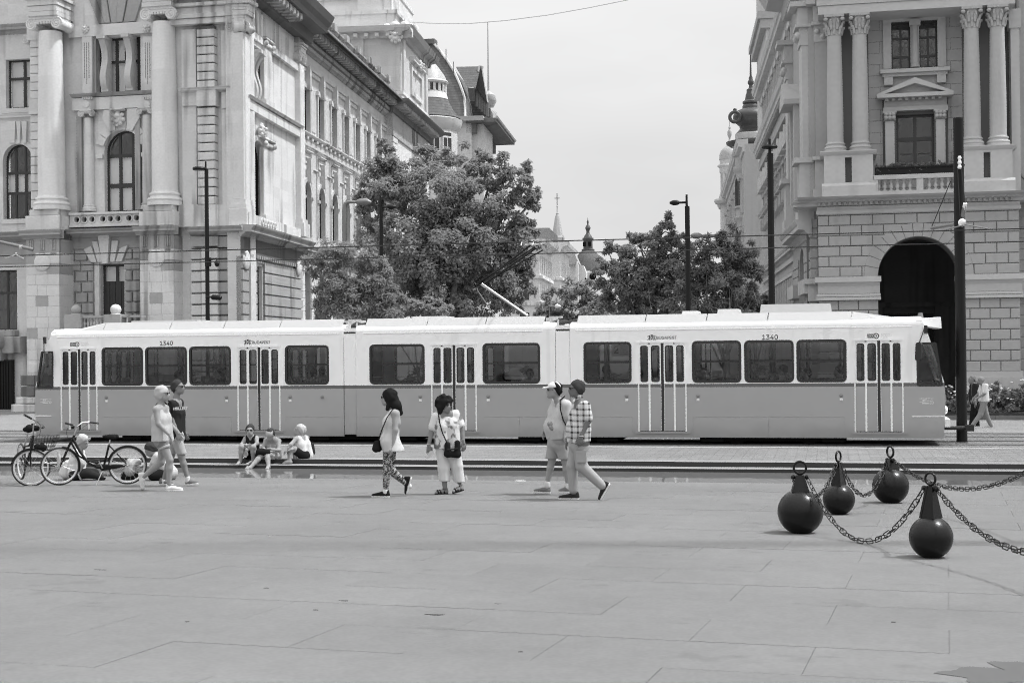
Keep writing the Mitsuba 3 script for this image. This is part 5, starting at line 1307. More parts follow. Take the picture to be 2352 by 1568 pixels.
part(mins, 'corner_entablature', [RF.box(cpx0 - .05, gx0 + .2, zct, zct + .62, DB - .6, DB + .25), RF.box(cpx0 - .3, gx0 + .2, zct + .63, zct + .8, DB - .6, DB + .5), RF.box(cpx0 - .05, gx0 + .2, zct + .8, zt3, DB - .6, DB + .2)], SCP)
RC = RF.P(kx0, 0, DB)
RS = Wall(RC + sn * .45, sd, -sn)                     # main street wall, .45 m behind the corner pavilion
rsz = lambda x, y, d=0: RS.uz(x, y, d)[1]
rsu = lambda x, y, d=0: RS.uz(x, y, d)[0]
q1 = rsu(1822, 620, .45)
tips = [rsu(x, y, .35) for x, y in ((1826.5, 303), (1816.8, 319.5), (1807.7, 335.9), (1799.2, 351.3), (1791.2, 365.2), (1784.3, 378.4), (1776.7, 390.8))]
rbay = (tips[-1] - tips[0]) / 6
u_far = rsu(1752, 450, 0)
print('right street', 'q1', q1, 'bay', rbay, 'far', u_far, 'uend left', u_end0, u_end1, 'bayL', bay)
zA = rsz(1831.7, 107, .55); zB = rsz(1800, 340, .35); zbr = rsz(1800, 410, .5); zlc = rsz(1850, 512, .5); zll = rsz(1800, 586, .3); zl2 = rsz(1800, 610, .1); zup = rsz(1770, 80, .55)
rw, rl, ra_ = [], [], []
nbr = int((u_far - q1) / rbay)
rww = rbay * .42
for k in range(nbr):
    c = tips[0] + (k - .0) * rbay + rbay * .10
    rw.append(rect(c - rww / 2, c + rww / 2, zbr + .25, zB - .55)); rl.append(rect(c - rww * .42, c + rww * .42, zl2 - 3.6, zl2 - .9)); ra_.append(rect(c - rww * .42, c + rww * .42, zA + .8, zup - 1.3))
pa_ = arch(rsu(1848, 620, .45) - .0, rsu(1836, 620, .45), -.3, rsz(1842, 570, .45))
part(mins, 'street_wall', RS.prism(rect(q1, u_far, -.3, zup).difference(unary_union(rw + rl + ra_)), -.5, 0), SC)
part(mins, 'street_pavilion', RS.prism(rect(0, q1, -.3, zt3).difference(pa_), -.8, .45), SC)
part(mins, 'passage', RS.prism(pa_.envelope.buffer(.2), -.85, -.8), 'mat_void')
for k in range(nbr):
    c = tips[0] + rbay * (k + .10)
    for L, d_ in ((rw, -.22), (rl, -.2), (ra_, -.2)): win(RS, mins, L[k], d_ + .06, (.5,), (.6,), room=.1, glass='mat_dim_glass')
    a, b = c - rww / 2, c + rww / 2
    zt_ = zB - .5
    part(mins, 'window_hood', [RS.prism(Polygon([(a - .45, zt_ + .35), (b + .45, zt_ + .35), (b + .45, zt_ + .55), (c, zt_ + 1.35), (a - .45, zt_ + .55)]), 0, .50), RS.box(a - .3, b + .3, zt_ + .05, zt_ + .33, 0, .25)], SCP)
    part(mins, 'window_jamb', [RS.box(a - .28, a - .02, zbr + .2, zt_ + .05, 0, .16), RS.box(b + .02, b + .28, zbr + .2, zt_ + .05, 0, .16)], SCP)
    part(mins, 'window_sill', [RS.corn(a - .45, b + .45, zbr - .1, zbr + .22, 0, .5)], SCP)
    part(mins, 'sill_bracket', [RS.cham(u - .13, u + .13, zbr - .75, zbr - .1, 0, .34, .05) for u in (a - .2, b + .2)], SC)
    part(mins, 'lower_jamb', [RS.box(a - .2, a + .04, zl2 - 3.7, zl2 - .8, 0, .08), RS.box(b - .04, b + .2, zl2 - 3.7, zl2 - .8, 0, .08)], SCP)
    part(mins, 'wall_rib', [RS.box(a - .55, a - .42, zbr + .3, zA - 1.2, 0, .07), RS.box(b + .42, b + .55, zbr + .3, zA - 1.2, 0, .07)], SCP)
    part(mins, 'attic_jamb', [RS.box(a - .1, a + .08, zA + .7, zup - 1.1, 0, .16), RS.box(b - .08, b + .1, zA + .7, zup - 1.1, 0, .16), RS.box(a - .15, b + .15, zup - 1.25, zup - .95, 0, .24)], SCP)
zz = zA - .55
def cornice_at(w, z, u0, u1, o, mat=SC, sc=1.0, k=.5):
    return w.run([(-.3, z), (.25 * k, z), (.35 * k, z + .35), (.95 * k, z + .42), (1.0 * k, z + .62), (1.15 * k, z + .68), (1.3 * k, z + .95), (-.3, z + 1.0)], u0, u1)
part(mins, 'main_cornice', cornice_at(RS, zz, q1, u_far, 0), SCP)
part(mins, 'cornice_block', [RS.box(q1 + k * .34, q1 + k * .34 + .17, zz + .22, zz + .41, .05, .44) for k in range(int((u_far - q1) / .34))], SC, kind='stuff')
part(mins, 'frieze_band', [RS.box(q1, u_far, zz - .5, zz - .02, 0, .22), RS.box(q1, u_far, zz - 1.2, zz - .9, 0, .12)], SC)
part(mins, 'top_cornice', cornice_at(RS, zup - .9, q1 + 1, u_far, 0, SC, .9), SCP)
part(mins, 'pavilion_cornice', RS.run([(0, zt3 - 1.5), (.75, zt3 - 1.5), (.85, zt3 - 1.1), (1.5, zt3 - 1.0), (1.9, zt3 - .3), (-.2, zt3)], -.4, q1 + .4), SCP)
part(mins, 'street_ledge', [RS.corn(q1, u_far, zll - .2, zll + .25, 0, .4), RS.box(q1, u_far, zl2 - .12, zl2 + .1, 0, .12), RS.box(q1, u_far, zll - 1.1, zll - .95, 0, .1)], SCP)
part(mins, 'pavilion_string', RS.corn(-.1, q1 + .15, zlc - .65, zlc, .45, 1.05), SCP)
stone_rows(RS, mins, 'street_stone', .02, q1 - .02, zi1 + .02, zlc - 1.2, .405, .3, .5, SC, cut=pa_.buffer(.22), joint=.04, c=.02, seed=48)
stone_rows(RS, mins, 'street_stone', .02, q1 - .02, .4, zi1 - .6, .405, .3, .5, SC, cut=pa_.buffer(.1), joint=.04, c=.02, seed=49)
part(mins, 'pavilion_impost', [RS.box(.0, pa_.bounds[0] - .02, zi1 - .55, zi1, .3, .72), RS.box(pa_.bounds[2] + .02, q1 + .2, zi1 - .55, zi1, .3, .72)], SCP)
# pilasters, aedicule and plinths on the pavilion's street side
for u, dd in ((.55, .72), (q1 - .55, .72)):
    part(mins, 'street_pilaster', RS.cham(u - .45, u + .45, zpt, zct - .8, .3, dd, .03), SCP)
    part(mins, 'street_capital', [RS.box(u - .48, u + .48, zct - .8, zct - .12, .3, dd + .05), RS.box(u - .6, u + .6, zct - .12, zct, .3, dd + .2)] + [sphere(RS.P(u - .35 + .35 * k, zct - .4, dd + .08), .16, 1) for k in range(3)], SCP, 40)
    part(mins, 'street_pedestal', [RS.box(u - .55, u + .55, zlc, zpt - .2, .3, dd + .1), RS.box(u - .68, u + .68, zpt - .2, zpt, .3, dd + .3), RS.box(u - .62, u + .62, zlc, zlc + .6, .3, dd + .18)], SCP)
    part(mins, 'street_entablature', [RS.box(u - .5, u + .5, zct, zct + .65, .3, dd + .1), RS.box(u - .65, u + .65, zct + .66, zct + .85, .3, dd + .4)], SCP)
uc = q1 * .55
pw_ = rect(uc - .6, uc + .6, zpb + .5, zB - .6)
win(RS, mins, pw_, .46, (.5,), (.6,), room=.04)
part(mins, 'aedicule', [RS.prism(Polygon([(uc - 1.2, zB + .3), (uc + 1.2, zB + .3), (uc + 1.2, zB + .5), (uc, zB + 1.3), (uc - 1.2, zB + .5)]), .45, 1.15), RS.box(uc - 1.0, uc - .7, zpb + .4, zB + .3, .45, .75), RS.box(uc + .7, uc + 1.0, zpb + .4, zB + .3, .45, .75)], SCP)
# tall end block with its own cornice
u_end = rsu(1738.5, 150, 0)
part(mins, 'end_block', [RS.box(u_far - 5, u_end, zA, zup + 9, -8, .0)], SCP)
ze = rsz(1738, 96, .3)
part(mins, 'end_block_cornice', [RS.box(u_far - 5.2, u_end + .4, ze - .2, ze + .35, -8, .35), RS.box(u_far - 5.3, u_end + .6, ze + .35, ze + .8, -8, .5)], SC)
part(mins, 'roof', [RS.prism(rect(q1, u_far, zup, zup + .4), -9, -.5)], 'mat_roof_slate')
# ------------------------------------------------------------------ attic storey of the palace's far end
ua = lsu(921, 150, .3)
AF = Wall(LS.P(ua, 0, .3), sn, -sd)                  # faces back towards the square; u = 0 at its street corner
az = lambda y, x=880: AF.Z(x, y)
zt0, zt1 = z_cor_top, az(88, 900)
aw = 13.0; dp_ = lsu(980, 150, .3) - ua
part(pal, 'attic_wall', [AF.box(-aw, 0, zt0 - .5, zt1, -dp_, 0)], 'mat_limestone_clean')
part(pal, 'attic_strip', [AF.box(u - .45, u + .45, zt0 + 1.6, zt1, -.1, .14) for u in (-.5, -3.2, -6.4)] + [LS.box(ua + .3 + q, ua + 1.1 + q, zt0 + 1.6, zt1, .2, .46) for q in (0, dp_ - 1.5)], 'mat_limestone_clean')
part(pal, 'attic_plinth', [AF.box(-aw, .12, zt0, zt0 + 1.3, -dp_ - .1, .16), AF.box(-aw, .2, zt0 + 1.3, zt0 + 1.55, -dp_ - .1, .24)], ST)
part(pal, 'attic_cornice', [AF.run([(-.1, zt1), (.2, zt1), (.3, zt1 + .3), (.8, zt1 + .4), (1.0, zt1 + .75), (-.1, zt1 + .8)], -aw, .9)], ST)
part(pal, 'attic_cornice', [LS.run([(.0, zt1), (.5, zt1), (.6, zt1 + .3), (1.1, zt1 + .4), (1.3, zt1 + .75), (.0, zt1 + .8)], ua - .9, ua + dp_ + .6)], STP)
part(pal, 'attic_block', [AF.cham(-aw + k * .8, -aw + k * .8 + .3, zt1 + .02, zt1 + .32, .1, .66, .04) for k in range(int(aw / .8))], ST)
wn = rect(ua + dp_ * .36, ua + dp_ * .72, zt0 + 2.3, zt1 - 1.6)
part(pal, 'attic_niche', [LS.prism(wn.buffer(.35, join_style=2).difference(wn), .2, .46), LS.corn(wn.bounds[0] - .6, wn.bounds[2] + .6, wn.bounds[3] + .4, wn.bounds[3] + .9, .3, .8)], ST)
part(pal, 'niche_mask', mask_face(LS, (wn.bounds[0] + wn.bounds[2]) / 2, wn.bounds[3] + .7, .6, .7), ST, True)
part(pal, 'corner_mask', mask_face(AF, -.25, az(88, 905), .45, .95) + [sphere(AF.P(q, az(62 + 8 * abs(q), 905), .5), .38, 1) for q in (-.9, -.3, .4)], ST, True)
zz1 = zt1 + .8
part(pal, 'attic_step', [AF.box(-9.5, -.5, zz1, zz1 + 1.1, -dp_, -.4), AF.box(-9.2, -.3, zz1 + 1.1, zz1 + 1.35, -dp_, -.25), AF.box(-12, -3.2, zz1 + 1.35, zz1 + 2.4, -dp_, -1.2), AF.box(-12.2, -3.0, zz1 + 2.4, zz1 + 2.7, -dp_, -1.0),
                         AF.box(-3.4, -.9, zz1 + 1.35, zz1 + 3.2, -dp_ + 1, -.9), AF.box(-3.5, -.8, zz1 + 3.2, zz1 + 3.5, -dp_ + 1, -.8), AF.box(-2.9, -1.2, zz1 + 3.5, zz1 + 5.4, -dp_ + 2, -1.2)], ST)
for (px, py, r_) in ((909.5, 31, 12.5), (948, 67, 12.5)):
    q = at_d(px, py, 118 if px < 930 else 122); rr = r_ * 118 / 3267
    part(pal, 'roof_scroll', [xf(lathe([(rr, -.35), (rr, .35)], sides=24), frame(q, (1, 0, 0), (0, 0, 1), (0, -1, 0)))] + volute(Wall((q[0], q[1], 0), (1, 0, 0), (0, -1, 0)), 0, q[2], .4, rr * .8, .2) + [bx(q[0] - rr * 1.2, q[0] + rr * 1.3, q[1] - .5, q[1] + .5, q[2] - rr * 1.9, q[2] - rr * .7)], ST, 40)
q = at_d(906, 18, 120); part(pal, 'roof_urn', lathe([(.55, q[2] - 1.6), (.4, q[2] - 1.2), (.35, q[2] - .6), (.85, q[2] + .1), (.9, q[2] + .5), (.6, q[2] + .7), (.8, q[2] + 1.6)], (q[0], q[1], 0), 16), STP, 40)
q = at_d(744, 8, 112); part(pal, 'roof_ball', [sphere(q, .68, 2), lathe([(.5, q[2] - 1.2), (.3, q[2] - .6)], (q[0], q[1], 0), 12)], STP, 40)
# ------------------------------------------------------------------ the house with the steep slate roof, behind the palace
um = lsu(1083, 325, 0)
MF = Wall(LS.P(um, 0, 0), sn, -sd)
ms = thing('mansard_house', 'plaster house with a steep slate roof and round oriel, behind the stone palace', 'building')
mz = lambda x, y, d=0: MF.uz(x, y, d)
z_e = mz(1075, 278)[1]
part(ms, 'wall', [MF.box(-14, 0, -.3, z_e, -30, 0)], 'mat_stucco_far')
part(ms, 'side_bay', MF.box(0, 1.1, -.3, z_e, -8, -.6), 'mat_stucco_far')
hip = [(1069, 270), (1069, 250), (1067.5, 227), (1063, 212), (1058, 198), (1051, 182), (1043.5, 166), (1030, 144), (1016, 124.6), (1005, 111), (995.5, 101)]
L_, R_, B_ = [], [], []
for x, y in hip:
    z0 = mz(x, y)[1]; dd = -(z0 - z_e) * .42 - .2
    u, z = mz(x, y, dd); L_.append(MF.P(-13, z, dd)); R_.append(MF.P(u, z, dd)); B_.append(MF.P(u + .0, z, dd - 24))
n = len(hip); v = np.array(L_ + R_ + B_); f = []
for i in range(n - 1):
    f += [(i, n + i, n + i + 1), (i, n + i + 1, i + 1), (n + i, 2 * n + i, 2 * n + i + 1), (n + i, 2 * n + i + 1, n + i + 1)]
procd('mat_roof_rows', lambda p, n, uv: _grey((.115 + .03 * mikit.cell_rand((p.x + p.y) / .35, p.z / .28) + .03 * _n(p.x * .4, p.y * .4, p.z * .4)) * (1 - .35 * _ss(.75, .95, p.z / .28 - dr.floor(p.z / .28)))))
roof_ = part(ms, 'roof', TM(v, f), 'mat_roof_rows')
part(roof_, 'verge', [tube([a + V(0, -.1, .05), b + V(0, -.1, .05)], .13, 6) for a, b in zip(R_[:-1], R_[1:])], 'mat_limestone')
part(roof_, 'ridge', [bx(min(L_[-1][0], R_[-1][0]), R_[-1][0] + .2, R_[-1][1] - .4, R_[-1][1] + .8, R_[-1][2] - .05, R_[-1][2] + .45)], 'mat_limestone_dark')
part(ms, 'eave', [MF.box(-5.2, 1.3, z_e - .1, z_e + .35, -.3, .9)], 'mat_roof_zinc')
ue2 = lsu(1160, 372, 1.5)
part(ms, 'long_eave', [LS.box(um - .6, ue2, z_e - .25, z_e + .15, -.5, 2.6), LS.box(um, ue2, z_e - 1.2, z_e - .25, -.5, .5)], 'mat_limestone_dark')
part(ms, 'gutter', tube([LS.P(um - .6, z_e + .2, 2.65), LS.P(ue2, z_e + .2, 2.65)], .16, 6), 'mat_roof_zinc')
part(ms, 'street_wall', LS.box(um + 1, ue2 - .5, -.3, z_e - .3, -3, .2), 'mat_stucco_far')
part(ms, 'side_roof', [LS.box(um + .5, ue2 - .5, z_e + .1, z_e + .3, -6, 1.6)], 'mat_roof_rows')
for k in range(5):
    u0 = um + 6 + k * 4.4
    if u0 > ue2 - 3: break
    part(ms, 'roof_dormer', [LS.prism(Polygon([(u0, z_e + .3), (u0 + 2, z_e + .3), (u0 + 2, z_e + 2.6), (u0, z_e + 3.0)]), -2.5, .6)], 'mat_roof_rows')
# gabled dormer
g = [(1046.7, 154), (1104.4, 152.4), (1093, 201.5), (1074, 201.5)]
gd = -3.0
p0, p1, p2, p3 = [MF.P(*mz(x, y, gd - (2.5 if i < 2 else 0)), gd - (2.5 if i < 2 else 0)) for i, (x, y) in enumerate(g)]
part(ms, 'dormer_roof', TM([p0, p1, p2, p3], [(0, 1, 2), (0, 2, 3)]), 'mat_roof_rows')
tri_ = [(1105, 152.4), (1119, 238), (1093, 203)]
gx = [at_d(x, y, 147) for x, y in tri_]; bk = sd * 5
part(ms, 'dormer_gable', TM(gx + [q + sn * .05 - sd * .4 for q in gx], [(0, 1, 2), (5, 4, 3), (0, 3, 4), (0, 4, 1), (1, 4, 5), (1, 5, 2), (2, 5, 3), (2, 3, 0)]), 'mat_door_wood')
part(ms, 'dormer_verge', [tube([gx[0], gx[1]], .15, 6), tube([gx[0], gx[2]], .28, 6)], 'mat_limestone')
part(ms, 'dormer_post', [tube([at_d(x, y0, 147), at_d(x, y1, 147)], .22, 6) for x, y0, y1 in ((1095, 206, 246), (1101, 212, 252), (1107, 222, 258), (1113, 230, 264), (1118, 236, 268))], 'mat_limestone_dark')
part(ms, 'dormer_back', TM([at_d(x, y, 149) for x, y in ((1074, 202), (1093, 203), (1119, 240), (1119, 275), (1080, 245))], [(0, 1, 2), (0, 2, 3), (0, 3, 4)]), 'mat_dark_stone')
# oriel: lathe drum with conical cap
oc = at_d(985, 300, 128); S = 128 / 3267
ozz = lambda y: EYE[2] + (812 - y) * S
def ol(ps, sides=18): return lathe([(r * S, ozz(y)) for r, y in ps], (oc[0], oc[1], 0), sides)
part(ms, 'oriel', [ol([(66, 560), (66, 312)]), ol([(66, 312), (72, 306), (76, 296), (78, 286), (70, 282)])], 'mat_stucco_far', 30)
part(ms, 'oriel_roof', ol([(74, 282), (58, 262), (47, 240), (44, 236)]), 'mat_roof_rows', 30)
part(ms, 'oriel_lantern', [ol([(46, 237), (42, 222), (38, 221), (38, 200)]), ol([(45, 201), (47, 197), (44, 194)])], 'mat_limestone', 30)
part(ms, 'oriel_lantern_window', [ol([(38.6, 219), (38.6, 203)], 18)], 'mat_window_glass')
part(ms, 'lantern_post', [tube([V(oc[0], oc[1], 0) + V(math.cos(a), math.sin(a), 0) * 39 * S + V(0, 0, ozz(220)), V(oc[0], oc[1], 0) + V(math.cos(a), math.sin(a), 0) * 39 * S + V(0, 0, ozz(200))], .13, 5) for a in np.arange(-2.6, .6, .33)], 'mat_limestone')
part(ms, 'lantern_roof', ol([(44, 195), (38, 182), (22, 160), (4, 139)]), 'mat_roof_zinc', 30)
for a, wpx in ((-1.12, 11), (-.62, 11), (-1.65, 11)):
    c = V(oc[0], oc[1], 0); o = V(math.cos(a), math.sin(a), 0); W_or = Wall(c + o * 65.5 * S, (-math.sin(a), math.cos(a), 0), o)
    k = part(ms, 'oriel_window', W_or.prism(rect(-.55, .55, ozz(364), ozz(316)).difference(unary_union([rect(-.45, -.04, ozz(361), ozz(331)), rect(.04, .45, ozz(361), ozz(331)), rect(-.45, .45, ozz(327), ozz(319))])), -.1, .08), 'mat_limestone')
    part(k, 'pane', W_or.box(-.5, .5, ozz(363), ozz(318), -.05, .03), 'mat_window_glass')
q = at_d(1122, 229, 165)
part(ms, 'finial', [lathe([(2.2, q[2] - 4.5), (1.9, q[2] - 3.6), (1.2, q[2] - 3.2), (1.0, q[2] - 1.6), (.55, q[2] - 1.0), (.95, q[2] - .2), (.8, q[2] + .5), (.12, q[2] + 1.0), (.05, q[2] + 9)], (q[0], q[1], 0), 14)], 'mat_roof_zinc', 40)
for px, y0, y1 in ((1024.5, 150, 113), (1042, 168, 142), (976, 130, 92)):
    part(ms, 'lightning_rod', tube([at_d(px, y0, 138), at_d(px, y1, 138)], .035, 4), 'mat_wire')
# ------------------------------------------------------------------ turreted house beyond the ministry
def turret(h, cx, d, rows, mats, sides=24):
    c = at_d(cx, 600, d); s = d / FOC
    hz = px_of(at_d(cx, 800, d)); zed = lambda y: at_d(cx, y, d)[2]
    out = []
    for nm, ps, mt in rows:
        out.append(part(h, nm, lathe([(r * s, zed(y)) for r, y in ps], (c[0], c[1], 0), sides), mt, 40))
    return c, s, zed
th = thing('turret_house', 'ornate grey house with a round bay turret and a dark onion dome, beyond the ministry', 'building')
c, s, zed = turret(th, 1729, 118, [
    ('bay', [(35, 760), (35, 512), (40, 506), (42, 500), (37, 497), (37, 482), (41, 478), (41, 474), (36, 473), (36, 402), (40, 396), (43, 390), (43, 384), (38, 382), (38, 362), (43, 359), (44, 354), (40, 352), (38, 345), (46, 336)], SC),
    ('dark_cornice', [(48, 337), (57, 331), (58, 326), (40, 322)], 'mat_roof_copper'),
    ('drum', [(37, 323), (37, 308), (34, 306)], SCP),
    ('onion_dome', [(35, 306), (26, 296), (27, 290), (36, 282), (41.5, 272), (41, 264), (36, 256), (24, 251), (20, 249), (20, 244), (17, 240), (19.5, 237), (19, 233), (14, 230), (12, 218), (9.5, 211), (10, 206), (5, 202), (4, 196), (7, 192), (7, 187), (4.5, 183), (4.5, 178), (2.5, 174), (1, 119)], 'mat_roof_copper')], None)
for a in (-2.35, -1.55):
    o = V(math.cos(a), math.sin(a), 0); W_t = Wall(V(c[0], c[1], 0) + o * 35.4 * s, (-math.sin(a), math.cos(a), 0), o)
    for z0, z1, kind in ((zed(476), zed(409), 'a'), (zed(585), zed(527), 'r')):
        hw = .44
        P_ = arch(-hw, hw, z0, z1) if kind == 'a' else rect(-hw, hw, z0, z1)
        k = part(th, 'bay_window', [W_t.prism(P_.difference(unary_union([rect(-hw + .1, hw - .1, z0 + .1, z0 + (z1 - z0) * .62), rect(-hw + .1, hw - .1, z0 + (z1 - z0) * .70, z1 - .14)])), -.12, .10), W_t.prism(P_.buffer(.16).difference(P_), -.1, .05)], 'mat_window_frame')
        part(k, 'pane', W_t.prism(P_.buffer(-.05), -.1, .06), 'mat_window_glass')
q_ = at_d(1729 - 41, 269, 117); part(th, 'dome_window', [xf(torus(.42, .14, 18, 6), frame(q_, (1, 0, 0), (0, 0, 1), (0, -1, 0))), sphere(q_ + V(0, .1, .6), .16, 1)], 'mat_roof_copper', True)
part(th, 'bay_roundel', xf(torus(.30, .08, 20, 6), frame(V(c[0] - .15, c[1], zed(371)) + V(-.05, -1, 0) * 38 * s, (1, 0, 0), (0, 0, 1), (0, -1, 0))), SCP, True)
part(th, 'bay_roundel_pane', xf(lathe([(.28, 0), (.28, .02)], sides=18), frame(V(c[0] - .15, c[1] + .02, zed(371)) + V(-.05, -1, 0) * 38 * s, (1, 0, 0), (0, 0, 1), (0, -1, 0))), 'mat_window_glass')
RT = Wall(RS.P(0, 0, 0), sd, -sn)
ut = rsu(1711, 450, 0); ut1 = rsu(1648, 462, .6)
zt_c = rsz(1665, 462, 0)
part(th, 'street_wall', [RS.box(ut, ut1, -.3, zt_c, -6, 0)], SC)
part(th, 'street_cornice', cornice_at(RS, zt_c - .6, ut, ut1 + .6, 0), SCP)
for k in range(9):
    u = ut + (k + .6) * (ut1 - ut) / 9.5
    for zc_, hh_ in ((zt_c - 5.2, 2.6), (zt_c - 9.4, 2.6)):
        part(th, 'street_window', [RS.box(u - .7, u + .7, zc_, zc_ + hh_, 0, .03)], 'mat_window_glass')
        part(th, 'window_case', [RS.box(u - .95, u - .7, zc_, zc_ + hh_, 0, .2), RS.box(u + .7, u + .95, zc_, zc_ + hh_, 0, .2), RS.corn(u - 1.1, u + 1.1, zc_ + hh_, zc_ + hh_ + .4, 0, .45)], SCP)
c2, s2, zed2 = turret(th, 1679, 152, [
    ('small_turret', [(23, 760), (23, 470), (34, 468), (37, 462), (36, 458), (24, 455), (24, 446), (22, 444), (22, 430), (19, 428)], SCP),
    ('lantern_cornice', [(20, 400), (24, 396), (24, 386), (29, 382), (28, 379), (23, 377), (23, 368), (25, 366)], SCP),
    ('small_dome', [(24.5, 367), (24, 356), (21, 347), (15, 340), (9, 336), (6, 333), (8, 329), (5, 325), (2.5, 322), (2, 318), (5, 310), (5.5, 303), (2, 297), (3, 293), (1, 290), (.4, 268)], 'mat_roof_zinc')], None, 20)
part(th, 'lantern_column', [tube([V(c2[0], c2[1], 0) + V(math.cos(a), math.sin(a), 0) * 19 * s2 + V(0, 0, zed2(430)), V(c2[0], c2[1], 0) + V(math.cos(a), math.sin(a), 0) * 19 * s2 + V(0, 0, zed2(398))], .16, 6) for a in np.arange(0, 6.2, math.pi / 4)], SCP)
# ------------------------------------------------------------------ far end of the street: two houses, a spire, a domed church
def row_house(label, pa, pb, ytop, mt, rows, dark=.0):
    h = thing('street_house', label, 'building')
    a, b = lsu(pa[0], pa[1], 0), lsu(pb[0], pb[1], 0)
    z = lsz(pa[0], ytop, 0)
    part(h, 'wall', LS.box(a, b, -.3, z, -14, 0), mt)
    part(h, 'cornice', [LS.run([(-.2, z - .6), (.4, z - .6), (.6, z - .2), (1.5, z), (1.7, z + .5), (-.2, z + .6)], a - 1.3, b + .5), LS.box(a - 1.0, b, z - .05, z + .55, -14, .2)], 'mat_limestone')
    part(h, 'roof', LS.prism(Polygon([(a, z + .5), (b, z + .5), (b - 2, z + 3.4), (a + 2, z + 3.4)]), -12, -2), 'mat_roof_rows')
    part(h, 'string', [LS.box(a - .3, b, z - q, z - q + .45, -10, .5) for q in rows[:2]], 'mat_limestone')
    n = max(3, int((b - a) / 3.2))
    for k in range(n):
        u = a + (k + .5) * (b - a) / n
        for q in rows:
            part(h, 'window', [LS.box(u - .75, u + .75, z - q + .9, z - q + 3.2, .0, .04)], 'mat_window_glass')
            part(h, 'window_jamb', [LS.box(u - 1.0, u - .76, z - q + .8, z - q + 3.4, 0, .3), LS.box(u + .76, u + 1.0, z - q + .8, z - q + 3.4, 0, .3)], mt)
    FW = Wall(LS.P(a, 0, 0), sn, -sd)
    for k in range(3):
        for q in rows:
            part(h, 'end_window', FW.box(-3 - 3.2 * k, -1.6 - 3.2 * k, z - q + .8, z - q + 3.1, -.02, .05), 'mat_window_glass')
    return h, a, b, z
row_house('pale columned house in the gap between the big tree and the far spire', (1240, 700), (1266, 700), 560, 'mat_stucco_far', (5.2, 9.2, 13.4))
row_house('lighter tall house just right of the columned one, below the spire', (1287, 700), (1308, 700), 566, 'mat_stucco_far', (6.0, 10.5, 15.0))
sp = thing('church_spire', 'thin pale pointed spire with a cross, rising above the distant roofs', 'spire')
c, s, zed = turret(sp, 1281, 420, [('spire', [(14, 690), (14, 556), (17, 553), (17, 545), (13, 543), (9, 520), (5, 497), (2.6, 492), (3.5, 490), (1.3, 488), (1.0, 476), (2.2, 474), (.5, 471)], 'mat_stucco')], None, 8)
part(sp, 'cross', [bx(c[0] - .09, c[0] + .09, c[1] - .09, c[1] + .09, zed(474), zed(444)), bx(c[0] - .75, c[0] + .75, c[1] - .09, c[1] + .09, zed(456), zed(454.6))], 'mat_wire')
part(sp, 'pinnacle', [lathe([(.35, zed(556)), (.3, zed(548)), (0, zed(540))], (c[0] + q, c[1] - 1.2, 0), 6) for q in (-2.0, 2.0)], 'mat_stucco')
dm = thing('domed_church', 'distant church with a bulging slate dome and a tall dark lantern, end of the street', 'church')
c, s, zed = turret(dm, 1351, 380, [('drum', [(34, 720), (34, 632), (37, 628), (36, 624)], 'mat_stucco_far'),
    ('dome', [(36, 625), (35.5, 615), (32, 600), (26, 588), (19, 580), (13.5, 576)], 'mat_roof_rows'),
    ('lantern', [(15, 577), (15, 573), (11, 571), (10.5, 552), (13, 550), (13, 547), (10, 546), (8, 541), (4.5, 537), (3.6, 532), (4.5, 528), (6.5, 524), (4.5, 519), (2, 516), (1.6, 513), (2.6, 510), (1, 506), (.3, 500)], 'mat_roof_copper')], None, 20)
part(dm, 'lantern_opening', [bx(c[0] + q - .35, c[0] + q + .35, c[1] - 10.9 * s - .1, c[1] - 10.9 * s + .5, zed(566), zed(556)) for q in (-.8, .6)], 'mat_void')
part(dm, 'oval_window', [xf(torus(.7, .22, 16, 6), frame((c[0] + 1.8, c[1] - 33.6 * s, zed(637)), (1, 0, 0), (0, 0, 1), (0, -1, 0))), xf(lathe([(.6, -.1), (.6, .06)], sides=14), frame((c[0] + 1.8, c[1] - 33.8 * s, zed(637)), (1, 0, 0), (0, 0, 1), (0, -1, 0)))], 'mat_void', True)
nv = thing('church_nave', 'pale church wing with a grey pitched roof, left of the slate dome', 'church')
def slab_px(h, nm, pts, d, t, mt):
    """a wall or roof drawn at distance d, t metres deep"""
    a = [at_d(x, y, d) for x, y in pts]; b = [p + V(-.1, 1, 0) * t for p in a]; n = len(a)
    f = [(0, i, i + 1) for i in range(1, n - 1)] + [(n, n + i + 1, n + i) for i in range(1, n - 1)]
    for i in range(n): j = (i + 1) % n; f += [(i, n + i, n + j), (i, n + j, j)]
    m = TM(a + b, f); m.fix_normals(); part(h, nm, m, mt)
slab_px(nv, 'wall', [(1306, 720), (1306, 606), (1314, 606), (1318, 600), (1322, 606), (1340, 610), (1346, 625), (1346, 720)], 370, 12, 'mat_stucco_far')
slab_px(nv, 'roof', [(1304, 607), (1294, 556), (1306, 552), (1330, 606)], 368, 10, 'mat_roof_zinc')
slab_px(nv, 'buttress', [(1322, 720), (1322, 610), (1325, 600), (1328, 610), (1328, 720)], 366, 2, 'mat_stucco_far')
slab_px(nv, 'niche_window', [(1343, 655), (1343, 640), (1345, 637), (1347, 640), (1347, 655)], 365, .6, 'mat_void')
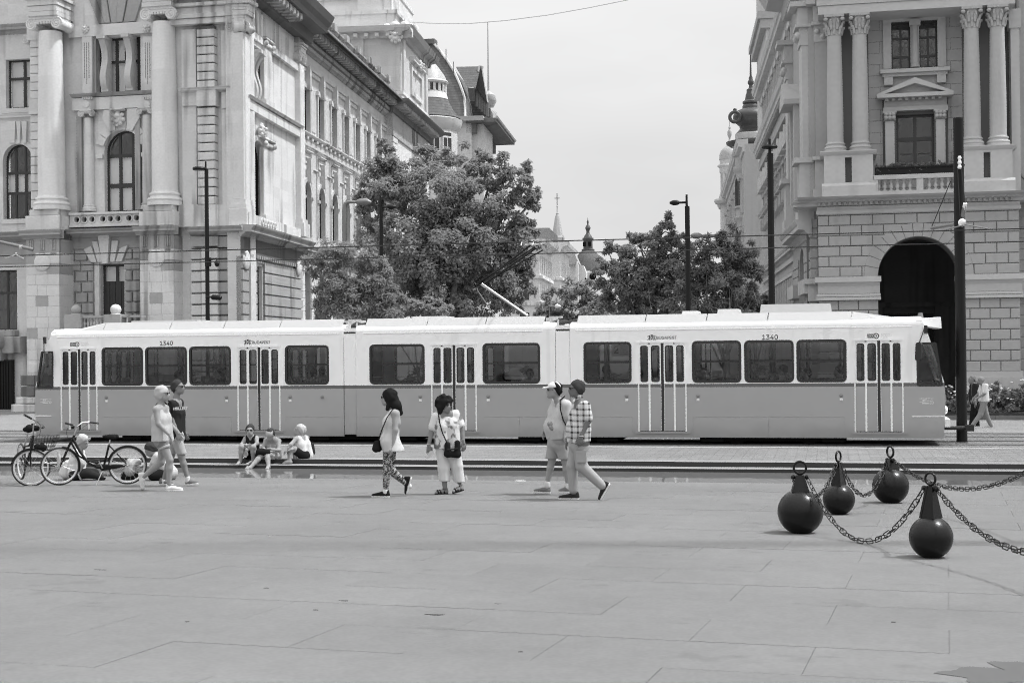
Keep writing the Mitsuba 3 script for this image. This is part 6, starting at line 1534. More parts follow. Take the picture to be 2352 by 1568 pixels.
# ------------------------------------------------------------------ trees
def leaf_mesh(pts, nrm, size, seed, slim=.55):
    """one small folded leaf (two triangles) per point"""
    r = np.random.default_rng(seed); n = len(pts)
    d = r.normal(size=(n, 3)); d[:, 2] -= .35; d -= nrm * (d * nrm).sum(1, keepdims=True) * .7; d /= np.linalg.norm(d, axis=1, keepdims=True)
    w = np.cross(d, nrm + .25 * r.normal(size=(n, 3))); w /= np.linalg.norm(w, axis=1, keepdims=True) + 1e-9
    up = np.cross(w, d); s = size * r.uniform(.65, 1.35, (n, 1))
    a = pts; b = pts + d * s * .55 + w * s * slim * .5 + up * s * .10; c = pts + d * s; e = pts + d * s * .55 - w * s * slim * .5 + up * s * .10
    v = np.stack([a, b, c, e], 1).reshape(-1, 3); i = np.arange(n)[:, None] * 4
    return TM(v, np.vstack([i + [0, 1, 2], i + [0, 2, 3]]))

def foliage(clumps, n, size, seed, slim=.55, hollow=.45, sub=9):
    """clumps (centre, radii): each is broken into tufts, each tuft into leaves that face outwards and up"""
    r = np.random.default_rng(seed); P, N = [], []
    vol = np.array([np.prod(c[1]) ** .72 for c in clumps]); vol /= vol.sum()
    for (c, rad), q in zip(clumps, vol):
        m = max(20, int(n * q)); t = max(5, m // 95)
        d = r.normal(size=(t, 3)); d /= np.linalg.norm(d, axis=1, keepdims=True)
        rr = (hollow + (1 - hollow) * r.random((t, 1))) ** .7 * r.choice([.8, .95, 1.1, 1.3], (t, 1))
        tc = c + d * rad * rr; ts = np.mean(rad) * r.uniform(.16, .36, t)
        k = r.integers(0, t, m); e = r.normal(size=(m, 3)); e /= np.linalg.norm(e, axis=1, keepdims=True)
        p = tc[k] + e * (ts[k] * r.random(m) ** .45)[:, None] * [1, 1, .75]
        nn = .55 * e + .5 * d[k] + [0, 0, .55] + .35 * r.normal(size=(m, 3)); nn /= np.linalg.norm(nn, axis=1, keepdims=True)
        P.append(p); N.append(nn)
    return leaf_mesh(np.vstack(P), np.vstack(N), size, seed + 1, slim)

def limbs(base, tops, r0, seed, fork=.45):
    r = np.random.default_rng(seed); out = []
    base = np.asarray(base, float); cen = np.mean(tops, 0); crotch = base + (cen - base) * V(.6, .6, fork)
    out.append(tube([base, base + (crotch - base) * .5 + V(*r.normal(0, .08, 3)), crotch], [r0, r0 * .85, r0 * .7], 10))
    for t in tops:
        t = np.asarray(t, float); s = base + (crotch - base) * r.uniform(.75, 1.0); m = s + (t - s) * .5 + V(*r.normal(0, .25, 3)) + V(0, 0, .25)
        out.append(tube([s, m, t], [r0 * .5, r0 * .3, r0 * .07], 7))
        for _ in range(3):
            b = m + (t - m) * r.uniform(0, .8); e = b + V(*r.normal(0, .8, 3)); out.append(tube([b, (b + e) / 2 + V(0, 0, .12), e], [r0 * .16, r0 * .1, r0 * .03], 5))
    return out

def tree(name, label, base_px, d, ell, n, size, mt, seed, trunk=.25, group=None, slim=.55, spread=1.0, hollow=.4):
    """ell: crown masses (cx, cy, rx, ry, depth offset) measured at distance d"""
    s = d / FOC; r = np.random.default_rng(seed); cl = []
    for e in ell:
        cx, cy, rx, ry = e[:4]; off = e[4] if len(e) > 4 else r.uniform(-1, 1) * .4 * rx * s
        cl.append((at_d(cx, cy, d) + V(_f[0], _f[1], 0) * off, V(rx * s, rx * s * spread, ry * s)))
    k = thing(name, label, 'tree', group)
    b = at_d(base_px, 900, d); b[2] = -.15
    tr = limbs(b, [c - V(0, 0, rr[2] * .2) for c, rr in cl], trunk, seed)
    part(k, 'trunk', cat_(tr), 'mat_bark', True)
    part(k, 'crown', foliage(cl, n, size, seed, slim, hollow), mt)
    return k
tree('plane_tree', 'big dense leafy tree in the street mouth, covering the far end of the stone palace', 1010, 60,
     [(885, 365, 38, 38), (965, 375, 62, 45), (1075, 375, 52, 42), (1130, 400, 60, 42), (1190, 430, 48, 52), (1215, 490, 30, 60), (905, 430, 70, 60), (1000, 450, 90, 70, -1.2), (1100, 470, 85, 70, -1), (1180, 540, 60, 60),
      (860, 480, 50, 60), (870, 560, 60, 60), (960, 560, 95, 80, -1.6), (1060, 570, 95, 80, -1.6), (1150, 610, 75, 70), (1190, 640, 45, 60), (1000, 660, 100, 70, -1), (1110, 680, 90, 60), (1215, 380, 14, 12), (1228, 450, 16, 26), (835, 430, 22, 24), (822, 470, 18, 30), (920, 650, 60, 60), (880, 340, 22, 20)],
     70000, .165, 'mat_leaf', 11, .42, spread=.8)
tree('young_tree', 'light feathery young tree in front of the stone palace corner, left of the big tree', 775, 47,
     [(745, 590, 40, 32), (800, 590, 60, 40), (850, 600, 45, 45), (760, 650, 45, 50), (820, 665, 60, 50), (880, 650, 45, 55), (740, 700, 32, 35), (800, 715, 60, 40), (870, 715, 60, 40), (720, 640, 14, 30), (905, 700, 30, 30)],
     19000, .16, 'mat_leaf_pale', 12, .07, slim=.3, hollow=.2)
tree('street_tree', 'loose tree with a ragged top left of the lamp post right of centre', 1480, 66,
     [(1420, 580, 38, 22), (1465, 545, 26, 14), (1520, 530, 22, 26), (1545, 510, 15, 20), (1500, 560, 40, 30), (1555, 560, 30, 40), (1400, 630, 32, 40), (1450, 630, 55, 55), (1520, 630, 60, 60), (1575, 620, 40, 60), (1420, 690, 40, 40), (1490, 700, 60, 45), (1560, 700, 50, 45), (1395, 570, 16, 12), (1535, 495, 9, 10)],
     30000, .165, 'mat_leaf', 13, .25)
tree('dark_tree', 'darker slender-leaved young tree in front of the ministry, right of the lamp post', 1655, 50,
     [(1620, 590, 40, 30), (1660, 570, 35, 38), (1700, 590, 42, 40), (1735, 610, 24, 36), (1590, 640, 45, 50), (1640, 640, 55, 55), (1700, 650, 50, 50), (1735, 660, 22, 36), (1600, 700, 50, 40), (1670, 710, 60, 40), (1725, 705, 28, 34), (1620, 550, 14, 16), (1655, 540, 12, 20), (1683, 528, 9, 22)],
     24000, .15, 'mat_leaf_dark', 14, .08, slim=.3, hollow=.2)
tree('distant_tree', 'rounded paler tree far down the street below the domed church', 1330, 150,
     [(1280, 690, 35, 40), (1320, 675, 40, 36), (1365, 680, 35, 40), (1400, 700, 30, 30), (1300, 715, 60, 30), (1360, 715, 50, 30), (1255, 712, 24, 20), (1240, 716, 22, 14)],
     9000, .40, 'mat_leaf_pale', 15, .3)
tree('dark_tree', 'very dark low tree against the wall at the right end of the foliage', 1735, 62,
     [(1710, 705, 24, 22), (1735, 700, 22, 22), (1752, 690, 12, 16), (1745, 720, 24, 16)], 7000, .18, 'mat_leaf_dark', 17, .1)
tree('low_tree', 'low bushy tree top just above the tram roof beside the slim lamp post', 960, 52,
     [(940, 705, 40, 16), (985, 702, 38, 16), (1010, 712, 30, 12), (910, 712, 30, 14)], 7000, .15, 'mat_leaf_pale', 16, .06)
sb_ = [(V(x, 54 + rng.uniform(-1, 1), .75 + rng.uniform(-.2, .4)), V(.9, .8, 1.0)) for x in np.arange(-25, -.5, .8)]
solo('shrub_bed', foliage(sb_, 14000, .16, 61, .5, .3), 'mat_leaf_dark', 'low dark shrubs across the street mouth, glimpsed through the tram windows', 'shrubs', kind='stuff')
# ------------------------------------------------------------------ rose hedge with its kerb on the far pavement, right
hb0 = on_z(2150, 964, -.17); hy = hb0[1]
hx0, hx1 = on_y(2080, 964, hy)[0], on_y(2400, 964, hy)[0] + 6
bed = structure('flower_bed', bx(hx0, hx1, hy + .1, hy + 2.9, -.3, .05), 'mat_soil')
for k in range(int((hx1 - hx0) / 1.0)):
    part(bed, 'kerb_stone', bx(hx0 + k + .004, hx0 + k + .996, hy, hy + .12, -.3, on_y(2280, 954, hy)[2]), 'mat_limestone_dark')
cl = []
for k in range(int((hx1 - hx0) / .55)):
    for j in range(4):
        cl.append((V(hx0 + .3 + k * .55 + rng.uniform(-.2, .2), hy + .45 + j * .62, .48 + rng.uniform(-.12, .15)), V(.5, .45, .62)))
hedge = solo('rose_hedge', foliage(cl, 34000, .10, 21, .6, .3), 'mat_leaf_dark', 'bushy rose hedge dotted with pale flowers, along the foot of the ministry', 'hedge', kind='stuff')
pc_ = []
for k in range(420):
    c, rr = cl[rng.integers(0, len(cl))]
    d_ = V(*rng.normal(size=3)); d_ /= np.linalg.norm(d_); d_[1] = -abs(d_[1]); d_[2] = abs(d_[2])
    p = c + d_ * rr * .98
    pc_.append(sphere(p, rng.uniform(.03, .055), 0, (1, 1, .7)))
part(hedge, 'blossoms', pc_, 'mat_petal', kind='stuff')
# plants of the balcony box
bb = []
for k in range(46):
    p = RF.P(bl0 + .1 + (bl1 - bl0 - .2) * k / 45, zb1 + .44, .33); bb.append((p, V(.12, .12, .10 + .09 * rng.random())))
part(fb, 'plants', foliage(bb, 4200, .07, 33, .6, .1), 'mat_leaf_dark', kind='stuff')
# ------------------------------------------------------------------ lamp posts, catenary, wires
def post(h, px, y0, y1, d, w0, w1=None, zf=None, mt='mat_black_paint', nm='pole'):
    """upright tube from the ground (or zf) to picture height y1"""
    p = at_d(px, y1, d); s = d / FOC
    z0 = -.2 if zf is None else zf
    r0 = w0 * s / 2; r1 = (w1 or w0) * s / 2
    part(h, nm, lathe([(r0, z0), (r1, p[2])], (p[0], p[1], 0), 14), mt, 40)
    return p, s
def disc_lamp(h, c, r, mt='mat_black_paint'):
    part(h, 'lamp_head', lathe([(r * .25, c[2] - .05), (r * .93, c[2] - .04), (r, c[2]), (r * .9, c[2] + .05), (r * .2, c[2] + .07)], (c[0], c[1], 0), 24), mt, 40)
def flat_lamp(h, a, b, w, mt='mat_black_paint'):
    """arm from a to b ending in a flat lamp head"""
    a, b = np.asarray(a), np.asarray(b); L = b - a; m = a + L * .42
    part(h, 'arm', tube([a, m], .035, 8), mt, True)
    part(h, 'lamp_head', tube([m, m + L * .12, a + L * .8, b], [.05, w, w, w * .4], 10), mt, True)
h = thing('lamp_post', 'dark lamp post before the stone palace, carrying a dome camera and a floodlight', 'lamp post')
p, s = post(h, 474, 0, 388, 47, 10.5, 9)
post(h, 472.5, 0, 371, 47, 4, 4, p[2] - .1, nm='pole_tip')
disc_lamp(h, at_d(458, 388, 47), 16 * s)
part(h, 'arm', tube([at_d(473, 386, 47), at_d(458, 387, 47)], .04, 6), 'mat_black_paint')
part(h, 'camera_arm', tube([at_d(475, 604, 46.9), at_d(485, 596, 46.7), at_d(498, 594, 46.6), at_d(498.5, 599, 46.6)], .03, 6), 'mat_black_paint', True)
q = at_d(498.5, 604, 46.6); part(h, 'camera_dome', [lathe([(.02, q[2] + .10), (.07, q[2] + .06), (.10, q[2] - .02)], (q[0], q[1], 0), 16), sphere(q - V(0, 0, .05), .075, 2)], 'mat_black_paint', 40)
part(h, 'camera_box', lathe([(.11, at_d(478, 612, 46.9)[2]), (.11, at_d(478, 592, 46.9)[2])], (at_d(478, 600, 46.85)[0], at_d(478, 600, 46.85)[1], 0), 8), 'mat_black_paint')
part(h, 'floodlight', [tube([at_d(475, 682, 46.9), at_d(486, 682, 46.8)], .035, 6), tube([at_d(484, 682.5, 46.8), at_d(488, 682.5, 46.8), at_d(506, 683.5, 46.8), at_d(509, 684.5, 46.8)], [.03, .09, .09, .05], 8)], 'mat_black_paint', True)
h = thing('lamp_post', 'slim dark lamp post before the big leafy tree, with one short arm to the right', 'lamp post')
p, s = post(h, 875, 0, 474, 52, 9.5, 8)
post(h, 873, 0, 450, 52, 5, 4, p[2] - .1, nm='pole_tip')
flat_lamp(h, at_d(876, 476, 52), at_d(909, 475, 52), .09)
h = thing('lamp_post', 'dark lamp post against the sky right of centre, its arm pointing left', 'lamp post')
p, s = post(h, 1578.5, 0, 474, 46, 12, 11)
post(h, 1577, 0, 447, 46, 6, 5, p[2] - .1, nm='pole_tip')
flat_lamp(h, at_d(1576, 465, 46), at_d(1538, 466, 46), .085)
h = thing('lamp_post', 'dark lamp post with a round disc lamp, in front of the ministry side wall', 'lamp post')
p, s = post(h, 1769, 0, 353, 44, 15, 14)
post(h, 1767.5, 0, 319, 44, 7, 6, p[2] - .1, nm='pole_tip')
disc_lamp(h, at_d(1767.5, 338, 44), 18.5 * s)
h = thing('street_lamp', 'curved grey street lamp reaching right from among the leaves left of the big tree', 'street lamp')
c = at_d(790, 480, 56)
part(h, 'pole', tube([V(c[0], c[1], -.2), at_d(791, 520, 56), at_d(791, 480, 56), at_d(793, 468, 56), at_d(800, 464, 56), at_d(818, 464, 56)], [.11, .09, .09, .08, .07, .05], 10), 'mat_grey_metal', True)
part(h, 'lamp_head', tube([at_d(816, 464.5, 56), at_d(824, 464, 56), at_d(842, 463, 56), at_d(853, 465, 56)], [.05, .12, .14, .05], 10), 'mat_grey_metal', True)
h = thing('street_lamp', 'street lamp head pointing left out of the foliage below the upper wire, right of centre', 'street lamp')
c = at_d(1668, 541, 55)
part(h, 'pole', tube([V(c[0], c[1], -.2), at_d(1668, 560, 55), at_d(1666, 544, 55), at_d(1658, 541, 55), at_d(1610, 541, 55)], [.10, .08, .07, .05, .04], 8), 'mat_grey_metal', True)
part(h, 'lamp_head', tube([at_d(1612, 541, 55), at_d(1605, 541.5, 55), at_d(1594, 541.5, 55), at_d(1586, 540, 55)], [.05, .12, .12, .03], 10), 'mat_grey_metal', True)
h = thing('street_lamp', 'tiny far street lamp with a pale head among the distant foliage', 'street lamp')
c = at_d(1262, 703, 120)
part(h, 'pole', tube([V(c[0], c[1], -.2), at_d(1262, 708, 120), at_d(1264, 703.5, 120), at_d(1276, 703, 120)], .06, 6), 'mat_grey_metal', True)
part(h, 'lamp_head', tube([at_d(1275, 703, 120), at_d(1280, 702, 120), at_d(1288, 703.5, 120)], [.08, .17, .06], 8), 'mat_white_plastic', True)
# the thick black catenary mast between the tracks
b = on_z(2209.5, 1013.5, 0); dM = (b - EYE) @ _f; sM = dM / FOC
h = thing('catenary_mast', 'thick plain black mast between the tracks at the right, holding the tram wires', 'mast')
mt_ = at_d(2205.5, 271, dM)
part(h, 'pole', lathe([(12.2 * sM, -.05), (11.4 * sM, mt_[2]), (10.6 * sM, mt_[2] + .01)], (b[0], b[1], 0), 24), 'mat_black_paint', 50)
part(h, 'foot_plate', lathe([(12.8 * sM, -.01), (12.8 * sM, .03)], (b[0], b[1], 0), 24), 'mat_black_paint')
Y1, Y2 = TY + TD / 2, TRK + 3.2 + .72
zw1, zw2 = on_y(1235, 555, Y1)[2], on_y(1281, 581.5, Y2)[2]
za = at_d(2211, 468, dM)[2]; zs_ = at_d(2208, 361, dM)[2]
P_ = lambda dx, y, z: V(b[0] + dx, y, z)
part(h, 'bracket_arm', [tube([P_(.05, b[1], za - .45), P_(.10, Y1 + .2, za - .1)], .05, 8), tube([P_(-.10, b[1], za - .5), P_(-.45, Y2 + .3, za - .35)], .045, 8)], 'mat_grey_metal', True)
part(h, 'stay', [tube([P_(.02, b[1] - .15, zs_), P_(.12, Y1 + .15, za - .05)], .012, 5), tube([P_(-.05, b[1] - .1, zs_), P_(.0, b[1] - .25, za - .4)], .012, 5), tube([P_(-.2, b[1], zs_ - .6), P_(-.45, Y2 + .3, za - .3)], .012, 5)], 'mat_wire')
part(h, 'insulator', [lathe([(.03, zs_ - .32), (.055, zs_ - .28), (.03, zs_ - .22), (.055, zs_ - .17), (.03, zs_ - .1), (.05, zs_ - .05), (.03, zs_)], (b[0] + .0, b[1] - .26, 0), 10), tube([P_(.10, Y1 + .24, za - .16), P_(.12, Y1 + .14, za - .02)], .05, 8), sphere(P_(.04, b[1] - .3, za - .5), .10, 2)], 'mat_white_plastic', 40)
part(h, 'wire_hanger', [tube([P_(.12, Y1 + .1, za - .1), P_(.12, Y1, zw1 + .15)], .012, 5), tube([P_(.12, Y1, zw1 + .14), P_(-.4, Y1, zw1 + .02)], .018, 6), tube([P_(.12, Y1, zw1 + .14), P_(.65, Y1, zw1 + .02)], .018, 6)], 'mat_grey_metal')
def wire(label, pts, r, mt='mat_wire'):
    solo('overhead_wire', tube(pts, r, 5), mt, label, 'wire')
xs = np.linspace(-60, 60, 41)
wire('upper of the two long tram wires, touched by the pantograph', [(x, Y1, zw1 + .10 * ((x - b[0]) / 30) ** 2 * 0 + .0) for x in xs], .016)
wire('lower of the two long tram wires, running over the far track', [(x, Y2, zw2) for x in xs], .016)
wire('thin single cable sagging across the open sky', [at_d(x, y, 112) for x, y in ((935, 51), (1000, 54.5), (1080, 54.5), (1160, 48), (1260, 35), (1350, 19), (1440, 1), (1560, -26), (1750, -80))], .028, 'mat_wire_pale')
h = thing('wire_bracket', 'pale sloping tube bracket carrying the wires at the left edge', 'wire bracket')
q0, q1_ = on_y(-30, 549, Y2), on_y(76, 573, Y2)
part(h, 'tube', tube([q0, q1_], .055, 8), 'mat_grey_metal', True)
part(h, 'clamp', [tube([on_y(48, 563, Y2), on_y(48, 572, Y2)], .07, 8)], 'mat_chrome', True)
part(h, 'hanger', [tube([on_y(37, 585, Y1), on_y(13, 593, Y1)], .02, 6), tube([on_y(37, 585, Y1), on_y(55, 594, Y1)], .02, 6), tube([on_y(37, 585, Y1), on_y(37, 580, Y1)], .035, 6)], 'mat_chrome', True)
# the tall flagpole out of the frame whose thin shadow crosses the square
sh = on_plaza(2352, 1246); dirn = -V(SUN[0], SUN[1], 0) / math.hypot(SUN[0], SUN[1])
fp = sh - dirn * 6.5
h = thing('flagpole', 'tall plain white flagpole standing on the square beyond the right edge', 'flagpole')
part(h, 'pole', lathe([(.19, ground_z(fp[0], fp[1]) - .05), (.15, 20), (.10, 38), (.06, 46)], (fp[0], fp[1], 0), 16), 'mat_white_plastic', 40)
part(h, 'cap', sphere(V(fp[0], fp[1], 46.05), .14, 2), 'mat_chrome', True)
# ------------------------------------------------------------------ people: smooth bodies from joints
def nets(F, o, h):
    """surface nets: the zero level of F (inside < 0) sampled at o + h * index"""
    s = F < 0; nx, ny, nz = F.shape
    acc = np.zeros((nx - 1, ny - 1, nz - 1, 3)); cnt = np.zeros((nx - 1, ny - 1, nz - 1))
    C = [(a, b, c) for a in (0, 1) for b in (0, 1) for c in (0, 1)]
    sl = lambda A, c: A[c[0]:nx - 1 + c[0], c[1]:ny - 1 + c[1], c[2]:nz - 1 + c[2]]
    for c in C:
        for k in range(3):
            if c[k]: continue
            e = list(c); e[k] = 1
            f0, f1 = sl(F, c), sl(F, e); m = (f0 < 0) != (f1 < 0)
            t = np.where(m, f0 / np.where(m, f0 - f1, 1), 0)
            for q in range(3): acc[..., q] += np.where(m, c[q] + (t if q == k else 0), 0)
            cnt += m
    on = cnt > 0; idx = -np.ones(on.shape, int); idx[on] = np.arange(on.sum())
    v = acc[on] / cnt[on][:, None] + np.argwhere(on)
    faces = []
    for k in range(3):
        a, b = [q for q in range(3) if q != k]
        A = np.take(s, range(0, s.shape[k] - 1), k); B = np.take(s, range(1, s.shape[k]), k)
        w = np.argwhere(A != B); w = w[(w[:, a] > 0) & (w[:, b] > 0) & (w[:, a] < F.shape[a] - 1) & (w[:, b] < F.shape[b] - 1)]
        if not len(w): continue
        ins = s[w[:, 0], w[:, 1], w[:, 2]]
        def at(da, db):
            u = w.copy(); u[:, a] += da; u[:, b] += db; return idx[u[:, 0], u[:, 1], u[:, 2]]
        q = np.stack([at(-1, -1), at(0, -1), at(0, 0), at(-1, 0)], 1)
        fl = ins if k != 1 else ~ins
        q = np.where(fl[:, None], q, q[:, ::-1]); faces.append(q)
    q = np.vstack(faces); q = q[(q >= 0).all(1)]
    return TM(v * h + o, np.vstack([q[:, [0, 1, 2]], q[:, [0, 2, 3]]]))

def blob(segs, h=.012, k=.025, clips=(), cuts=(), taubin=3):
    """smooth union of tapered capsules (a, ra, b, rb) and ellipsoids (centre, axes 3x3 rows scaled by radii); clips: keep where (p - q).n < 0"""
    lo, hi = [], []
    for s in segs:
        if len(s) == 4: r = max(s[1], s[3]); lo.append(np.minimum(s[0], s[2]) - r); hi.append(np.maximum(s[0], s[2]) + r)
        else: r = np.linalg.norm(s[1], axis=1).max(); lo.append(s[0] - r); hi.append(s[0] + r)
    lo = np.min(lo, 0) - 3 * h; hi = np.max(hi, 0) + 3 * h
    n = np.ceil((hi - lo) / h).astype(int) + 1
    ax = [lo[i] + h * np.arange(n[i]) for i in range(3)]
    F = np.full(n, 1.0)
    for s in segs:
        if len(s) == 4: r = max(s[1], s[3]); a0, a1 = np.minimum(s[0], s[2]) - r, np.maximum(s[0], s[2]) + r
        else: r = np.linalg.norm(s[1], axis=1).max(); a0, a1 = s[0] - r, s[0] + r
        m = 3 * k + 2 * h
        i0 = np.clip(((a0 - m - lo) / h).astype(int), 0, n - 1); i1 = np.clip(((a1 + m - lo) / h).astype(int) + 2, 1, n)
        sl = tuple(slice(i0[i], i1[i]) for i in range(3))
        P = np.stack(np.meshgrid(*[ax[i][sl[i]] for i in range(3)], indexing='ij'), -1)
        if len(s) == 4:
            a, b = np.asarray(s[0]), np.asarray(s[2]); d = b - a; L = max(d @ d, 1e-9)
            t = np.clip(((P - a) @ d) / L, 0, 1)
            f = np.linalg.norm(P - a - t[..., None] * d, axis=-1) - (s[1] + (s[3] - s[1]) * t)
        else:
            A = np.asarray(s[1]); rr = np.linalg.norm(A, axis=1)
            q = np.stack([((P - s[0]) @ A[i]) / rr[i] ** 2 for i in range(3)], -1)
            l = np.linalg.norm(q, axis=-1); g = np.linalg.norm(q / rr, axis=-1)
            f = l * (l - 1) / np.maximum(g, 1e-6)
        G = F[sl]; hh_ = np.clip(.5 + .5 * (G - f) / k, 0, 1)
        F[sl] = G * (1 - hh_) + f * hh_ - k * hh_ * (1 - hh_)
    P = None
    for q, nn in clips:
        nn = np.asarray(nn, float); nn = nn / np.linalg.norm(nn)
        d = (ax[0][:, None, None] - q[0]) * nn[0] + (ax[1][None, :, None] - q[1]) * nn[1] + (ax[2][None, None, :] - q[2]) * nn[2]
        F = np.maximum(F, d)
    for c, A in cuts:
        P = np.stack(np.meshgrid(*ax, indexing='ij'), -1); A = np.asarray(A); rr = np.linalg.norm(A, axis=1)
        q = np.stack([((P - c) @ A[i]) / rr[i] ** 2 for i in range(3)], -1); l = np.linalg.norm(q, axis=-1)
        F = np.maximum(F, -(l - 1) * rr.min())
    m = nets(F, lo, h)
    e = m.edges_unique; v = np.array(m.vertices); n = np.maximum(np.bincount(e.ravel(), minlength=len(v)), 1)[:, None]
    for i in range(2 * taubin):
        a = np.zeros_like(v); np.add.at(a, e[:, 0], v[e[:, 1]]); np.add.at(a, e[:, 1], v[e[:, 0]])
        v = v + (a / n - v) * (.5, -.52)[i % 2]
    return TM(v, m.faces)

RH = V(CR[0], CR[1], 0); RH /= np.linalg.norm(RH)      # right in the picture
FH = V(_f[0], _f[1], 0); FH /= np.linalg.norm(FH)      # away from the camera
UP = V(0, 0, 1)
unit = lambda v: np.asarray(v, float) / np.linalg.norm(v)

def hand(w, d, palm, curl, s=1.0, thumb=1, spread=.10):
    """wrist w, direction d of the fingers, palm normal; five fingers, bent by curl (radians per joint)"""
    d = unit(d); palm = np.asarray(palm, float) - d * (np.asarray(palm) @ d); palm = unit(palm); side = np.cross(d, palm) * thumb
    seg = [(w - d * .03, .027 * s, w + d * .02, .026 * s)]
    kn = []
    for i in range(4):
        b = w + d * .085 * s + side * (.033 - .0215 * i) * s - d * (.004, 0, .004, .014)[i] * s
        kn.append(b); seg.append((w + side * (.016 - .010 * i) * s, .014 * s, b, .0115 * s))
    for i, b in enumerate(kn):
        L = (.070, .080, .074, .058)[i] * s; a = curl * .6; p = b; dd = unit(d + side * spread * (1.2 - .8 * i) * .4)
        for q, fr in enumerate((.45, .32, .25)):
            dd = unit(dd * math.cos(a) + palm * math.sin(a)); e = p + dd * L * fr
            seg.append((p, (.0095, .0088, .008)[q] * s, e, (.0088, .008, .0066)[q] * s)); p = e; a = curl
            dd = unit(dd)
    t0 = w + d * .025 * s + side * .022 * s; t1 = t0 + (d * .55 + side * .75 + palm * .25) * .040 * s; t2 = t1 + (d * .85 + side * .25 + palm * .35) * .030 * s; t3 = t2 + (d * .95 + palm * .35) * .024 * s
    seg += [(t0, .014 * s, t1, .0115 * s), (t1, .0115 * s, t2, .0095 * s), (t2, .0095 * s, t3, .008 * s)]
    return blob(seg, .0055, .007, taubin=2)

def headsegs(c, f, s=1.0, up=UP):
    f = unit(f); up = unit(up - f * (up @ f)); r = np.cross(f, up); c = np.asarray(c, float)
    P = lambda a, b, z: c + (r * a + f * b + up * z) * s
    seg = [(P(0, -.012, .025), np.array([r * .074, f * .096, up * .094]) * s), (P(0, .012, -.035), np.array([r * .060, f * .078, up * .078]) * s),
           (P(0, .050, -.085), .026 * s, P(0, .062, -.092), .022 * s), (P(-.035, .02, -.07), .028 * s, P(0, .06, -.088), .022 * s), (P(.035, .02, -.07), .028 * s, P(0, .06, -.088), .022 * s),
           (P(0, .088, .012), .010 * s, P(0, .108, -.024), .013 * s), (P(-.012, .090, -.028), .010 * s, P(.012, .090, -.028), .010 * s),
           (P(-.04, .072, .024), .014 * s, P(.04, .072, .024), .014 * s), (P(-.016, .088, -.052), .008 * s, P(.016, .088, -.052), .008 * s), (P(-.014, .086, -.062), .009 * s, P(.014, .086, -.062), .009 * s)]
    for q in (-1, 1): seg.append((P(q * .074, -.005, .012), .013 * s, P(q * .076, -.012, -.024), .009 * s))
    return seg, P, (r, f, up)

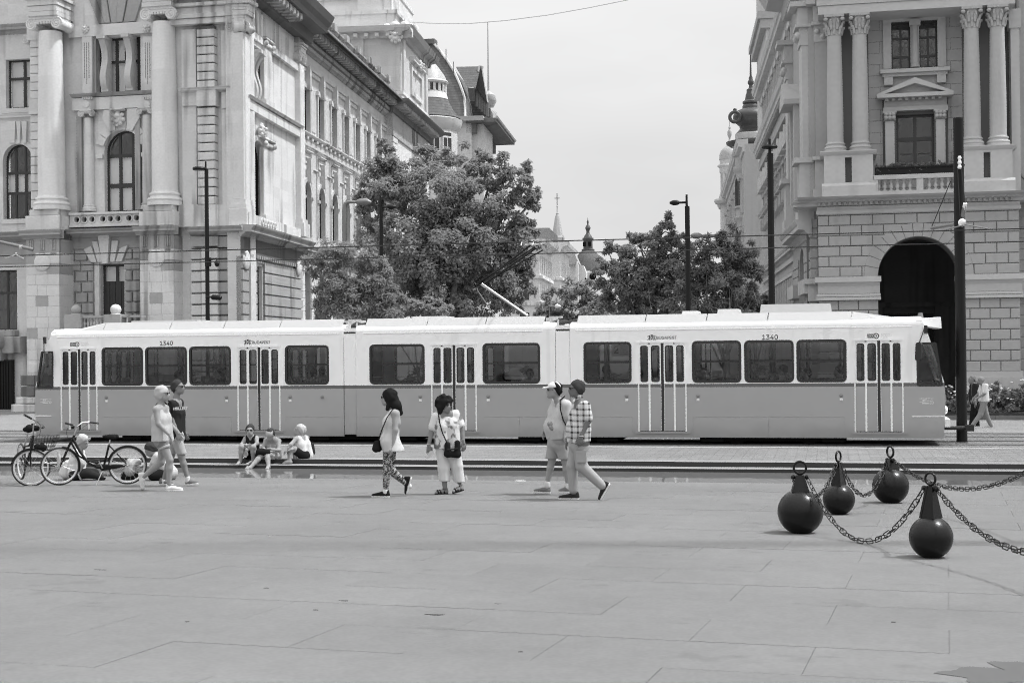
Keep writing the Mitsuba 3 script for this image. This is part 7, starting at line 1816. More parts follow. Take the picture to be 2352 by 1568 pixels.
class Person:
    def __init__(s, label, d, cat='person', group=None):
        s.k = thing('person', label, cat, group); s.d = d; s.segs = []; s.extra = []; s.clip = []
    def j(s, p, o=0): return at_d(p[0], p[1], s.d) + FH * o
    def head(s, c, f, scale=1.0, skin='mat_skin', up=UP):
        s.hs, s.HP, s.hf = headsegs(c, f, scale, up); s.hc = np.asarray(c); s.hscale = scale; s.segs += s.hs; s.skin = skin
    def limb(s, *pr):
        """points and radii alternately"""
        for i in range(0, len(pr) - 2, 2): s.segs.append((pr[i], pr[i + 1], pr[i + 2], pr[i + 3]))
    def finish(s, h=.012, k=.028, clips=()):
        m = [blob(s.segs, h, k, clips)] + s.extra
        part(s.k, 'body', cat_(m), s.skin, True)
    def wear(s, name, segs, mat, h=.012, k=.03, clips=(), cuts=(), label=None):
        return part(s.k, name, blob(segs, h, k, clips, cuts), mat, True, label=label)
    def face(s, glasses=None, eyes=True, mouth=True):
        P, q = s.HP, s.hscale
        r, f, u = s.hf
        if eyes and glasses is None:
            part(s.k, 'eye', [sphere(P(a * .030, .079, .012), .0095 * q, 1) for a in (-1, 1)], 'mat_black', True)
            part(s.k, 'eyebrow', [tube([P(a * .015, .090, .030), P(a * .03, .091, .034), P(a * .048, .080, .030)], .0045 * q, 5) for a in (-1, 1)], 'mat_hair_brown', True)
        if mouth: part(s.k, 'mouth', tube([P(-.022, .086, -.057), P(0, .0955, -.057), P(.022, .086, -.057)], .004 * q, 5), 'mat_mid', True)
        if glasses:
            g = []
            for a in (-1, 1):
                g.append(blob([(P(a * .032, .094, .012), np.array([r * .028, f * .010, u * .021]) * q)], .005, .004, taubin=1))
                g.append(tube([P(a * .058, .088, .018), P(a * .079, .04, .018), P(a * .080, -.005, .016)], .0038 * q, 5))
            g.append(tube([P(-.01, .104, .016), P(.01, .104, .016)], .004 * q, 5))
            part(s.k, 'sunglasses' if glasses == 'mat_lens' else 'glasses', cat_(g), glasses, True)
    def hair(s, mat, grow=.014, back=.0, extra=(), front=.045, low=-.03, k=.02, h=.010, locks=46, drop=.04):
        """cap of hair: skull grown outwards, cut away in front of the face"""
        P, q = s.HP, s.hscale; r, f, u = s.hf
        seg = [(P(0, -.020, .034), np.array([r * (.078 + grow), f * (.096 + grow), u * (.094 + grow)]) * q), (P(0, -.035 - back, -.01), np.array([r * (.072 + grow), f * (.075 + grow), u * (.085 + grow)]) * q), (P(0, -.055, -.02), (.05 + grow * .5) * q, P(0, -.058 - back * .6, -.075 - back * 1.2), (.034 + grow * .6) * q)] + list(extra)
        rr = np.random.default_rng(int(abs(s.hc[0]) * 977))
        for _ in range(locks):
            w = unit(V(rr.normal(), -abs(rr.normal()) + .35, rr.normal() * .8 + .3)); a = P(*(w * V(.074, .092, .090) + V(0, -.02, .03))); o = unit(a - s.hc)
            seg.append((a + o * grow * .5 * q, .012 + grow * .35, a + (unit(o * .12 - f * .4 - u * (.9 if w[2] < .5 else .3)) * drop + o * grow * .7) * q, .007 + grow * .3))
        cl = [(P(0, front, .02), f * 1.0 - u * .75)]
        return part(s.k, 'hair', blob(seg, h, k, cl if not extra else (), [(P(0, .085, -.045), np.array([r * .066, f * .075, u * .095]) * q)] , 2), mat, True)
    def shoe(s, heel, toe, mat, sole='mat_white', up=None, w=.040, sock=None, name='shoe'):
        heel, toe = np.asarray(heel, float), np.asarray(toe, float); d = unit(toe - heel); up = UP if up is None else unit(up); up = unit(up - d * (up @ d)); r = np.cross(d, up)
        L = np.linalg.norm(toe - heel)
        a, b, m = heel + d * w * .8 + up * w * 1.0, toe - d * w * .8 + up * w * .66, heel + d * L * .42 + up * w * 1.2
        k = part(s.k, name, blob([(a, w * 1.0, m, w * 1.02), (m, w * 1.0, b, w * .88), (a, w * .9, a + up * .05, w * .82)], .008, .02, [(heel, -up)], taubin=2), mat, True)
        if sole:
            part(k, 'sole', blob([(heel + d * w * .8 + up * .012, w * 1.04, heel + d * L * .5 + up * .012, w * .96), (heel + d * L * .5 + up * .012, w * .98, toe - d * w * .85 + up * .012, w * 1.02)], .006, .01, [(heel, -up), (heel + up * .026, up)], taubin=1), sole, True)
        return k

c1 = lambda x, y: (x * .28203, 706.3 + y * .28203)
c2 = lambda x, y: (516.8 + x * .28203, 706.3 + y * .28203)
c3 = lambda x, y: (861.3 + x * .28203, 706.3 + y * .28203)
def dist_of(px, py): return (on_plaza(px, py) - EYE) @ _f

def standing(label, cc, foot, spec, skin, face, hscale=1.0, torso=1.0):
    """spec: joints in crop pixels + depth offset; builds head, trunk, limbs and hands as one body"""
    p = Person(label, dist_of(*cc(*foot)))
    J = {k: p.j(cc(v[0], v[1]), v[2] if len(v) > 2 else 0) for k, v in spec.items()}
    p.J = J
    p.head(J['head'], face, hscale, skin)
    n = J['neck']
    p.limb(p.HP(0, -.022, -.07), .050, n, .055)
    tr = .115 * torso
    cs, hp = (J['sl'] + J['sr']) / 2, (J['hl'] + J['hr']) / 2
    chest = cs + (hp - cs) * .32; wst = cs + (hp - cs) * .68
    p.chest, p.waist, p.hip = chest, wst, hp
    p.limb(n, .05, cs, .075); p.limb(J['sl'], .058, J['sr'], .058)
    sh = (J['sr'] - J['sl']) * .26
    for q in (-1, 1): p.limb(cs + q * sh * .8, tr * .72, chest + q * sh, tr, wst + q * sh * .8, tr * .9, hp + q * sh * .9, tr * 1.05)
    for a in 'lr':
        p.limb(J['s' + a], .052, J['e' + a], .041, J['w' + a], .028)
        p.limb(J['h' + a], .092, J['k' + a], .058); kd = unit(J['k' + a] - J['a' + a])
        p.limb(J['k' + a], .056, J['k' + a] + (J['a' + a] - J['k' + a]) * .35, .054, J['a' + a], .037)
    return p
def hands(p, spec):
    for a, (d, palm, curl, th) in spec.items():
        p.extra.append(hand(p.J['w' + a], d, palm, curl, 1.0, th))

# 1 the woman in the white top, striding right
L_, R_ = -RH, RH
S1 = dict(head=(1330, 702, -.02), neck=(1310, 785), sl=(1292, 826, -.17), sr=(1330, 822, .15), el=(1318, 940, -.22), wl=(1412, 1032, -.24), er=(1350, 940, .20), wr=(1425, 1020, .20),
          hl=(1325, 1078, -.09), hr=(1325, 1078, .09), kl=(1392, 1235, -.09), al=(1386, 1432, -.08), kr=(1300, 1262, .09), ar=(1150, 1385, .08))
p = standing('blonde woman in a loose pale sleeveless top, denim shorts and white trainers, striding right', c1, (1420, 1488), S1, 'mat_skin', R_ + .12 * -FH)
hands(p, dict(l=(R_ * .5 - UP, -FH * .2 - R_, .35, 1), r=(R_ * .4 - UP, FH, .3, 1)))
p.finish(); p.face('mat_lens')
p.hair('mat_hair_blond', .016, .02, front=.03, extra=[(p.HP(q * .072, -.015, .02), .026, p.HP(q * .070, -.02, -.065), .022) for q in (-1, 1)])
J = p.J; ch, ws, hp = p.chest, p.waist, p.hip; sh = (J['sr'] - J['sl']) * .26
up0 = ch + UP * .12
p.wear('top', [(ch + q * sh + UP * .12, .085, ch + q * sh, .122) for q in (-1, 1)] + [(ch + q * sh, .122, ws + q * sh, .125) for q in (-1, 1)] + [(ws + q * sh, .125, hp + q * sh * 1.1 + UP * .0, .142) for q in (-1, 1)] + [(J['sl'] + UP * .0 - sh * -.4, .05, ch - sh, .09)], 'mat_pale', clips=[(hp - UP * .015, -UP), (J['neck'] - UP * .02, UP)], k=.04)
p.wear('shorts', [(hp + q * sh * .5 + UP * .04, .12, hp + q * sh * .6, .125) for q in (-1, 1)] + [(J['hl'], .108, J['hl'] + (J['kl'] - J['hl']) * .45, .088), (J['hr'], .108, J['hr'] + (J['kr'] - J['hr']) * .42, .09)], 'mat_denim', clips=[(p.j(c1(1340, 1142)), -UP)])
for a in 'lr':
    c_ = J['h' + a] + (J['k' + a] - J['h' + a]) * .32; dd = unit(J['k' + a] - J['h' + a]); p.wear('cuff', [(c_, .100, c_ + dd * .02, .099)], 'mat_light_grey', h=.009, clips=[(c_ + dd * .03, dd), (c_ - dd * .012, -dd)])
p.shoe(p.j(c1(1362, 1489), -.08), p.j(c1(1498, 1489), -.08), 'mat_white')
p.shoe(p.j(c1(1118, 1352), .08), p.j(c1(1140, 1488), .08), 'mat_white', up=R_ * 1.0 + UP * .15)
# 2 the man in the dark shirt beside her
S2 = dict(head=(1402, 655, .45), neck=(1385, 742, .45), sl=(1372, 790, .27), sr=(1392, 785, .62), el=(1375, 920, .25), wl=(1425, 1040, .2), er=(1400, 915, .66), wr=(1430, 1030, .62),
          hl=(1385, 1050, .35), hr=(1385, 1050, .52), kl=(1438, 1225, .36), al=(1488, 1400, .36), kr=(1330, 1240, .52), ar=(1272, 1428, .52))
p = standing('tall man in a dark lettered t-shirt and sunglasses walking behind the blonde woman', c1, (1300, 1466), S2, 'mat_skin_tan', R_ + .25 * -FH + .06 * UP)
hands(p, dict(l=(R_ * .35 - UP, -FH, .4, 1), r=(R_ * .4 - UP, FH, .3, 1)))
p.finish(); p.face('mat_lens'); p.hair('mat_hair_brown', .008, front=.02)
J = p.J; ch, ws, hp = p.chest, p.waist, p.hip; sh = (J['sr'] - J['sl']) * .26
p.wear('shirt', [(ch + q * sh + UP * .14, .09, ch + q * sh, .128) for q in (-1, 1)] + [(ch + q * sh, .128, hp + q * sh, .132) for q in (-1, 1)] + [(J['s' + a], .072, J['s' + a] + (J['e' + a] - J['s' + a]) * .62, .062) for a in 'lr'] + [(J['sl'], .066, J['sr'], .066)], 'mat_dark', clips=[(hp - UP * .05, -UP), (J['neck'] + UP * .01, UP)])
tx = meshkit.text_mesh('HOLLIST', .043, .012, True)
o_ = p.j(c1(1390, 836), .175); M_ = frame(o_, unit(RH + FH * .75), UP, unit(RH * .75 - FH)); part(p.k, 'shirt_lettering', xf(tx, M_), 'mat_white')
p.wear('shorts', [(hp + q * sh * .5, .125, hp + q * sh * .6 - UP * .05, .128) for q in (-1, 1)] + [(J['h' + a], .108, J['k' + a] + UP * .06, .086) for a in 'lr'], 'mat_light_grey', clips=[(p.j(c1(1400, 1205)), -UP)])
for a, hx, tx_, y0, o in (('r', 1238, 1350, 1466, .52), ('l', 1475, 1576, 1466, .36)):
    p.shoe(p.j(c1(hx, y0 + (0 if a == 'r' else -4)), o), p.j(c1(tx_, y0 - (0 if a == 'r' else 12)), o), 'mat_shoe_grey')
    q_ = J['a' + a]; p.wear('sock', [(q_, .043, q_ - UP * .06, .043)], 'mat_white', h=.009)
bp = thing('backpack', 'black backpack worn by the tall man in the dark t-shirt', 'backpack')
part(bp, 'bag', blob([(p.j(c1(1262, 820), .40), .10, p.j(c1(1258, 930), .40), .125), (p.j(c1(1262, 820), .52), .10, p.j(c1(1258, 930), .52), .125)], .012, .04), 'mat_black', True)
part(bp, 'strap', tube([p.j(c1(1275, 790), .28), p.j(c1(1330, 752), .24), p.j(c1(1372, 775), .20), p.j(c1(1380, 850), .20), p.j(c1(1330, 930), .25)], .016, 6), 'mat_black', True)
# 3 the long-haired woman walking left
S3 = dict(head=(1328, 735, 0), neck=(1345, 815), sl=(1368, 862, .17), sr=(1392, 860, -.17), el=(1370, 985, .2), wl=(1330, 1110, .2), er=(1398, 990, -.22), wr=(1372, 1128, -.24),
          hl=(1340, 1090, .09), hr=(1345, 1090, -.09), kr=(1325, 1315, -.08), ar=(1312, 1475, -.08), kl=(1345, 1325, .08), al=(1478, 1440, .08))
p = standing('woman with long black hair in a pale sleeveless tunic and speckled leggings, walking left', c2, (1270, 1538), S3, 'mat_skin', L_ + .12 * FH)
hands(p, dict(r=(-UP + L_ * .15, L_ + FH * .3, .3, -1), l=(-UP + L_ * .2, L_ - FH * .3, .3, 1)))
p.finish(); p.face('mat_dark')
P = p.HP
p.hair('mat_hair_black', .018, .01, extra=[(P(.05, -.06, .0), .062, p.j(c2(1400, 800), -.05), .075), (P(-.05, -.06, .0), .062, p.j(c2(1395, 800), .05), .075), (p.j(c2(1392, 790), -.03), .085, p.j(c2(1425, 855), -.02), .05), (p.j(c2(1345, 760), -.07), .04, p.j(c2(1325, 825), -.09), .028)], k=.03)
J = p.J; ch, ws, hp = p.chest, p.waist, p.hip; sh = (J['sr'] - J['sl']) * .26; fr = L_
p.wear('tunic', [(ch + q * sh + UP * .13, .082, ch + q * sh + fr * .03, .125) for q in (-1, 1)] + [(ch + q * sh + fr * .03, .125, ws + q * sh + UP * .02, .112) for q in (-1, 1)] + [(ws + q * sh, .112, hp + q * sh * 1.2, .148) for q in (-1, 1)] + [(hp + q * sh * 1.2, .148, hp - UP * .16 + q * sh * 1.3 - fr * .06, .165) for q in (-1, 1)], 'mat_cream', clips=[(p.j(c2(1350, 1166)), -UP - fr * .05), (J['neck'] + UP * .0, UP)], k=.035)
p.wear('leggings', [(J['h' + a], .104, J['k' + a], .068) for a in 'lr'] + [(J['k' + a], .068, J['a' + a] - (J['a' + a] - J['k' + a]) * .12, .046) for a in 'lr'], 'mat_speckled', clips=[])
p.shoe(p.j(c2(1342, 1540), -.08), p.j(c2(1198, 1540), -.08), 'mat_black'); p.shoe(p.j(c2(1520, 1388), .08), p.j(c2(1484, 1525), .08), 'mat_black', up=L_ + UP * .3)
for a in 'lr': q_ = J['a' + a]; dd = unit(q_ - J['k' + a]); p.wear('sock', [(q_ + dd * .01, .040, q_ + dd * .05, .042)], 'mat_white', h=.009)
hb = thing('shoulder_bag', 'small black shoulder bag hanging in front of the long-haired woman', 'bag')
part(hb, 'bag', blob([(p.j(c2(1240, 1095), -.16), .04, p.j(c2(1238, 1140), -.16), .062), (p.j(c2(1258, 1095), -.06), .04, p.j(c2(1252, 1140), -.06), .062)], .010, .03), 'mat_black', True)
part(hb, 'strap', tube([p.j(c2(1252, 1085), -.14), p.j(c2(1290, 985), -.24), p.j(c2(1330, 890), -.24), p.j(c2(1372, 822), -.12), p.j(c2(1400, 840), .03)], .009, 6), 'mat_black', True)
# 4 the curly-haired woman with the phone
S4 = dict(head=(1795, 795, -.03), neck=(1800, 868), sl=(1722, 890, -.04), sr=(1880, 872, .03), el=(1686, 1000, -.05), wl=(1662, 1118, -.10), er=(1928, 985, .02), wr=(1942, 1092, -.04),
          hl=(1770, 1135), hr=(1862, 1130), kl=(1782, 1300, -.02), al=(1790, 1462, 0), kr=(1888, 1285, .02), ar=(1908, 1425, .05))
p = standing('curly dark-haired woman in a white printed blouse and cropped white trousers, holding a phone', c2, (1770, 1518), S4, 'mat_skin_tan', -FH * .75 + RH * .66)
hands(p, dict(l=(-UP + RH * .05, -RH * .2 + FH * .5, .55, 1), r=(-UP + RH * .1, RH * -.3 + FH * .5, .4, -1)))
p.finish(); p.face('mat_dark')
P = p.HP
r_ = np.random.default_rng(5)
p.hair('mat_hair_black', .030, .02, extra=[(P(*(unit(V(a, b, z)) * V(.085, .10, .10) + V(0, -.03, .03))), .034, P(*(unit(V(a, b, z)) * V(.118, .13, .13) + V(0, -.03, .03))), .030) for a, b, z in r_.normal(size=(70, 3)) if b < .35 or z > .6] + [(P(q * .085, -.02, -.03), .045, P(q * .095, -.02, -.10), .04) for q in (-1, 1)], k=.02)
J = p.J; ch, ws, hp = p.chest, p.waist, p.hip; sh = (J['sr'] - J['sl']) * .26
p.wear('blouse', [(J['sl'], .072, J['sr'], .072), (J['neck'] - UP * .085, .10, ch, .12), (ch - sh + UP * .06, .11, ch - sh, .128), (ch + sh + UP * .06, .11, ch + sh, .128), (ch - sh, .128, hp - sh * 1.05, .135), (ch + sh, .128, hp + sh * 1.05, .135)] + [(J['s' + a], .078, J['s' + a] + (J['e' + a] - J['s' + a]) * .72, .076) for a in 'lr'], 'mat_printed_blouse', clips=[(p.j(c2(1800, 1146)), -UP)], cuts=[(J['neck'] + UP * .02 - FH * .03, np.array([RH * .085, FH * .10, UP * .065]))])
p.wear('trousers', [(hp - sh * .9, .12, hp + sh * .9, .12)] + [(J['h' + a], .112, J['k' + a], .092) for a in 'lr'] + [(J['k' + a], .092, J['a' + a] + (J['k' + a] - J['a' + a]) * .05, .090) for a in 'lr'], 'mat_white', clips=[(p.j(c2(1800, 1412)), -UP + RH * -.10)])
for a, hx, tx_, y0, y1 in (('l', 1812, 1712, 1520, 1520), ('r', 1940, 1856, 1490, 1510)):
    h_, t_ = p.j(c2(hx, y0), .05), p.j(c2(tx_, y1), -.06)
    p.shoe(h_, t_, 'mat_skin_tan', 'mat_black', w=.036, name='foot')
    d_ = unit(t_ - h_)
    for q in (.35, .62, .80): m_ = h_ + (t_ - h_) * q; p.wear('sandal_strap', [(m_ + np.cross(d_, UP) * .045 + UP * .03, .013, m_ + UP * (.085 if q < .5 else .066), .013), (m_ - np.cross(d_, UP) * .045 + UP * .03, .013, m_ + UP * (.085 if q < .5 else .066), .013)], 'mat_black', h=.007, k=.01)
part(None, 'phone', xf(bx(-.036, .036, -.005, .005, -.07, .07), frame(p.j(c2(1672, 1192), -.12), unit(RH + FH * .3), unit(np.cross(UP + RH * .6, unit(RH + FH * .3))), unit(UP + RH * .6))), 'mat_white'); labels['phone'] = {'label': 'pale phone held low in the curly-haired woman\'s hand', 'category': 'phone'}
hb = thing('shoulder_bag', 'larger black leather bag hanging at the curly-haired woman\'s hip', 'bag')
part(hb, 'bag', blob([(p.j(c2(1815, 1110), -.15), .045, p.j(c2(1815, 1185), -.16), .05), (p.j(c2(1895, 1095), -.15), .045, p.j(c2(1897, 1190), -.16), .05), (p.j(c2(1815, 1185), -.16), .05, p.j(c2(1897, 1190), -.16), .05)], .010, .03), 'mat_black', True)
part(hb, 'flap', blob([(p.j(c2(1812, 1150), -.21), .012, p.j(c2(1900, 1140), -.21), .012)], .008, .01), 'mat_dark', True)
part(hb, 'strap', tube([p.j(c2(1742, 862), -.10), p.j(c2(1752, 930), -.18), p.j(c2(1775, 1010), -.20), p.j(c2(1812, 1095), -.19)], .010, 6), 'mat_black', True)
part(p.k, 'bracelet', xf(torus(.034, .006, 16, 6), frame(J['wl'] + UP * .02, RH, FH, UP)), 'mat_chrome', True)
# 5 the man in the cap
S5 = dict(head=(1462, 680, .40), neck=(1490, 750, .42), sl=(1490, 785, .60), sr=(1560, 800, .22), el=(1440, 900, .62), wl=(1385, 1010, .58), er=(1570, 920, .2), wr=(1545, 1020, .16),
          hl=(1480, 1085, .48), hr=(1520, 1085, .32), kl=(1448, 1262, .50), al=(1410, 1450, .50), kr=(1556, 1265, .32), ar=(1580, 1455, .34))
p = standing('heavy man in a white baseball cap, pale printed t-shirt and pale shorts, walking left', c3, (1360, 1536), S5, 'mat_skin', L_ + .1 * -FH, torso=1.15)
hands(p, dict(l=(-UP + L_ * .35, RH - FH * .2, .45, -1), r=(-UP + L_ * .2, L_ * -1 + FH * .3, .4, -1)))
p.finish(); p.face('mat_lens')
p.hair('mat_hair_black', .006, .0, front=.0, low=0)
P = p.HP; r, f, u = p.hf
p.wear('cap', [(P(0, -.012, .052), np.array([r * .090, f * .112, u * .086])), ], 'mat_white', h=.009, clips=[(P(0, 0, .045), -u - f * .08)])
p.wear('cap_brim', [(P(-.055, .09, .052), .012, P(-.035, .155, .040), .008), (P(.055, .09, .052), .012, P(.035, .155, .040), .008), (P(0, .09, .056), .014, P(0, .175, .040), .009), (P(-.035, .155, .040), .008, P(.035, .155, .040), .008)], 'mat_white', h=.008, k=.03)
J = p.J; ch, ws, hp = p.chest, p.waist, p.hip; sh = (J['sr'] - J['sl']) * .26
p.wear('shirt', [(ch + q * sh + UP * .13, .10, ch + q * sh, .145) for q in (-1, 1)] + [(ch + q * sh, .145, ws + q * sh + L_ * .04, .165) for q in (-1, 1)] + [(ws + q * sh + L_ * .04, .165, hp + q * sh, .150) for q in (-1, 1)] + [(J['s' + a], .085, J['s' + a] + (J['e' + a] - J['s' + a]) * .72, .082) for a in 'lr'] + [(J['sl'], .075, J['sr'], .075)], 'mat_printed_tee', clips=[(p.j(c3(1500, 1078), .4), -UP + L_ * -.1), (J['neck'] + UP * .02, UP)], k=.04)
r_ = np.random.default_rng(8)
part(p.k, 'shirt_print', [blob([(p.j(c3(1440 + dx, 960 + dy), .18 + .02 * q), .030 + .006 * q, p.j(c3(1452 + dx, 972 + dy), .18 + .02 * q), .03)], .009, .02) for q, (dx, dy) in enumerate(((-6, 20), (14, 24), (2, 2), (-10, -6)))], 'mat_mid', True, kind='stuff')
p.wear('shorts', [(hp + q * sh * .6, .145, hp + q * sh * .6 - UP * .06, .145) for q in (-1, 1)] + [(J['h' + a], .122, J['k' + a] + UP * .02, .105) for a in 'lr'], 'mat_khaki', clips=[(p.j(c3(1480, 1248), .4), -UP)])
p.shoe(p.j(c3(1432, 1538), .50), p.j(c3(1296, 1532), .50), 'mat_shoe_grey'); p.shoe(p.j(c3(1600, 1524), .34), p.j(c3(1500, 1524), .34), 'mat_shoe_grey')
for a in 'lr': q_ = J['a' + a]; p.wear('sock', [(q_, .045, q_ - UP * .05, .045)], 'mat_white', h=.009)
sb = thing('sling_bag', 'thin dark bag strap slung over the capped man\'s shoulder', 'bag')
part(sb, 'strap', tube([p.j(c3(1552, 728), .36), p.j(c3(1512, 755), .20), p.j(c3(1512, 830), .12), p.j(c3(1535, 920), .12), p.j(c3(1570, 980), .16)], .010, 6), 'mat_black', True)
part(sb, 'bag', blob([(p.j(c3(1600, 990), .30), .07, p.j(c3(1606, 1060), .32), .08)], .012, .03), 'mat_black', True)
# 6 the man in the checked shirt
S6 = dict(head=(1636, 662, 0), neck=(1660, 735), sl=(1655, 785, .18), sr=(1705, 800, -.17), el=(1640, 930, .2), wl=(1570, 1080, .16), er=(1732, 915, -.22), wr=(1672, 1040, -.26),
          hl=(1655, 1085, .09), hr=(1665, 1085, -.09), kl=(1610, 1290, .08), al=(1618, 1505, .08), kr=(1680, 1285, -.08), ar=(1858, 1455, -.08))
p = standing('man in glasses, checked short-sleeved shirt and khaki cargo trousers, striding left', c3, (1570, 1562), S6, 'mat_skin_dark', L_ + .12 * -FH, torso=1.12)
hands(p, dict(l=(-UP + L_ * .3, RH, .45, -1), r=(-UP + L_ * .12, L_ * .3 + FH, .35, -1)))
p.finish(); p.face('mat_dark'); p.hair('mat_hair_brown', .012, front=.035)
J = p.J; ch, ws, hp = p.chest, p.waist, p.hip; sh = (J['sr'] - J['sl']) * .26
p.wear('shirt', [(ch + q * sh + UP * .13, .095, ch + q * sh, .138) for q in (-1, 1)] + [(ch + q * sh, .138, ws + q * sh + L_ * .02, .158) for q in (-1, 1)] + [(ws + q * sh + L_ * .02, .155, hp + q * sh, .150) for q in (-1, 1)] + [(J['s' + a], .082, J['s' + a] + (J['e' + a] - J['s' + a]) * .80, .078) for a in 'lr'] + [(J['sl'], .072, J['sr'], .072), (J['neck'] - UP * .0, .062, J['neck'] + UP * .02, .06)], 'mat_checked_shirt', clips=[(p.j(c3(1660, 1092)), -UP + RH * .1)], k=.035)
p.wear('trousers', [(hp + q * sh * .6, .14, hp + q * sh * .6 - UP * .06, .14) for q in (-1, 1)] + [(J['h' + a], .118, J['k' + a], .088) for a in 'lr'] + [(J['k' + a], .086, J['a' + a] + unit(J['a' + a] - J['k' + a]) * -.03, .068) for a in 'lr'], 'mat_khaki', k=.03)
q_ = J['hr'] + (J['kr'] - J['hr']) * .58 - FH * .098; M_ = frame(q_, unit(RH + FH * .1), unit(J['hr'] - J['kr']), -FH); part(p.k, 'cargo_pocket', [xf(bx(-.075, .075, -.09, .05, -.03, .022), M_), xf(bx(-.08, .08, .045, .085, -.03, .028), M_)], 'mat_khaki')
p.shoe(p.j(c3(1662, 1566), .08), p.j(c3(1496, 1566), .08), 'mat_dark'); p.shoe(p.j(c3(1912, 1432), -.08), p.j(c3(1836, 1568), -.08), 'mat_dark', up=L_ + UP * .45)
part(p.k, 'watch', xf(torus(.036, .008, 16, 6), frame(J['wr'] + UP * .01, RH, FH, UP)), 'mat_chrome', True)
# ------------------------------------------------------------------ people sitting, the far walkers, passengers
def sitting(label, d, J, skin, face, hscale=1.0, up=UP, tr=.105):
    p = Person(label, d); p.J = J
    p.head(J['head'], face, hscale, skin, up)
    n = J['neck']; p.limb(p.HP(0, -.02, -.07), .048, n, .052)
    cs, hp = (J['sl'] + J['sr']) / 2, (J['hl'] + J['hr']) / 2
    p.cs, p.hip = cs, hp; p.chest = cs + (hp - cs) * .35; p.waist = cs + (hp - cs) * .7
    p.limb(n, .05, cs, .07); p.limb(J['sl'], .052, J['sr'], .052)
    sh = (J['sr'] - J['sl']) * .24; p.sh = sh
    for q in (-1, 1): p.limb(cs + q * sh * .8, tr * .75, p.chest + q * sh, tr, p.waist + q * sh * .8, tr * .9, hp + q * sh * .9, tr * 1.1)
    for a in 'lr':
        p.limb(J['s' + a], .048, J['e' + a], .038, J['w' + a], .026)
        p.limb(J['h' + a], .092, J['k' + a], .058, J['k' + a] + (J['a' + a] - J['k' + a]) * .35, .053, J['a' + a], .036)
    return p
def bare_foot(p, heel, toe, w=.034):
    heel, toe = np.asarray(heel), np.asarray(toe); d = unit(toe - heel)
    p.limb(heel + UP * w, w, heel + d * .1 + UP * w * 1.2, w * .95, toe + UP * w * .55, w * .6)
    r = np.cross(d, UP)
    for q in range(5): p.limb(toe - d * .02 + r * (.026 - .013 * q) + UP * .015, .012, toe + d * (.022 - .005 * q) + r * (.028 - .014 * q) + UP * .012, .010)
dS = (on_y(700, 1050, STEP_Y + .12) - EYE) @ _f
PX = lambda cc, o=0, d=dS: (lambda x, y, q=0: at_d(*cc(x, y), d) + FH * (o + q))
g = PX(c2)
def footz(v, z): v = np.array(v, float); v[2] = z; return v
# left sitter: dark top, sunglasses, arms folded over her knees
J = dict(head=g(195, 1003, .12), neck=g(198, 1050, .18), sl=g(155, 1072, .18), sr=g(243, 1068, .18), el=g(133, 1118, .0), wl=g(190, 1112, -.22), er=g(262, 1105, .0), wr=g(190, 1160, -.26), hl=g(180, 1205, .22), hr=g(222, 1205, .22),
         kl=g(152, 1130, -.22), kr=g(245, 1130, -.22), al=g(140, 1250, -.20), ar=g(240, 1245, -.16))
p = sitting('young woman in a black vest and sunglasses sitting on the pool step, leftmost of three', dS, J, 'mat_skin', -FH + RH * .05, .98)
p.extra += [hand(J['wl'], RH - UP * .1, -FH, .4, .9, 1), hand(J['wr'], -UP - RH * .2, -FH, .5, .9, -1)]
for a, x in (('l', 128), ('r', 205)): bare_foot(p, footz(J['a' + a] + FH * .03, .105), footz(g(x, 1272, -.38), .105))
p.finish(); p.face('mat_lens'); p.hair('mat_hair_brown', .010, front=.028)
p.wear('vest', [(p.cs + q * p.sh - UP * .01, .085, p.chest + q * p.sh, .115) for q in (-1, 1)] + [(p.chest + q * p.sh, .115, p.hip + q * p.sh, .120) for q in (-1, 1)] + [(p.cs + q * p.sh * 1.5 + UP * .045, .022, p.cs + q * p.sh * 1.4 - UP * .05 - FH * .07, .02) for q in (-1, 1)], 'mat_black', clips=[])
p.wear('shorts', [(J['h' + a], .105, J['h' + a] + (J['k' + a] - J['h' + a]) * .5, .085) for a in 'lr'], 'mat_black')
part(p.k, 'watch', xf(torus(.030, .007, 14, 6), frame(J['wl'], FH, UP, RH)), 'mat_white', True)
# middle sitter: head bowed over a bag
J = dict(head=g(368, 1035, -.02), neck=g(372, 1075, .12), sl=g(325, 1085, .14), sr=g(428, 1088, .14), el=g(308, 1140, -.02), wl=g(342, 1148, -.24), er=g(440, 1160, -.02), wr=g(372, 1145, -.24), hl=g(350, 1210, .2), hr=g(405, 1210, .2),
         kl=g(318, 1190, -.26), kr=g(362, 1185, -.28), al=g(240, 1290, -.52), ar=g(388, 1285, -.48))
p = sitting('woman in a grey cap bent over the dark bag on her lap, middle sitter', dS, J, 'mat_skin', -FH * .72 - UP * .62 + L_ * .15, .98, UP * .8 - FH * .5)
p.extra += [hand(J['wl'], RH * .7 - UP * .4, -FH, .6, .9, 1), hand(J['wr'], L_ * .7 - UP * .3, -FH, .6, .9, -1)]
for a, x, y in (('l', 222, 1298), ('r', 385, 1302)): bare_foot(p, J['a' + a] + FH * .03 - UP * .03, footz(g(x, y, -.62), WATER - .01))
p.finish(); P = p.HP; r, f, u = p.hf
p.hair('mat_hair_brown', .010, front=.01)
p.wear('cap', [(P(0, -.01, .045), np.array([r * .088, f * .108, u * .085]))], 'mat_light_grey', h=.009, clips=[(P(0, 0, .030), -u)])
p.wear('vest', [(p.cs + q * p.sh - UP * .01, .09, p.hip + q * p.sh, .125) for q in (-1, 1)], 'mat_mid')
p.wear('shorts', [(J['h' + a], .108, J['h' + a] + (J['k' + a] - J['h' + a]) * .55, .088) for a in 'lr'], 'mat_pale')
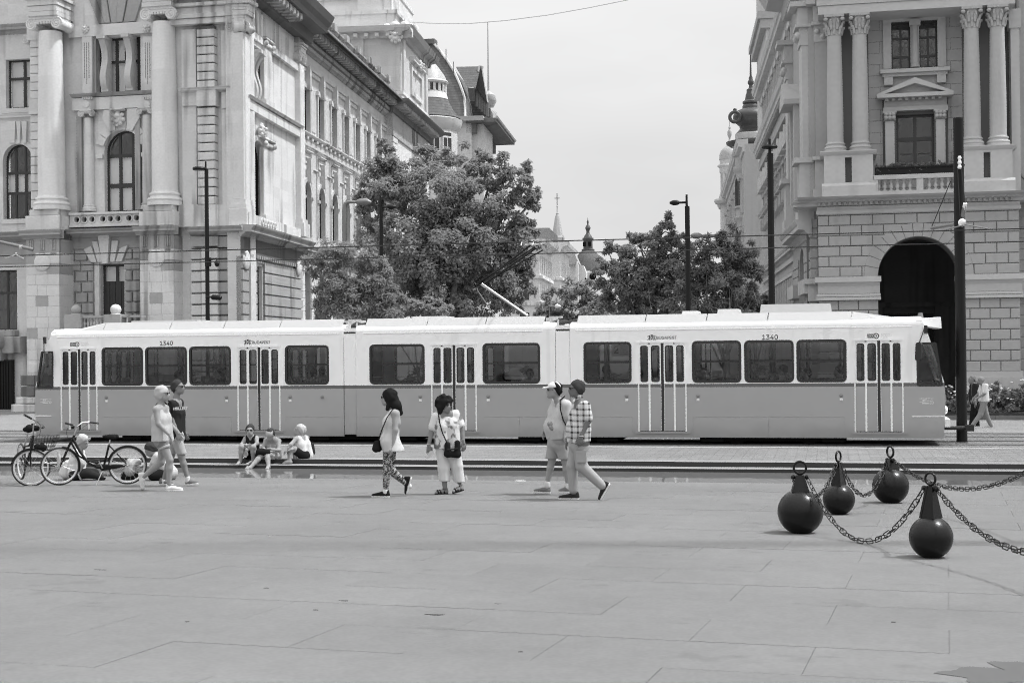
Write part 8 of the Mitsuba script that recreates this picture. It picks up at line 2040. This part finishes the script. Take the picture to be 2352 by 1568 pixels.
bg = solo('handbag', blob([(g(300, 1165, -.30), .07, g(360, 1170, -.28), .075), (g(285, 1195, -.22), .06, g(350, 1195, -.22), .06)], .012, .03), 'mat_black', 'dark soft bag on the lap of the middle sitter', 'bag', True)
# right sitter: looks left, hugs her knees
J = dict(head=g(600, 1000, .08), neck=g(618, 1045, .10), sl=g(580, 1068, -.02), sr=g(652, 1066, .22), el=g(545, 1112, -.16), wl=g(520, 1145, -.2), er=g(600, 1130, .1), wr=g(545, 1152, -.24), hl=g(640, 1205, .08), hr=g(650, 1205, .24),
         kl=g(535, 1135, -.10), kr=g(565, 1128, .06), al=g(535, 1250, -.16), ar=g(570, 1250, .0))
p = sitting('fair woman hugging her knees and looking left, rightmost of the three sitters', dS, J, 'mat_skin', L_ + UP * .12 - FH * .25, .98)
p.extra += [hand(J['wl'], L_ * .5 - UP * .5, RH, .5, .9, 1), hand(J['wr'], L_ - UP * .3, RH, .5, .9, -1)]
for a, x in (('l', 490), ('r', 560)): bare_foot(p, footz(J['a' + a] + RH * .03, .105), footz(g(x, 1272, -.18 if a == 'l' else -.02), .105))
p.finish(); p.face(); p.hair('mat_hair_blond', .012, front=.03)
p.wear('top', [(p.cs + q * p.sh - UP * .01, .085, p.chest + q * p.sh, .11) for q in (-1, 1)] + [(p.chest + q * p.sh, .11, p.hip + q * p.sh, .118) for q in (-1, 1)], 'mat_white')
p.wear('skirt', [(J['h' + a], .112, J['h' + a] + (J['k' + a] - J['h' + a]) * .5, .09) for a in 'lr'] + [(J['hl'], .11, J['hr'], .11)], 'mat_black', clips=[(footz(J['hl'], PAVE), -UP)])
solo('backpack', blob([(g(688, 1125, .30), .055, g(690, 1185, .30), .075)], .012, .03), 'mat_dark', 'dark patterned backpack on the back of the rightmost sitter', 'backpack', True)
for k, x in enumerate((170, 203)):
    sh_ = thing('sandal', ('left', 'right')[k] + ' one of two pale sandals standing between the leftmost sitter\'s bare feet', 'sandal', 'pair of sandals on the step')
    a = footz(g(x, 1268, -.26), .106); part(sh_, 'sole', bx(a[0] - .04, a[0] + .04, a[1] - .12, a[1] + .12, .106, .128), 'mat_light_grey'); part(sh_, 'strap', tube([a + V(-.042, -.03, .02), a + V(0, -.04, .06), a + V(.042, -.03, .02)], .012, 6), 'mat_dark', True)
# two people on the ground behind the bicycles
dR = dist_of(*c1(640, 1402)); g1 = PX(c1, 0, dR)
J = dict(head=g1(678, 1095), neck=g1(650, 1150), sl=g1(625, 1180, -.16), sr=g1(650, 1185, .16), el=g1(700, 1270, -.2), wl=g1(665, 1340, -.2), er=g1(600, 1270, .2), wr=g1(560, 1360, .2), hl=g1(625, 1350, -.1), hr=g1(625, 1350, .1),
         kl=g1(740, 1345, -.14), kr=g1(760, 1350, .06), al=g1(850, 1380, -.1), ar=g1(800, 1385, .05))
p = sitting('fair-haired woman in a pale top sitting on the ground behind the step-through bicycle', dR, J, 'mat_skin', RH - UP * .5 - FH * .3)
p.extra += [hand(J['wl'], -UP + RH * .3, RH, .3, .9, 1), hand(J['wr'], -UP, RH, .2, .9, 1)]
p.shoe(J['al'] - RH * .02, J['al'] + RH * .20 + UP * .02, 'mat_shoe_grey', up=UP)
p.finish(); p.face(); p.hair('mat_hair_blond', .016, .01, front=.03)
part(p.k, 'hair_sunglasses', [xf(torus(.024, .006, 14, 6), frame(p.HP(q * .04, .075, .105), p.hf[0], p.hf[2], p.hf[1])) for q in (-1, 1)], 'mat_white', True)
p.wear('top', [(p.cs + q * p.sh, .085, p.chest + q * p.sh, .12) for q in (-1, 1)] + [(p.chest + q * p.sh, .12, p.hip + q * p.sh, .128) for q in (-1, 1)], 'mat_white')
p.wear('trousers', [(J['h' + a], .110, J['k' + a], .085) for a in 'lr'] + [(J['k' + a], .082, J['a' + a], .055) for a in 'lr'] + [(J['hl'], .12, J['hr'], .12)], 'mat_dark')
bs = thing('shopping_bag', 'white plastic bag with a bottle beside the fair-haired woman behind the bicycle', 'bag')
part(bs, 'sack', blob([(g1(530, 1270, .15), .06, g1(520, 1360, .15), .10), (g1(500, 1290, .2), .05, g1(490, 1350, .2), .09)], .012, .04), 'mat_white', True)
part(bs, 'bottle', [lathe([(.034, g1(485, 1290)[2]), (.036, g1(485, 1220)[2]), (.030, g1(485, 1200)[2]), (.014, g1(485, 1185)[2]), (.016, g1(485, 1172)[2])], (g1(485, 1200, -.05)[0], g1(485, 1200, -.05)[1], 0), 14)], 'mat_pale', 40)
dK = dist_of(*c1(1300, 1402)); g2 = PX(c1, 0, dK)
J = dict(head=g2(1225, 1158), neck=g2(1268, 1190), sl=g2(1290, 1210, -.16), sr=g2(1300, 1215, .16), el=g2(1250, 1290, -.2), wl=g2(1195, 1275, -.22), er=g2(1260, 1290, .2), wr=g2(1215, 1285, .2), hl=g2(1380, 1345, -.1), hr=g2(1380, 1345, .1),
         kl=g2(1270, 1360, -.2), kr=g2(1280, 1365, .16), al=g2(1380, 1385, -.16), ar=g2(1390, 1385, .16))
p = sitting('dark-haired person crouching on the ground behind the walking couple\'s legs, looking down', dK, J, 'mat_skin', L_ * .8 - UP * .6 - FH * .2)
p.extra += [hand(J['wl'], L_ - UP * .1, -UP, .4, .9, 1), hand(J['wr'], L_ - UP * .2, -UP, .4, .9, 1)]
p.finish(); p.face(); p.hair('mat_hair_brown', .014, .02, front=.03)
p.wear('shirt', [(p.cs + q * p.sh, .085, p.hip + q * p.sh, .135) for q in (-1, 1)] + [(J['s' + a], .07, J['s' + a] + (J['e' + a] - J['s' + a]) * .6, .06) for a in 'lr'], 'mat_pale')
p.wear('trousers', [(J['h' + a], .115, J['k' + a], .09) for a in 'lr'] + [(J['k' + a], .085, J['a' + a], .06) for a in 'lr'], 'mat_black')
bs = thing('rucksack', 'pale sack and black rucksack on the ground behind the bicycle\'s rear wheel', 'rucksack')
part(bs, 'pale_sack', blob([(g2(1060, 1280, .05), .09, g2(1055, 1330, .05), .11), (g2(1040, 1250, .1), .05, g2(1110, 1260, .1), .07)], .012, .04), 'mat_light_grey', True)
part(bs, 'rucksack', blob([(g2(1010, 1375, .1), .09, g2(1090, 1375, .1), .09)], .012, .03, [(footz(g2(1050, 1400), ground_z(0, g2(1050, 1400)[1])), -UP)]), 'mat_black', True)
# the two walkers beyond the track
c7 = lambda x, y: (2009.7 + x * .1977, 677.6 + y * .1977)
FZ = -.165
for lab, sp_, sk, shirt, trou, hairm, off in (
    ('bald man in a white shirt and grey trousers walking left past the rose hedge', dict(head=(1233, 992), neck=(1245, 1030), sl=(1262, 1052, .16), sr=(1270, 1052, -.17), el=(1230, 1140, .18), wl=(1150, 1205, .1), er=(1245, 1145, -.2), wr=(1140, 1208, -.2), hl=(1262, 1225, .09), hr=(1265, 1225, -.09), kl=(1300, 1380, .08), al=(1358, 1515, .08), kr=(1215, 1385, -.08), ar=(1130, 1500, -.08)), 'mat_skin_tan', 'mat_white', 'mat_mid', None, 0.),
    ('balding man in dark clothes half hidden behind the man in the white shirt', dict(head=(1122, 985), neck=(1135, 1022), sl=(1150, 1045, .16), sr=(1160, 1048, -.17), el=(1135, 1140, .18), wl=(1108, 1215, .14), er=(1165, 1150, -.2), wr=(1150, 1250, -.2), hl=(1150, 1220, .09), hr=(1155, 1220, -.09), kl=(1185, 1375, .08), al=(1205, 1512, .08), kr=(1125, 1375, -.08), ar=(1105, 1505, -.08)), 'mat_skin_tan', 'mat_dark', 'mat_black', 'mat_hair_grey', .9)):
    fx, fy = c7(sp_['ar'][0], 1540); dF = (on_z(fx, fy, FZ) - EYE) @ _f + off
    p = Person(lab, dF); J = {k: p.j(c7(v[0], v[1]), v[2] if len(v) > 2 else 0) for k, v in sp_.items()}
    p.J = J; p.head(J['head'], L_ - FH * .1 - UP * .1, 1.0, sk); n = J['neck']; p.limb(p.HP(0, -.02, -.07), .05, n, .055)
    cs, hp = (J['sl'] + J['sr']) / 2, (J['hl'] + J['hr']) / 2; sh = (J['sr'] - J['sl']) * .26
    p.limb(n, .05, cs, .075, hp, .12); p.limb(J['sl'], .055, J['sr'], .055)
    for q in (-1, 1): p.limb(cs + q * sh, .09, hp + q * sh, .115)
    for a in 'lr': p.limb(J['s' + a], .05, J['e' + a], .04, J['w' + a], .028); p.limb(J['h' + a], .09, J['k' + a], .058, J['a' + a], .038); p.extra.append(hand(J['w' + a], -UP + L_ * .5, RH, .4, 1, 1))
    p.finish(.014); p.face()
    if hairm: p.hair(hairm, .006, front=-.03)
    p.wear('shirt', [(cs + q * sh, .10, hp + q * sh + UP * .02, .138) for q in (-1, 1)] + [(J['s' + a], .075, J['s' + a] + (J['e' + a] - J['s' + a]) * (.75 if shirt == 'mat_white' else 1), .07) for a in 'lr'], shirt, h=.014, clips=[(hp - UP * .03, -UP), (n, UP)])
    p.wear('trousers', [(J['h' + a], .11, J['k' + a], .08) for a in 'lr'] + [(J['k' + a], .08, J['a' + a], .062) for a in 'lr'] + [(J['hl'], .11, J['hr'], .11)], trou, h=.014)
    for a in 'lr': b_ = J['a' + a]; p.shoe(b_ + RH * .04 - UP * .09, b_ + L_ * .22 - UP * .09, 'mat_pale' if shirt == 'mat_white' else 'mat_black', None)
# passengers behind the tram glass
def passenger(label, px, py, side, face, shirt, hairm, lean=0.):
    d = (on_y(px, py, TY + (.62 if side == 0 else TD - .6)) - EYE) @ _f
    hc = at_d(px, py, d); f = unit(face)
    n = hc - UP * .13 - f * .02; r = np.cross(f, UP)
    J = dict(head=hc, neck=n, sl=n - UP * .07 - r * .18, sr=n - UP * .07 + r * .18)
    hp = n - UP * .55 - f * .06; J.update(hl=hp - r * .09, hr=hp + r * .09, el=J['sl'] - UP * .27 + f * .05, er=J['sr'] - UP * .27 + f * .05, wl=J['sl'] - UP * .40 + f * .24, wr=J['sr'] - UP * .40 + f * .24)
    J.update(kl=J['hl'] + f * .40 + UP * .02, kr=J['hr'] + f * .40 + UP * .02, al=J['hl'] + f * .42 - UP * .40, ar=J['hr'] + f * .42 - UP * .40)
    p = sitting(label, d, J, 'mat_skin', f); p.extra += [hand(J['w' + a], f - UP * .3, UP * -1, .5, .9, 1) for a in 'lr']
    p.finish(.016); p.face(); p.hair(hairm, .014, front=.03)
    p.wear('shirt', [(p.cs + q * p.sh, .088, p.hip + q * p.sh, .13) for q in (-1, 1)] + [(J['s' + a], .07, J['e' + a], .055) for a in 'lr'], shirt, h=.016)
    p.wear('trousers', [(J['h' + a], .11, J['k' + a], .08) for a in 'lr'], 'mat_dark', h=.016)
bkk = [('passenger in a checked shirt seen from behind, in the window before the first joint', 722, 858, 0, RH * .3 + FH, 'mat_checked_shirt', 'mat_hair_black'), ('second passenger beside the checked-shirted one, at the window frame', 741, 854, 1, RH * .3 + FH, 'mat_pale', 'mat_hair_black'),
       ('child with dark hair facing out of the window before the second joint', 1217, 858, 0, -FH + L_ * .3, 'mat_cream', 'mat_hair_brown'), ('bald passenger in the window just right of the third door', 1609, 856, 0, L_, 'mat_pale', 'mat_hair_grey'),
       ('passenger in a white shirt in the middle window of the last three', 1797, 850, 0, L_ + FH * .4, 'mat_white', 'mat_hair_brown'), ('dark-haired woman passenger at the left of the last big window', 1852, 858, 0, L_, 'mat_black', 'mat_hair_black'), ('girl with tied dark hair in profile at the right of the last big window', 1925, 853, 0, L_, 'mat_pale', 'mat_hair_black'),
       ('dark-clad passenger leaning in the window right of the second joint', 1395, 850, 1, RH, 'mat_black', 'mat_hair_black'), ('passenger with a round dark head in the third window from the left', 505, 858, 0, L_, 'mat_dark', 'mat_hair_black'), ('passenger low in the second window from the left', 412, 862, 0, RH, 'mat_pale', 'mat_hair_brown')]
for a in bkk: passenger(*a)
# ------------------------------------------------------------------ cannonball bollards and their chains
def bollard(label, cx, by, ring_top, rpx, yaw, lug=True):
    b = on_plaza(cx, by); d = (b - EYE) @ _f; s = d / FOC
    k = thing('bollard', label, 'bollard', 'cannonball bollards')
    R = rpx * s; z0 = b[2]
    zr = at_d(cx, ring_top, d)[2]
    zc = z0 + R * .93
    a = np.linspace(-math.asin(.93), math.pi / 2, 22)
    part(k, 'ball', lathe([(R * math.cos(t), zc + R * math.sin(t)) for t in a], (b[0], b[1], 0), 40), 'mat_black_iron', True)
    ro = 16.5 * s * (rpx / 51) ** .5; zn = zr - 2 * ro
    m = []
    w0, w1 = R * .33, R * .11; za = zc + R * .90
    M = rotz(yaw, (b[0], b[1], 0))
    c = [(-w0, -w0, za), (w0, -w0, za), (w0, w0, za), (-w0, w0, za), (-w1, -w1, zn), (w1, -w1, zn), (w1, w1, zn), (-w1, w1, zn)]
    part(k, 'neck', xf(hexa(c), M), 'mat_black_iron')
    part(k, 'neck_rib', [xf(hexa([(q * w0 * 1.04 - .012, -w0 * 1.06, za), (q * w0 * 1.04 + .012, -w0 * 1.06, za), (q * w0 * 1.04 + .012, w0 * 1.06, za), (q * w0 * 1.04 - .012, w0 * 1.06, za), (q * w1 * 1.1 - .012, -w1 * 1.2, zn), (q * w1 * 1.1 + .012, -w1 * 1.2, zn), (q * w1 * 1.1 + .012, w1 * 1.2, zn), (q * w1 * 1.1 - .012, w1 * 1.2, zn)]), M) for q in (-1, 1)], 'mat_black_iron')
    part(k, 'ring', xf(torus(ro * .84, ro * .17, 32, 8), frame((b[0], b[1], zr - ro), (math.cos(yaw), math.sin(yaw), 0), (0, 0, 1), (math.sin(yaw), -math.cos(yaw), 0))), 'mat_black_iron', True)
    lz = zn - .015
    pts = []
    for q in (-1, 1):
        o = V(math.cos(yaw), math.sin(yaw), 0) * q
        e = V(b[0], b[1], lz - .01) + o * (w1 + .050)
        part(k, 'chain_lug', [tube([V(b[0], b[1], lz - .02) + o * w1 * .6, e], .016, 6), sphere(e, .028, 1)], 'mat_black_iron', True)
        pts.append(e)
    return k, pts, s
B = {}
B['a'] = bollard('large black cannonball bollard, left front one of the four, with a flat ring', 1839, 1223, 1057, 52, math.radians(5))
B['b'] = bollard('smaller black cannonball bollard standing second from the left', 1927, 1180, 1034, 36.5, math.radians(62))
B['c'] = bollard('black cannonball bollard standing farthest back by the pool edge', 2046, 1154, 1022, 41.5, math.radians(-58))
B['d'] = bollard('black cannonball bollard standing nearest to the camera, its ring against the pool', 2139, 1279, 1083, 49.5, math.radians(-40))
lk = None
def chain(label, p, q, sag, link=.125):
    k = thing('chain', label, 'chain', None)
    n0 = 60; t = np.linspace(0, 1, n0); P = p + (q - p) * t[:, None]; P[:, 2] -= sag * 4 * t * (1 - t)
    L = np.concatenate([[0], np.cumsum(np.linalg.norm(np.diff(P, axis=0), axis=1))]); n = int(L[-1] / (link * .74))
    cs = np.array([[np.interp((i + .5) / n * L[-1], L, P[:, a]) for a in range(3)] for i in range(n)])
    tg = np.array([[np.interp(min((i + .6) / n, 1) * L[-1], L, P[:, a]) - np.interp(max((i + .4) / n, 0) * L[-1], L, P[:, a]) for a in range(3)] for i in range(n)])
    for i in range(n):
        d = unit(tg[i]); s_ = unit(np.cross(d, UP)); u_ = np.cross(s_, d)
        a = s_ if i % 2 else u_; a = unit(a + .35 * (u_ if i % 2 else s_) * math.sin(i * 1.7))
        h, w = link * .5, link * .21
        cc = [cs[i] + d * x * h + a * y * w for x, y in ((-.8, -1), (.8, -1), (1, -.75), (1, .75), (.8, 1), (-.8, 1), (-1, .75), (-1, -.75), (-.8, -1))]
        part(k, 'link', tube(cc, .0058, 6, cap=False), 'mat_chain', True)
    return k
def px_near(pts, px): return min(pts, key=lambda e: abs(px_of(e)[0] - px))
chain('black chain hanging between the two front bollards', px_near(B['a'][1], 1850), px_near(B['d'][1], 2120), .62)
chain('black chain from the left front bollard to the smaller one behind', px_near(B['a'][1], 1830), px_near(B['b'][1], 1915), .32)
chain('black chain between the smaller bollard and the farthest one', px_near(B['b'][1], 1940), px_near(B['c'][1], 2035), .46)
e1 = at_d(2440, 1030, 15.2); e2 = on_plaza(2560, 1420) + UP * .60
chain('black chain running off the right edge from the farthest bollard', px_near(B['c'][1], 2060), e1, .42)
chain('heavy near chain running off the right edge from the nearest bollard', px_near(B['d'][1], 2160), e2, .34)
# drain cover and dropped scrap
b = on_plaza(1195, 1105); solo('drain_cover', [lathe([(.10, 0), (.10, .012), (.085, .016)], (b[0], b[1], b[2]), 20)], 'mat_light_grey', 'small pale round cover on the paving between the two pairs of walkers', 'drain cover')
# ------------------------------------------------------------------ bicycles
def wheel(k, c, ax, R, name='wheel', spokes=18):
    """wheel with tyre, rim, hub and spokes; ax: axle direction"""
    ax = unit(ax); x = unit(np.cross(ax, UP)); y = np.cross(x, ax) * -1; M = frame(c, x, unit(np.cross(ax, x)), ax)
    w = part(k, name, xf(torus(R - .017, .018, 44, 8), M), 'mat_rubber', True)
    part(w, 'sidewall', [xf(torus(R - .022, .0155, 44, 6), M), xf(torus(R - .045, .012, 44, 6), M)], 'mat_rim')
    part(w, 'hub', xf(lathe([(.016, -.05), (.022, -.03), (.014, -.01), (.014, .01), (.022, .03), (.016, .05)], sides=10), M), 'mat_chrome', True)
    sp = []
    for i in range(spokes):
        a = 2 * math.pi * i / spokes; o = .5 if i % 4 < 2 else -.5
        sp.append(tube([(.02 * math.cos(a + o * 2.6), .02 * math.sin(a + o * 2.6), .03 * (1 if i % 2 else -1)), ((R - .05) * math.cos(a), (R - .05) * math.sin(a), 0)], .0022, 4))
    part(w, 'spokes', xf(cat_(sp), M), 'mat_chrome', kind='stuff')
shiny('mat_rim', .55, .35, .5)
bk = thing('bicycle', 'black step-through city bicycle with pale-walled tyres, on its kickstand', 'bicycle')
db = dist_of(*c1(485, 1447)); B1 = lambda x, y, o=0: at_d(*c1(x, y), db) + FH * o
wf, wr_ = B1(487, 1290), B1(1027, 1286, .10)
sB = db / FOC
Rf = (1290 - 1135) * .28203 * sB
axl = -FH * .90 + RH * .42; axr = -FH * .985 + RH * .17
wheel(bk, wf, axl, Rf); wheel(bk, wr_, axr, Rf)
hd0, hd1 = B1(548, 1150, .01), B1(602, 1040, .02); bb = B1(835, 1305, .06); st = B1(878, 1120, .07)
part(bk, 'fork', [tube([hd0 + q * axl * .05, B1(530, 1200) + q * axl * .055, wf + q * axl * .05], [.014, .013, .010], 8) for q in (-1, 1)] + [tube([hd0 - axl * .055, hd0 + axl * .055], .016, 8)], 'mat_black_paint', True)
part(bk, 'frame', [tube([hd0, hd1], .021, 10), tube([B1(590, 1060), B1(650, 1170), B1(720, 1265), B1(790, 1300), bb], .022, 10), tube([B1(575, 1090), B1(640, 1205), B1(700, 1240), B1(790, 1265), B1(850, 1240)], .017, 10), tube([bb, st], .019, 10), tube([st + UP * .0, B1(950, 1200, .08), wr_], .011, 8), tube([bb, B1(930, 1300, .08), wr_], .011, 8)], 'mat_black_paint', True)
part(bk, 'seat_post', tube([st, B1(888, 1078, .07)], .014, 8), 'mat_chrome', True)
part(bk, 'saddle', blob([(B1(835, 1050, .07), .024, B1(880, 1052, .07), .04), (B1(880, 1052, .0), .040, B1(928, 1055, -.02), .045), (B1(880, 1052, .13), .040, B1(928, 1055, .15), .045)], .010, .03), 'mat_black', True)
part(bk, 'stem', tube([hd1, B1(622, 985, .02)], .014, 8), 'mat_chrome', True)
part(bk, 'handlebar', tube([B1(575, 935, -.26), B1(610, 950, -.14), B1(625, 968, .0), B1(660, 935, .10), B1(700, 935, .20), B1(762, 948, .28)], .012, 8), 'mat_chrome', True)
part(bk, 'grip', [tube([B1(575, 933, -.28), B1(612, 952, -.14)], .018, 8), tube([B1(700, 935, .20), B1(764, 948, .29)], .018, 8)], 'mat_rubber', True)
part(bk, 'brake_lever', [tube([B1(612, 958, -.12), B1(588, 968, -.22), B1(570, 960, -.27)], .007, 6), tube([B1(690, 945, .18), B1(728, 962, .26)], .008, 6)], 'mat_chrome', True)
part(bk, 'headlamp', [lathe([(.02, 0), (.035, .03), (.03, .05)], B1(600, 985, -.05), 12)], 'mat_black_paint', 40)
def mudguard(c, ax, R, a0, a1):
    ax = unit(ax); x = unit(np.cross(ax, UP)); y = unit(np.cross(ax, x)); an = np.linspace(a0, a1, 22); vs = []
    for a in an:
        o = x * math.cos(a) + UP * math.sin(a)
        for q, h in ((-1, -.012), (-.5, .004), (.5, .004), (1, -.012)): vs.append(c + o * (R + .014 + h) + ax * q * .028)
    f = []
    for i in range(len(an) - 1):
        for j in range(3): p = i * 4 + j; f += [(p, p + 1, p + 5), (p, p + 5, p + 4)]
    return TM(vs, f)
diffuse('mat_guard', .02)
part(bk, 'mudguard', mudguard(wf, axl, Rf, -.35, 1.45) if (unit(np.cross(unit(axl), UP)) @ RH) > 0 else mudguard(wf, axl, Rf, math.pi - 1.45, math.pi + .35), 'mat_guard', True)
part(bk, 'mudguard', mudguard(wr_, axr, Rf, .25, 2.9), 'mat_guard', True)
part(bk, 'chain_guard', blob([(bb - FH * .05, .05, wr_ - FH * .05, .022)], .010, .02, [(bb - FH * .06, -FH), (bb - FH * .03, FH)]), 'mat_guard', True)
part(bk, 'crank', [tube([bb - FH * .07, B1(800, 1230, -.02)], .011, 6), tube([bb + FH * .07, B1(865, 1370, .12)], .011, 6), tube([bb - FH * .08, bb + FH * .08], .018, 8)], 'mat_chrome', True)
part(bk, 'pedal', [bx(q[0] - .05, q[0] + .05, q[1] - .045, q[1] + .045, q[2] - .012, q[2] + .012) for q in (B1(798, 1235, -.07), B1(868, 1372, .17))], 'mat_rubber')
part(bk, 'kickstand', tube([B1(838, 1315, .04), B1(825, 1360, -.04), B1(797, 1447, -.12)], .009, 6), 'mat_chrome', True)
part(bk, 'cable', [tube([B1(588, 960, -.2), B1(560, 1010, -.15), B1(570, 1080, -.06), B1(600, 1090, .0)], .004, 5), tube([B1(690, 950, .18), B1(650, 990, .05), B1(610, 1040, .02)], .004, 5)], 'mat_rubber', True)
# second bicycle, seen nearly end on at the left edge
bk = thing('bicycle', 'black bicycle with a wire front basket, seen at an angle at the far left edge', 'bicycle')
d2_ = dist_of(*c1(255, 1447)); B2 = lambda x, y, o=0: at_d(*c1(x, y), d2_) + FH * o
wf, wr_ = B2(253, 1303), B2(68, 1275, .66)
s2_ = d2_ / FOC; Rf = 152 * .28203 * s2_
ax1 = -FH * .96 + RH * .28; dirb = unit(wf - wr_); axb = unit(np.cross(dirb, UP))
wheel(bk, wf, ax1, Rf); wheel(bk, wr_, axb, Rf)
hd0, hd1 = B2(258, 1135), B2(264, 1040, .03); bb = wr_ + (wf - wr_) * .42 + UP * -.05; st = wr_ + (wf - wr_) * .32 + UP * .30
part(bk, 'fork', [tube([hd0 + q * ax1 * .055, B2(246, 1200) + q * ax1 * .055, wf + q * ax1 * .05], [.016, .014, .011], 8) for q in (-1, 1)], 'mat_black_paint', True)
part(bk, 'frame', [tube([hd0, hd1], .024, 10), tube([B2(260, 1080, .02), B2(225, 1180, .15), bb], .026, 10), tube([bb, st], .02, 10), tube([B2(262, 1050, .03), B2(200, 1130, .25), st], .018, 8), tube([st, wr_], .012, 8), tube([bb, wr_], .012, 8)], 'mat_black_paint', True)
part(bk, 'stem', tube([hd1, B2(268, 960, .03), B2(292, 925, .0)], .014, 8), 'mat_chrome', True)
part(bk, 'seat_post', tube([st, B2(172, 1022, .36)], .014, 8), 'mat_chrome', True)
part(bk, 'saddle', blob([(B2(140, 1002, .42), .045, B2(172, 1005, .36), .04), (B2(172, 1005, .36), .04, B2(205, 1012, .24), .025)], .010, .03), 'mat_black', True)
part(bk, 'handlebar', tube([B2(242, 866, -.28), B2(290, 915, -.06), B2(310, 935, .04), B2(322, 975, .22), B2(300, 985, .30)], .012, 8), 'mat_chrome', True)
part(bk, 'grip', [tube([B2(242, 866, -.28), B2(276, 900, -.13)], .019, 8), tube([B2(322, 978, .22), B2(296, 986, .31)], .019, 8)], 'mat_rubber', True)
part(bk, 'bar_bag', blob([(B2(222, 985, .1), .07, B2(285, 985, .12), .045)], .010, .03), 'mat_black', True)
part(bk, 'cable', [tube([B2(300, 920, 0), B2(336, 960, -.03), B2(330, 1020, 0), B2(300, 1050, 0)], .004, 5)], 'mat_rubber', True)
bc = B2(365, 1090, -.10); wires = []
for t in np.linspace(0, 1, 5):
    hw, hd_ = .15 + .06 * t, .11 + .05 * t; z = -.14 + .25 * t; c_ = bc + UP * z + V(0, 0, 0)
    tilt = RH * .04 * t
    wires.append(tube([c_ + tilt + RH * a * hw + FH * b * hd_ for a, b in ((-1, -1), (1, -1), (1, 1), (-1, 1), (-1, -1))], .004, 4))
for a in np.linspace(-1, 1, 9):
    for b in (-1, 1): wires.append(tube([bc + UP * -.14 + RH * a * .15 + FH * b * .11, bc + UP * .11 + RH * (.04 + a * .21) + FH * b * .16], .0035, 4))
for b in np.linspace(-1, 1, 6):
    for a in (-1, 1): wires.append(tube([bc + UP * -.14 + RH * a * .15 + FH * b * .11, bc + UP * .11 + RH * (.04 + a * .21) + FH * b * .16], .0035, 4))
for a in np.linspace(-1, 1, 7): wires.append(tube([bc - UP * .14 + RH * a * .15 - FH * .11, bc - UP * .14 + RH * a * .15 + FH * .11], .0035, 4))
part(bk, 'basket', cat_(wires), 'mat_black_paint')
part(bk, 'basket_lock', blob([(B2(320, 1125, -.12), .05, B2(375, 1135, -.12), .055), (B2(350, 1110, -.05), .04, B2(360, 1150, -.05), .045)], .010, .02), 'mat_black', True)
part(bk, 'mudguard', mudguard(wf, ax1, Rf, .2, 1.9), 'mat_guard', True)
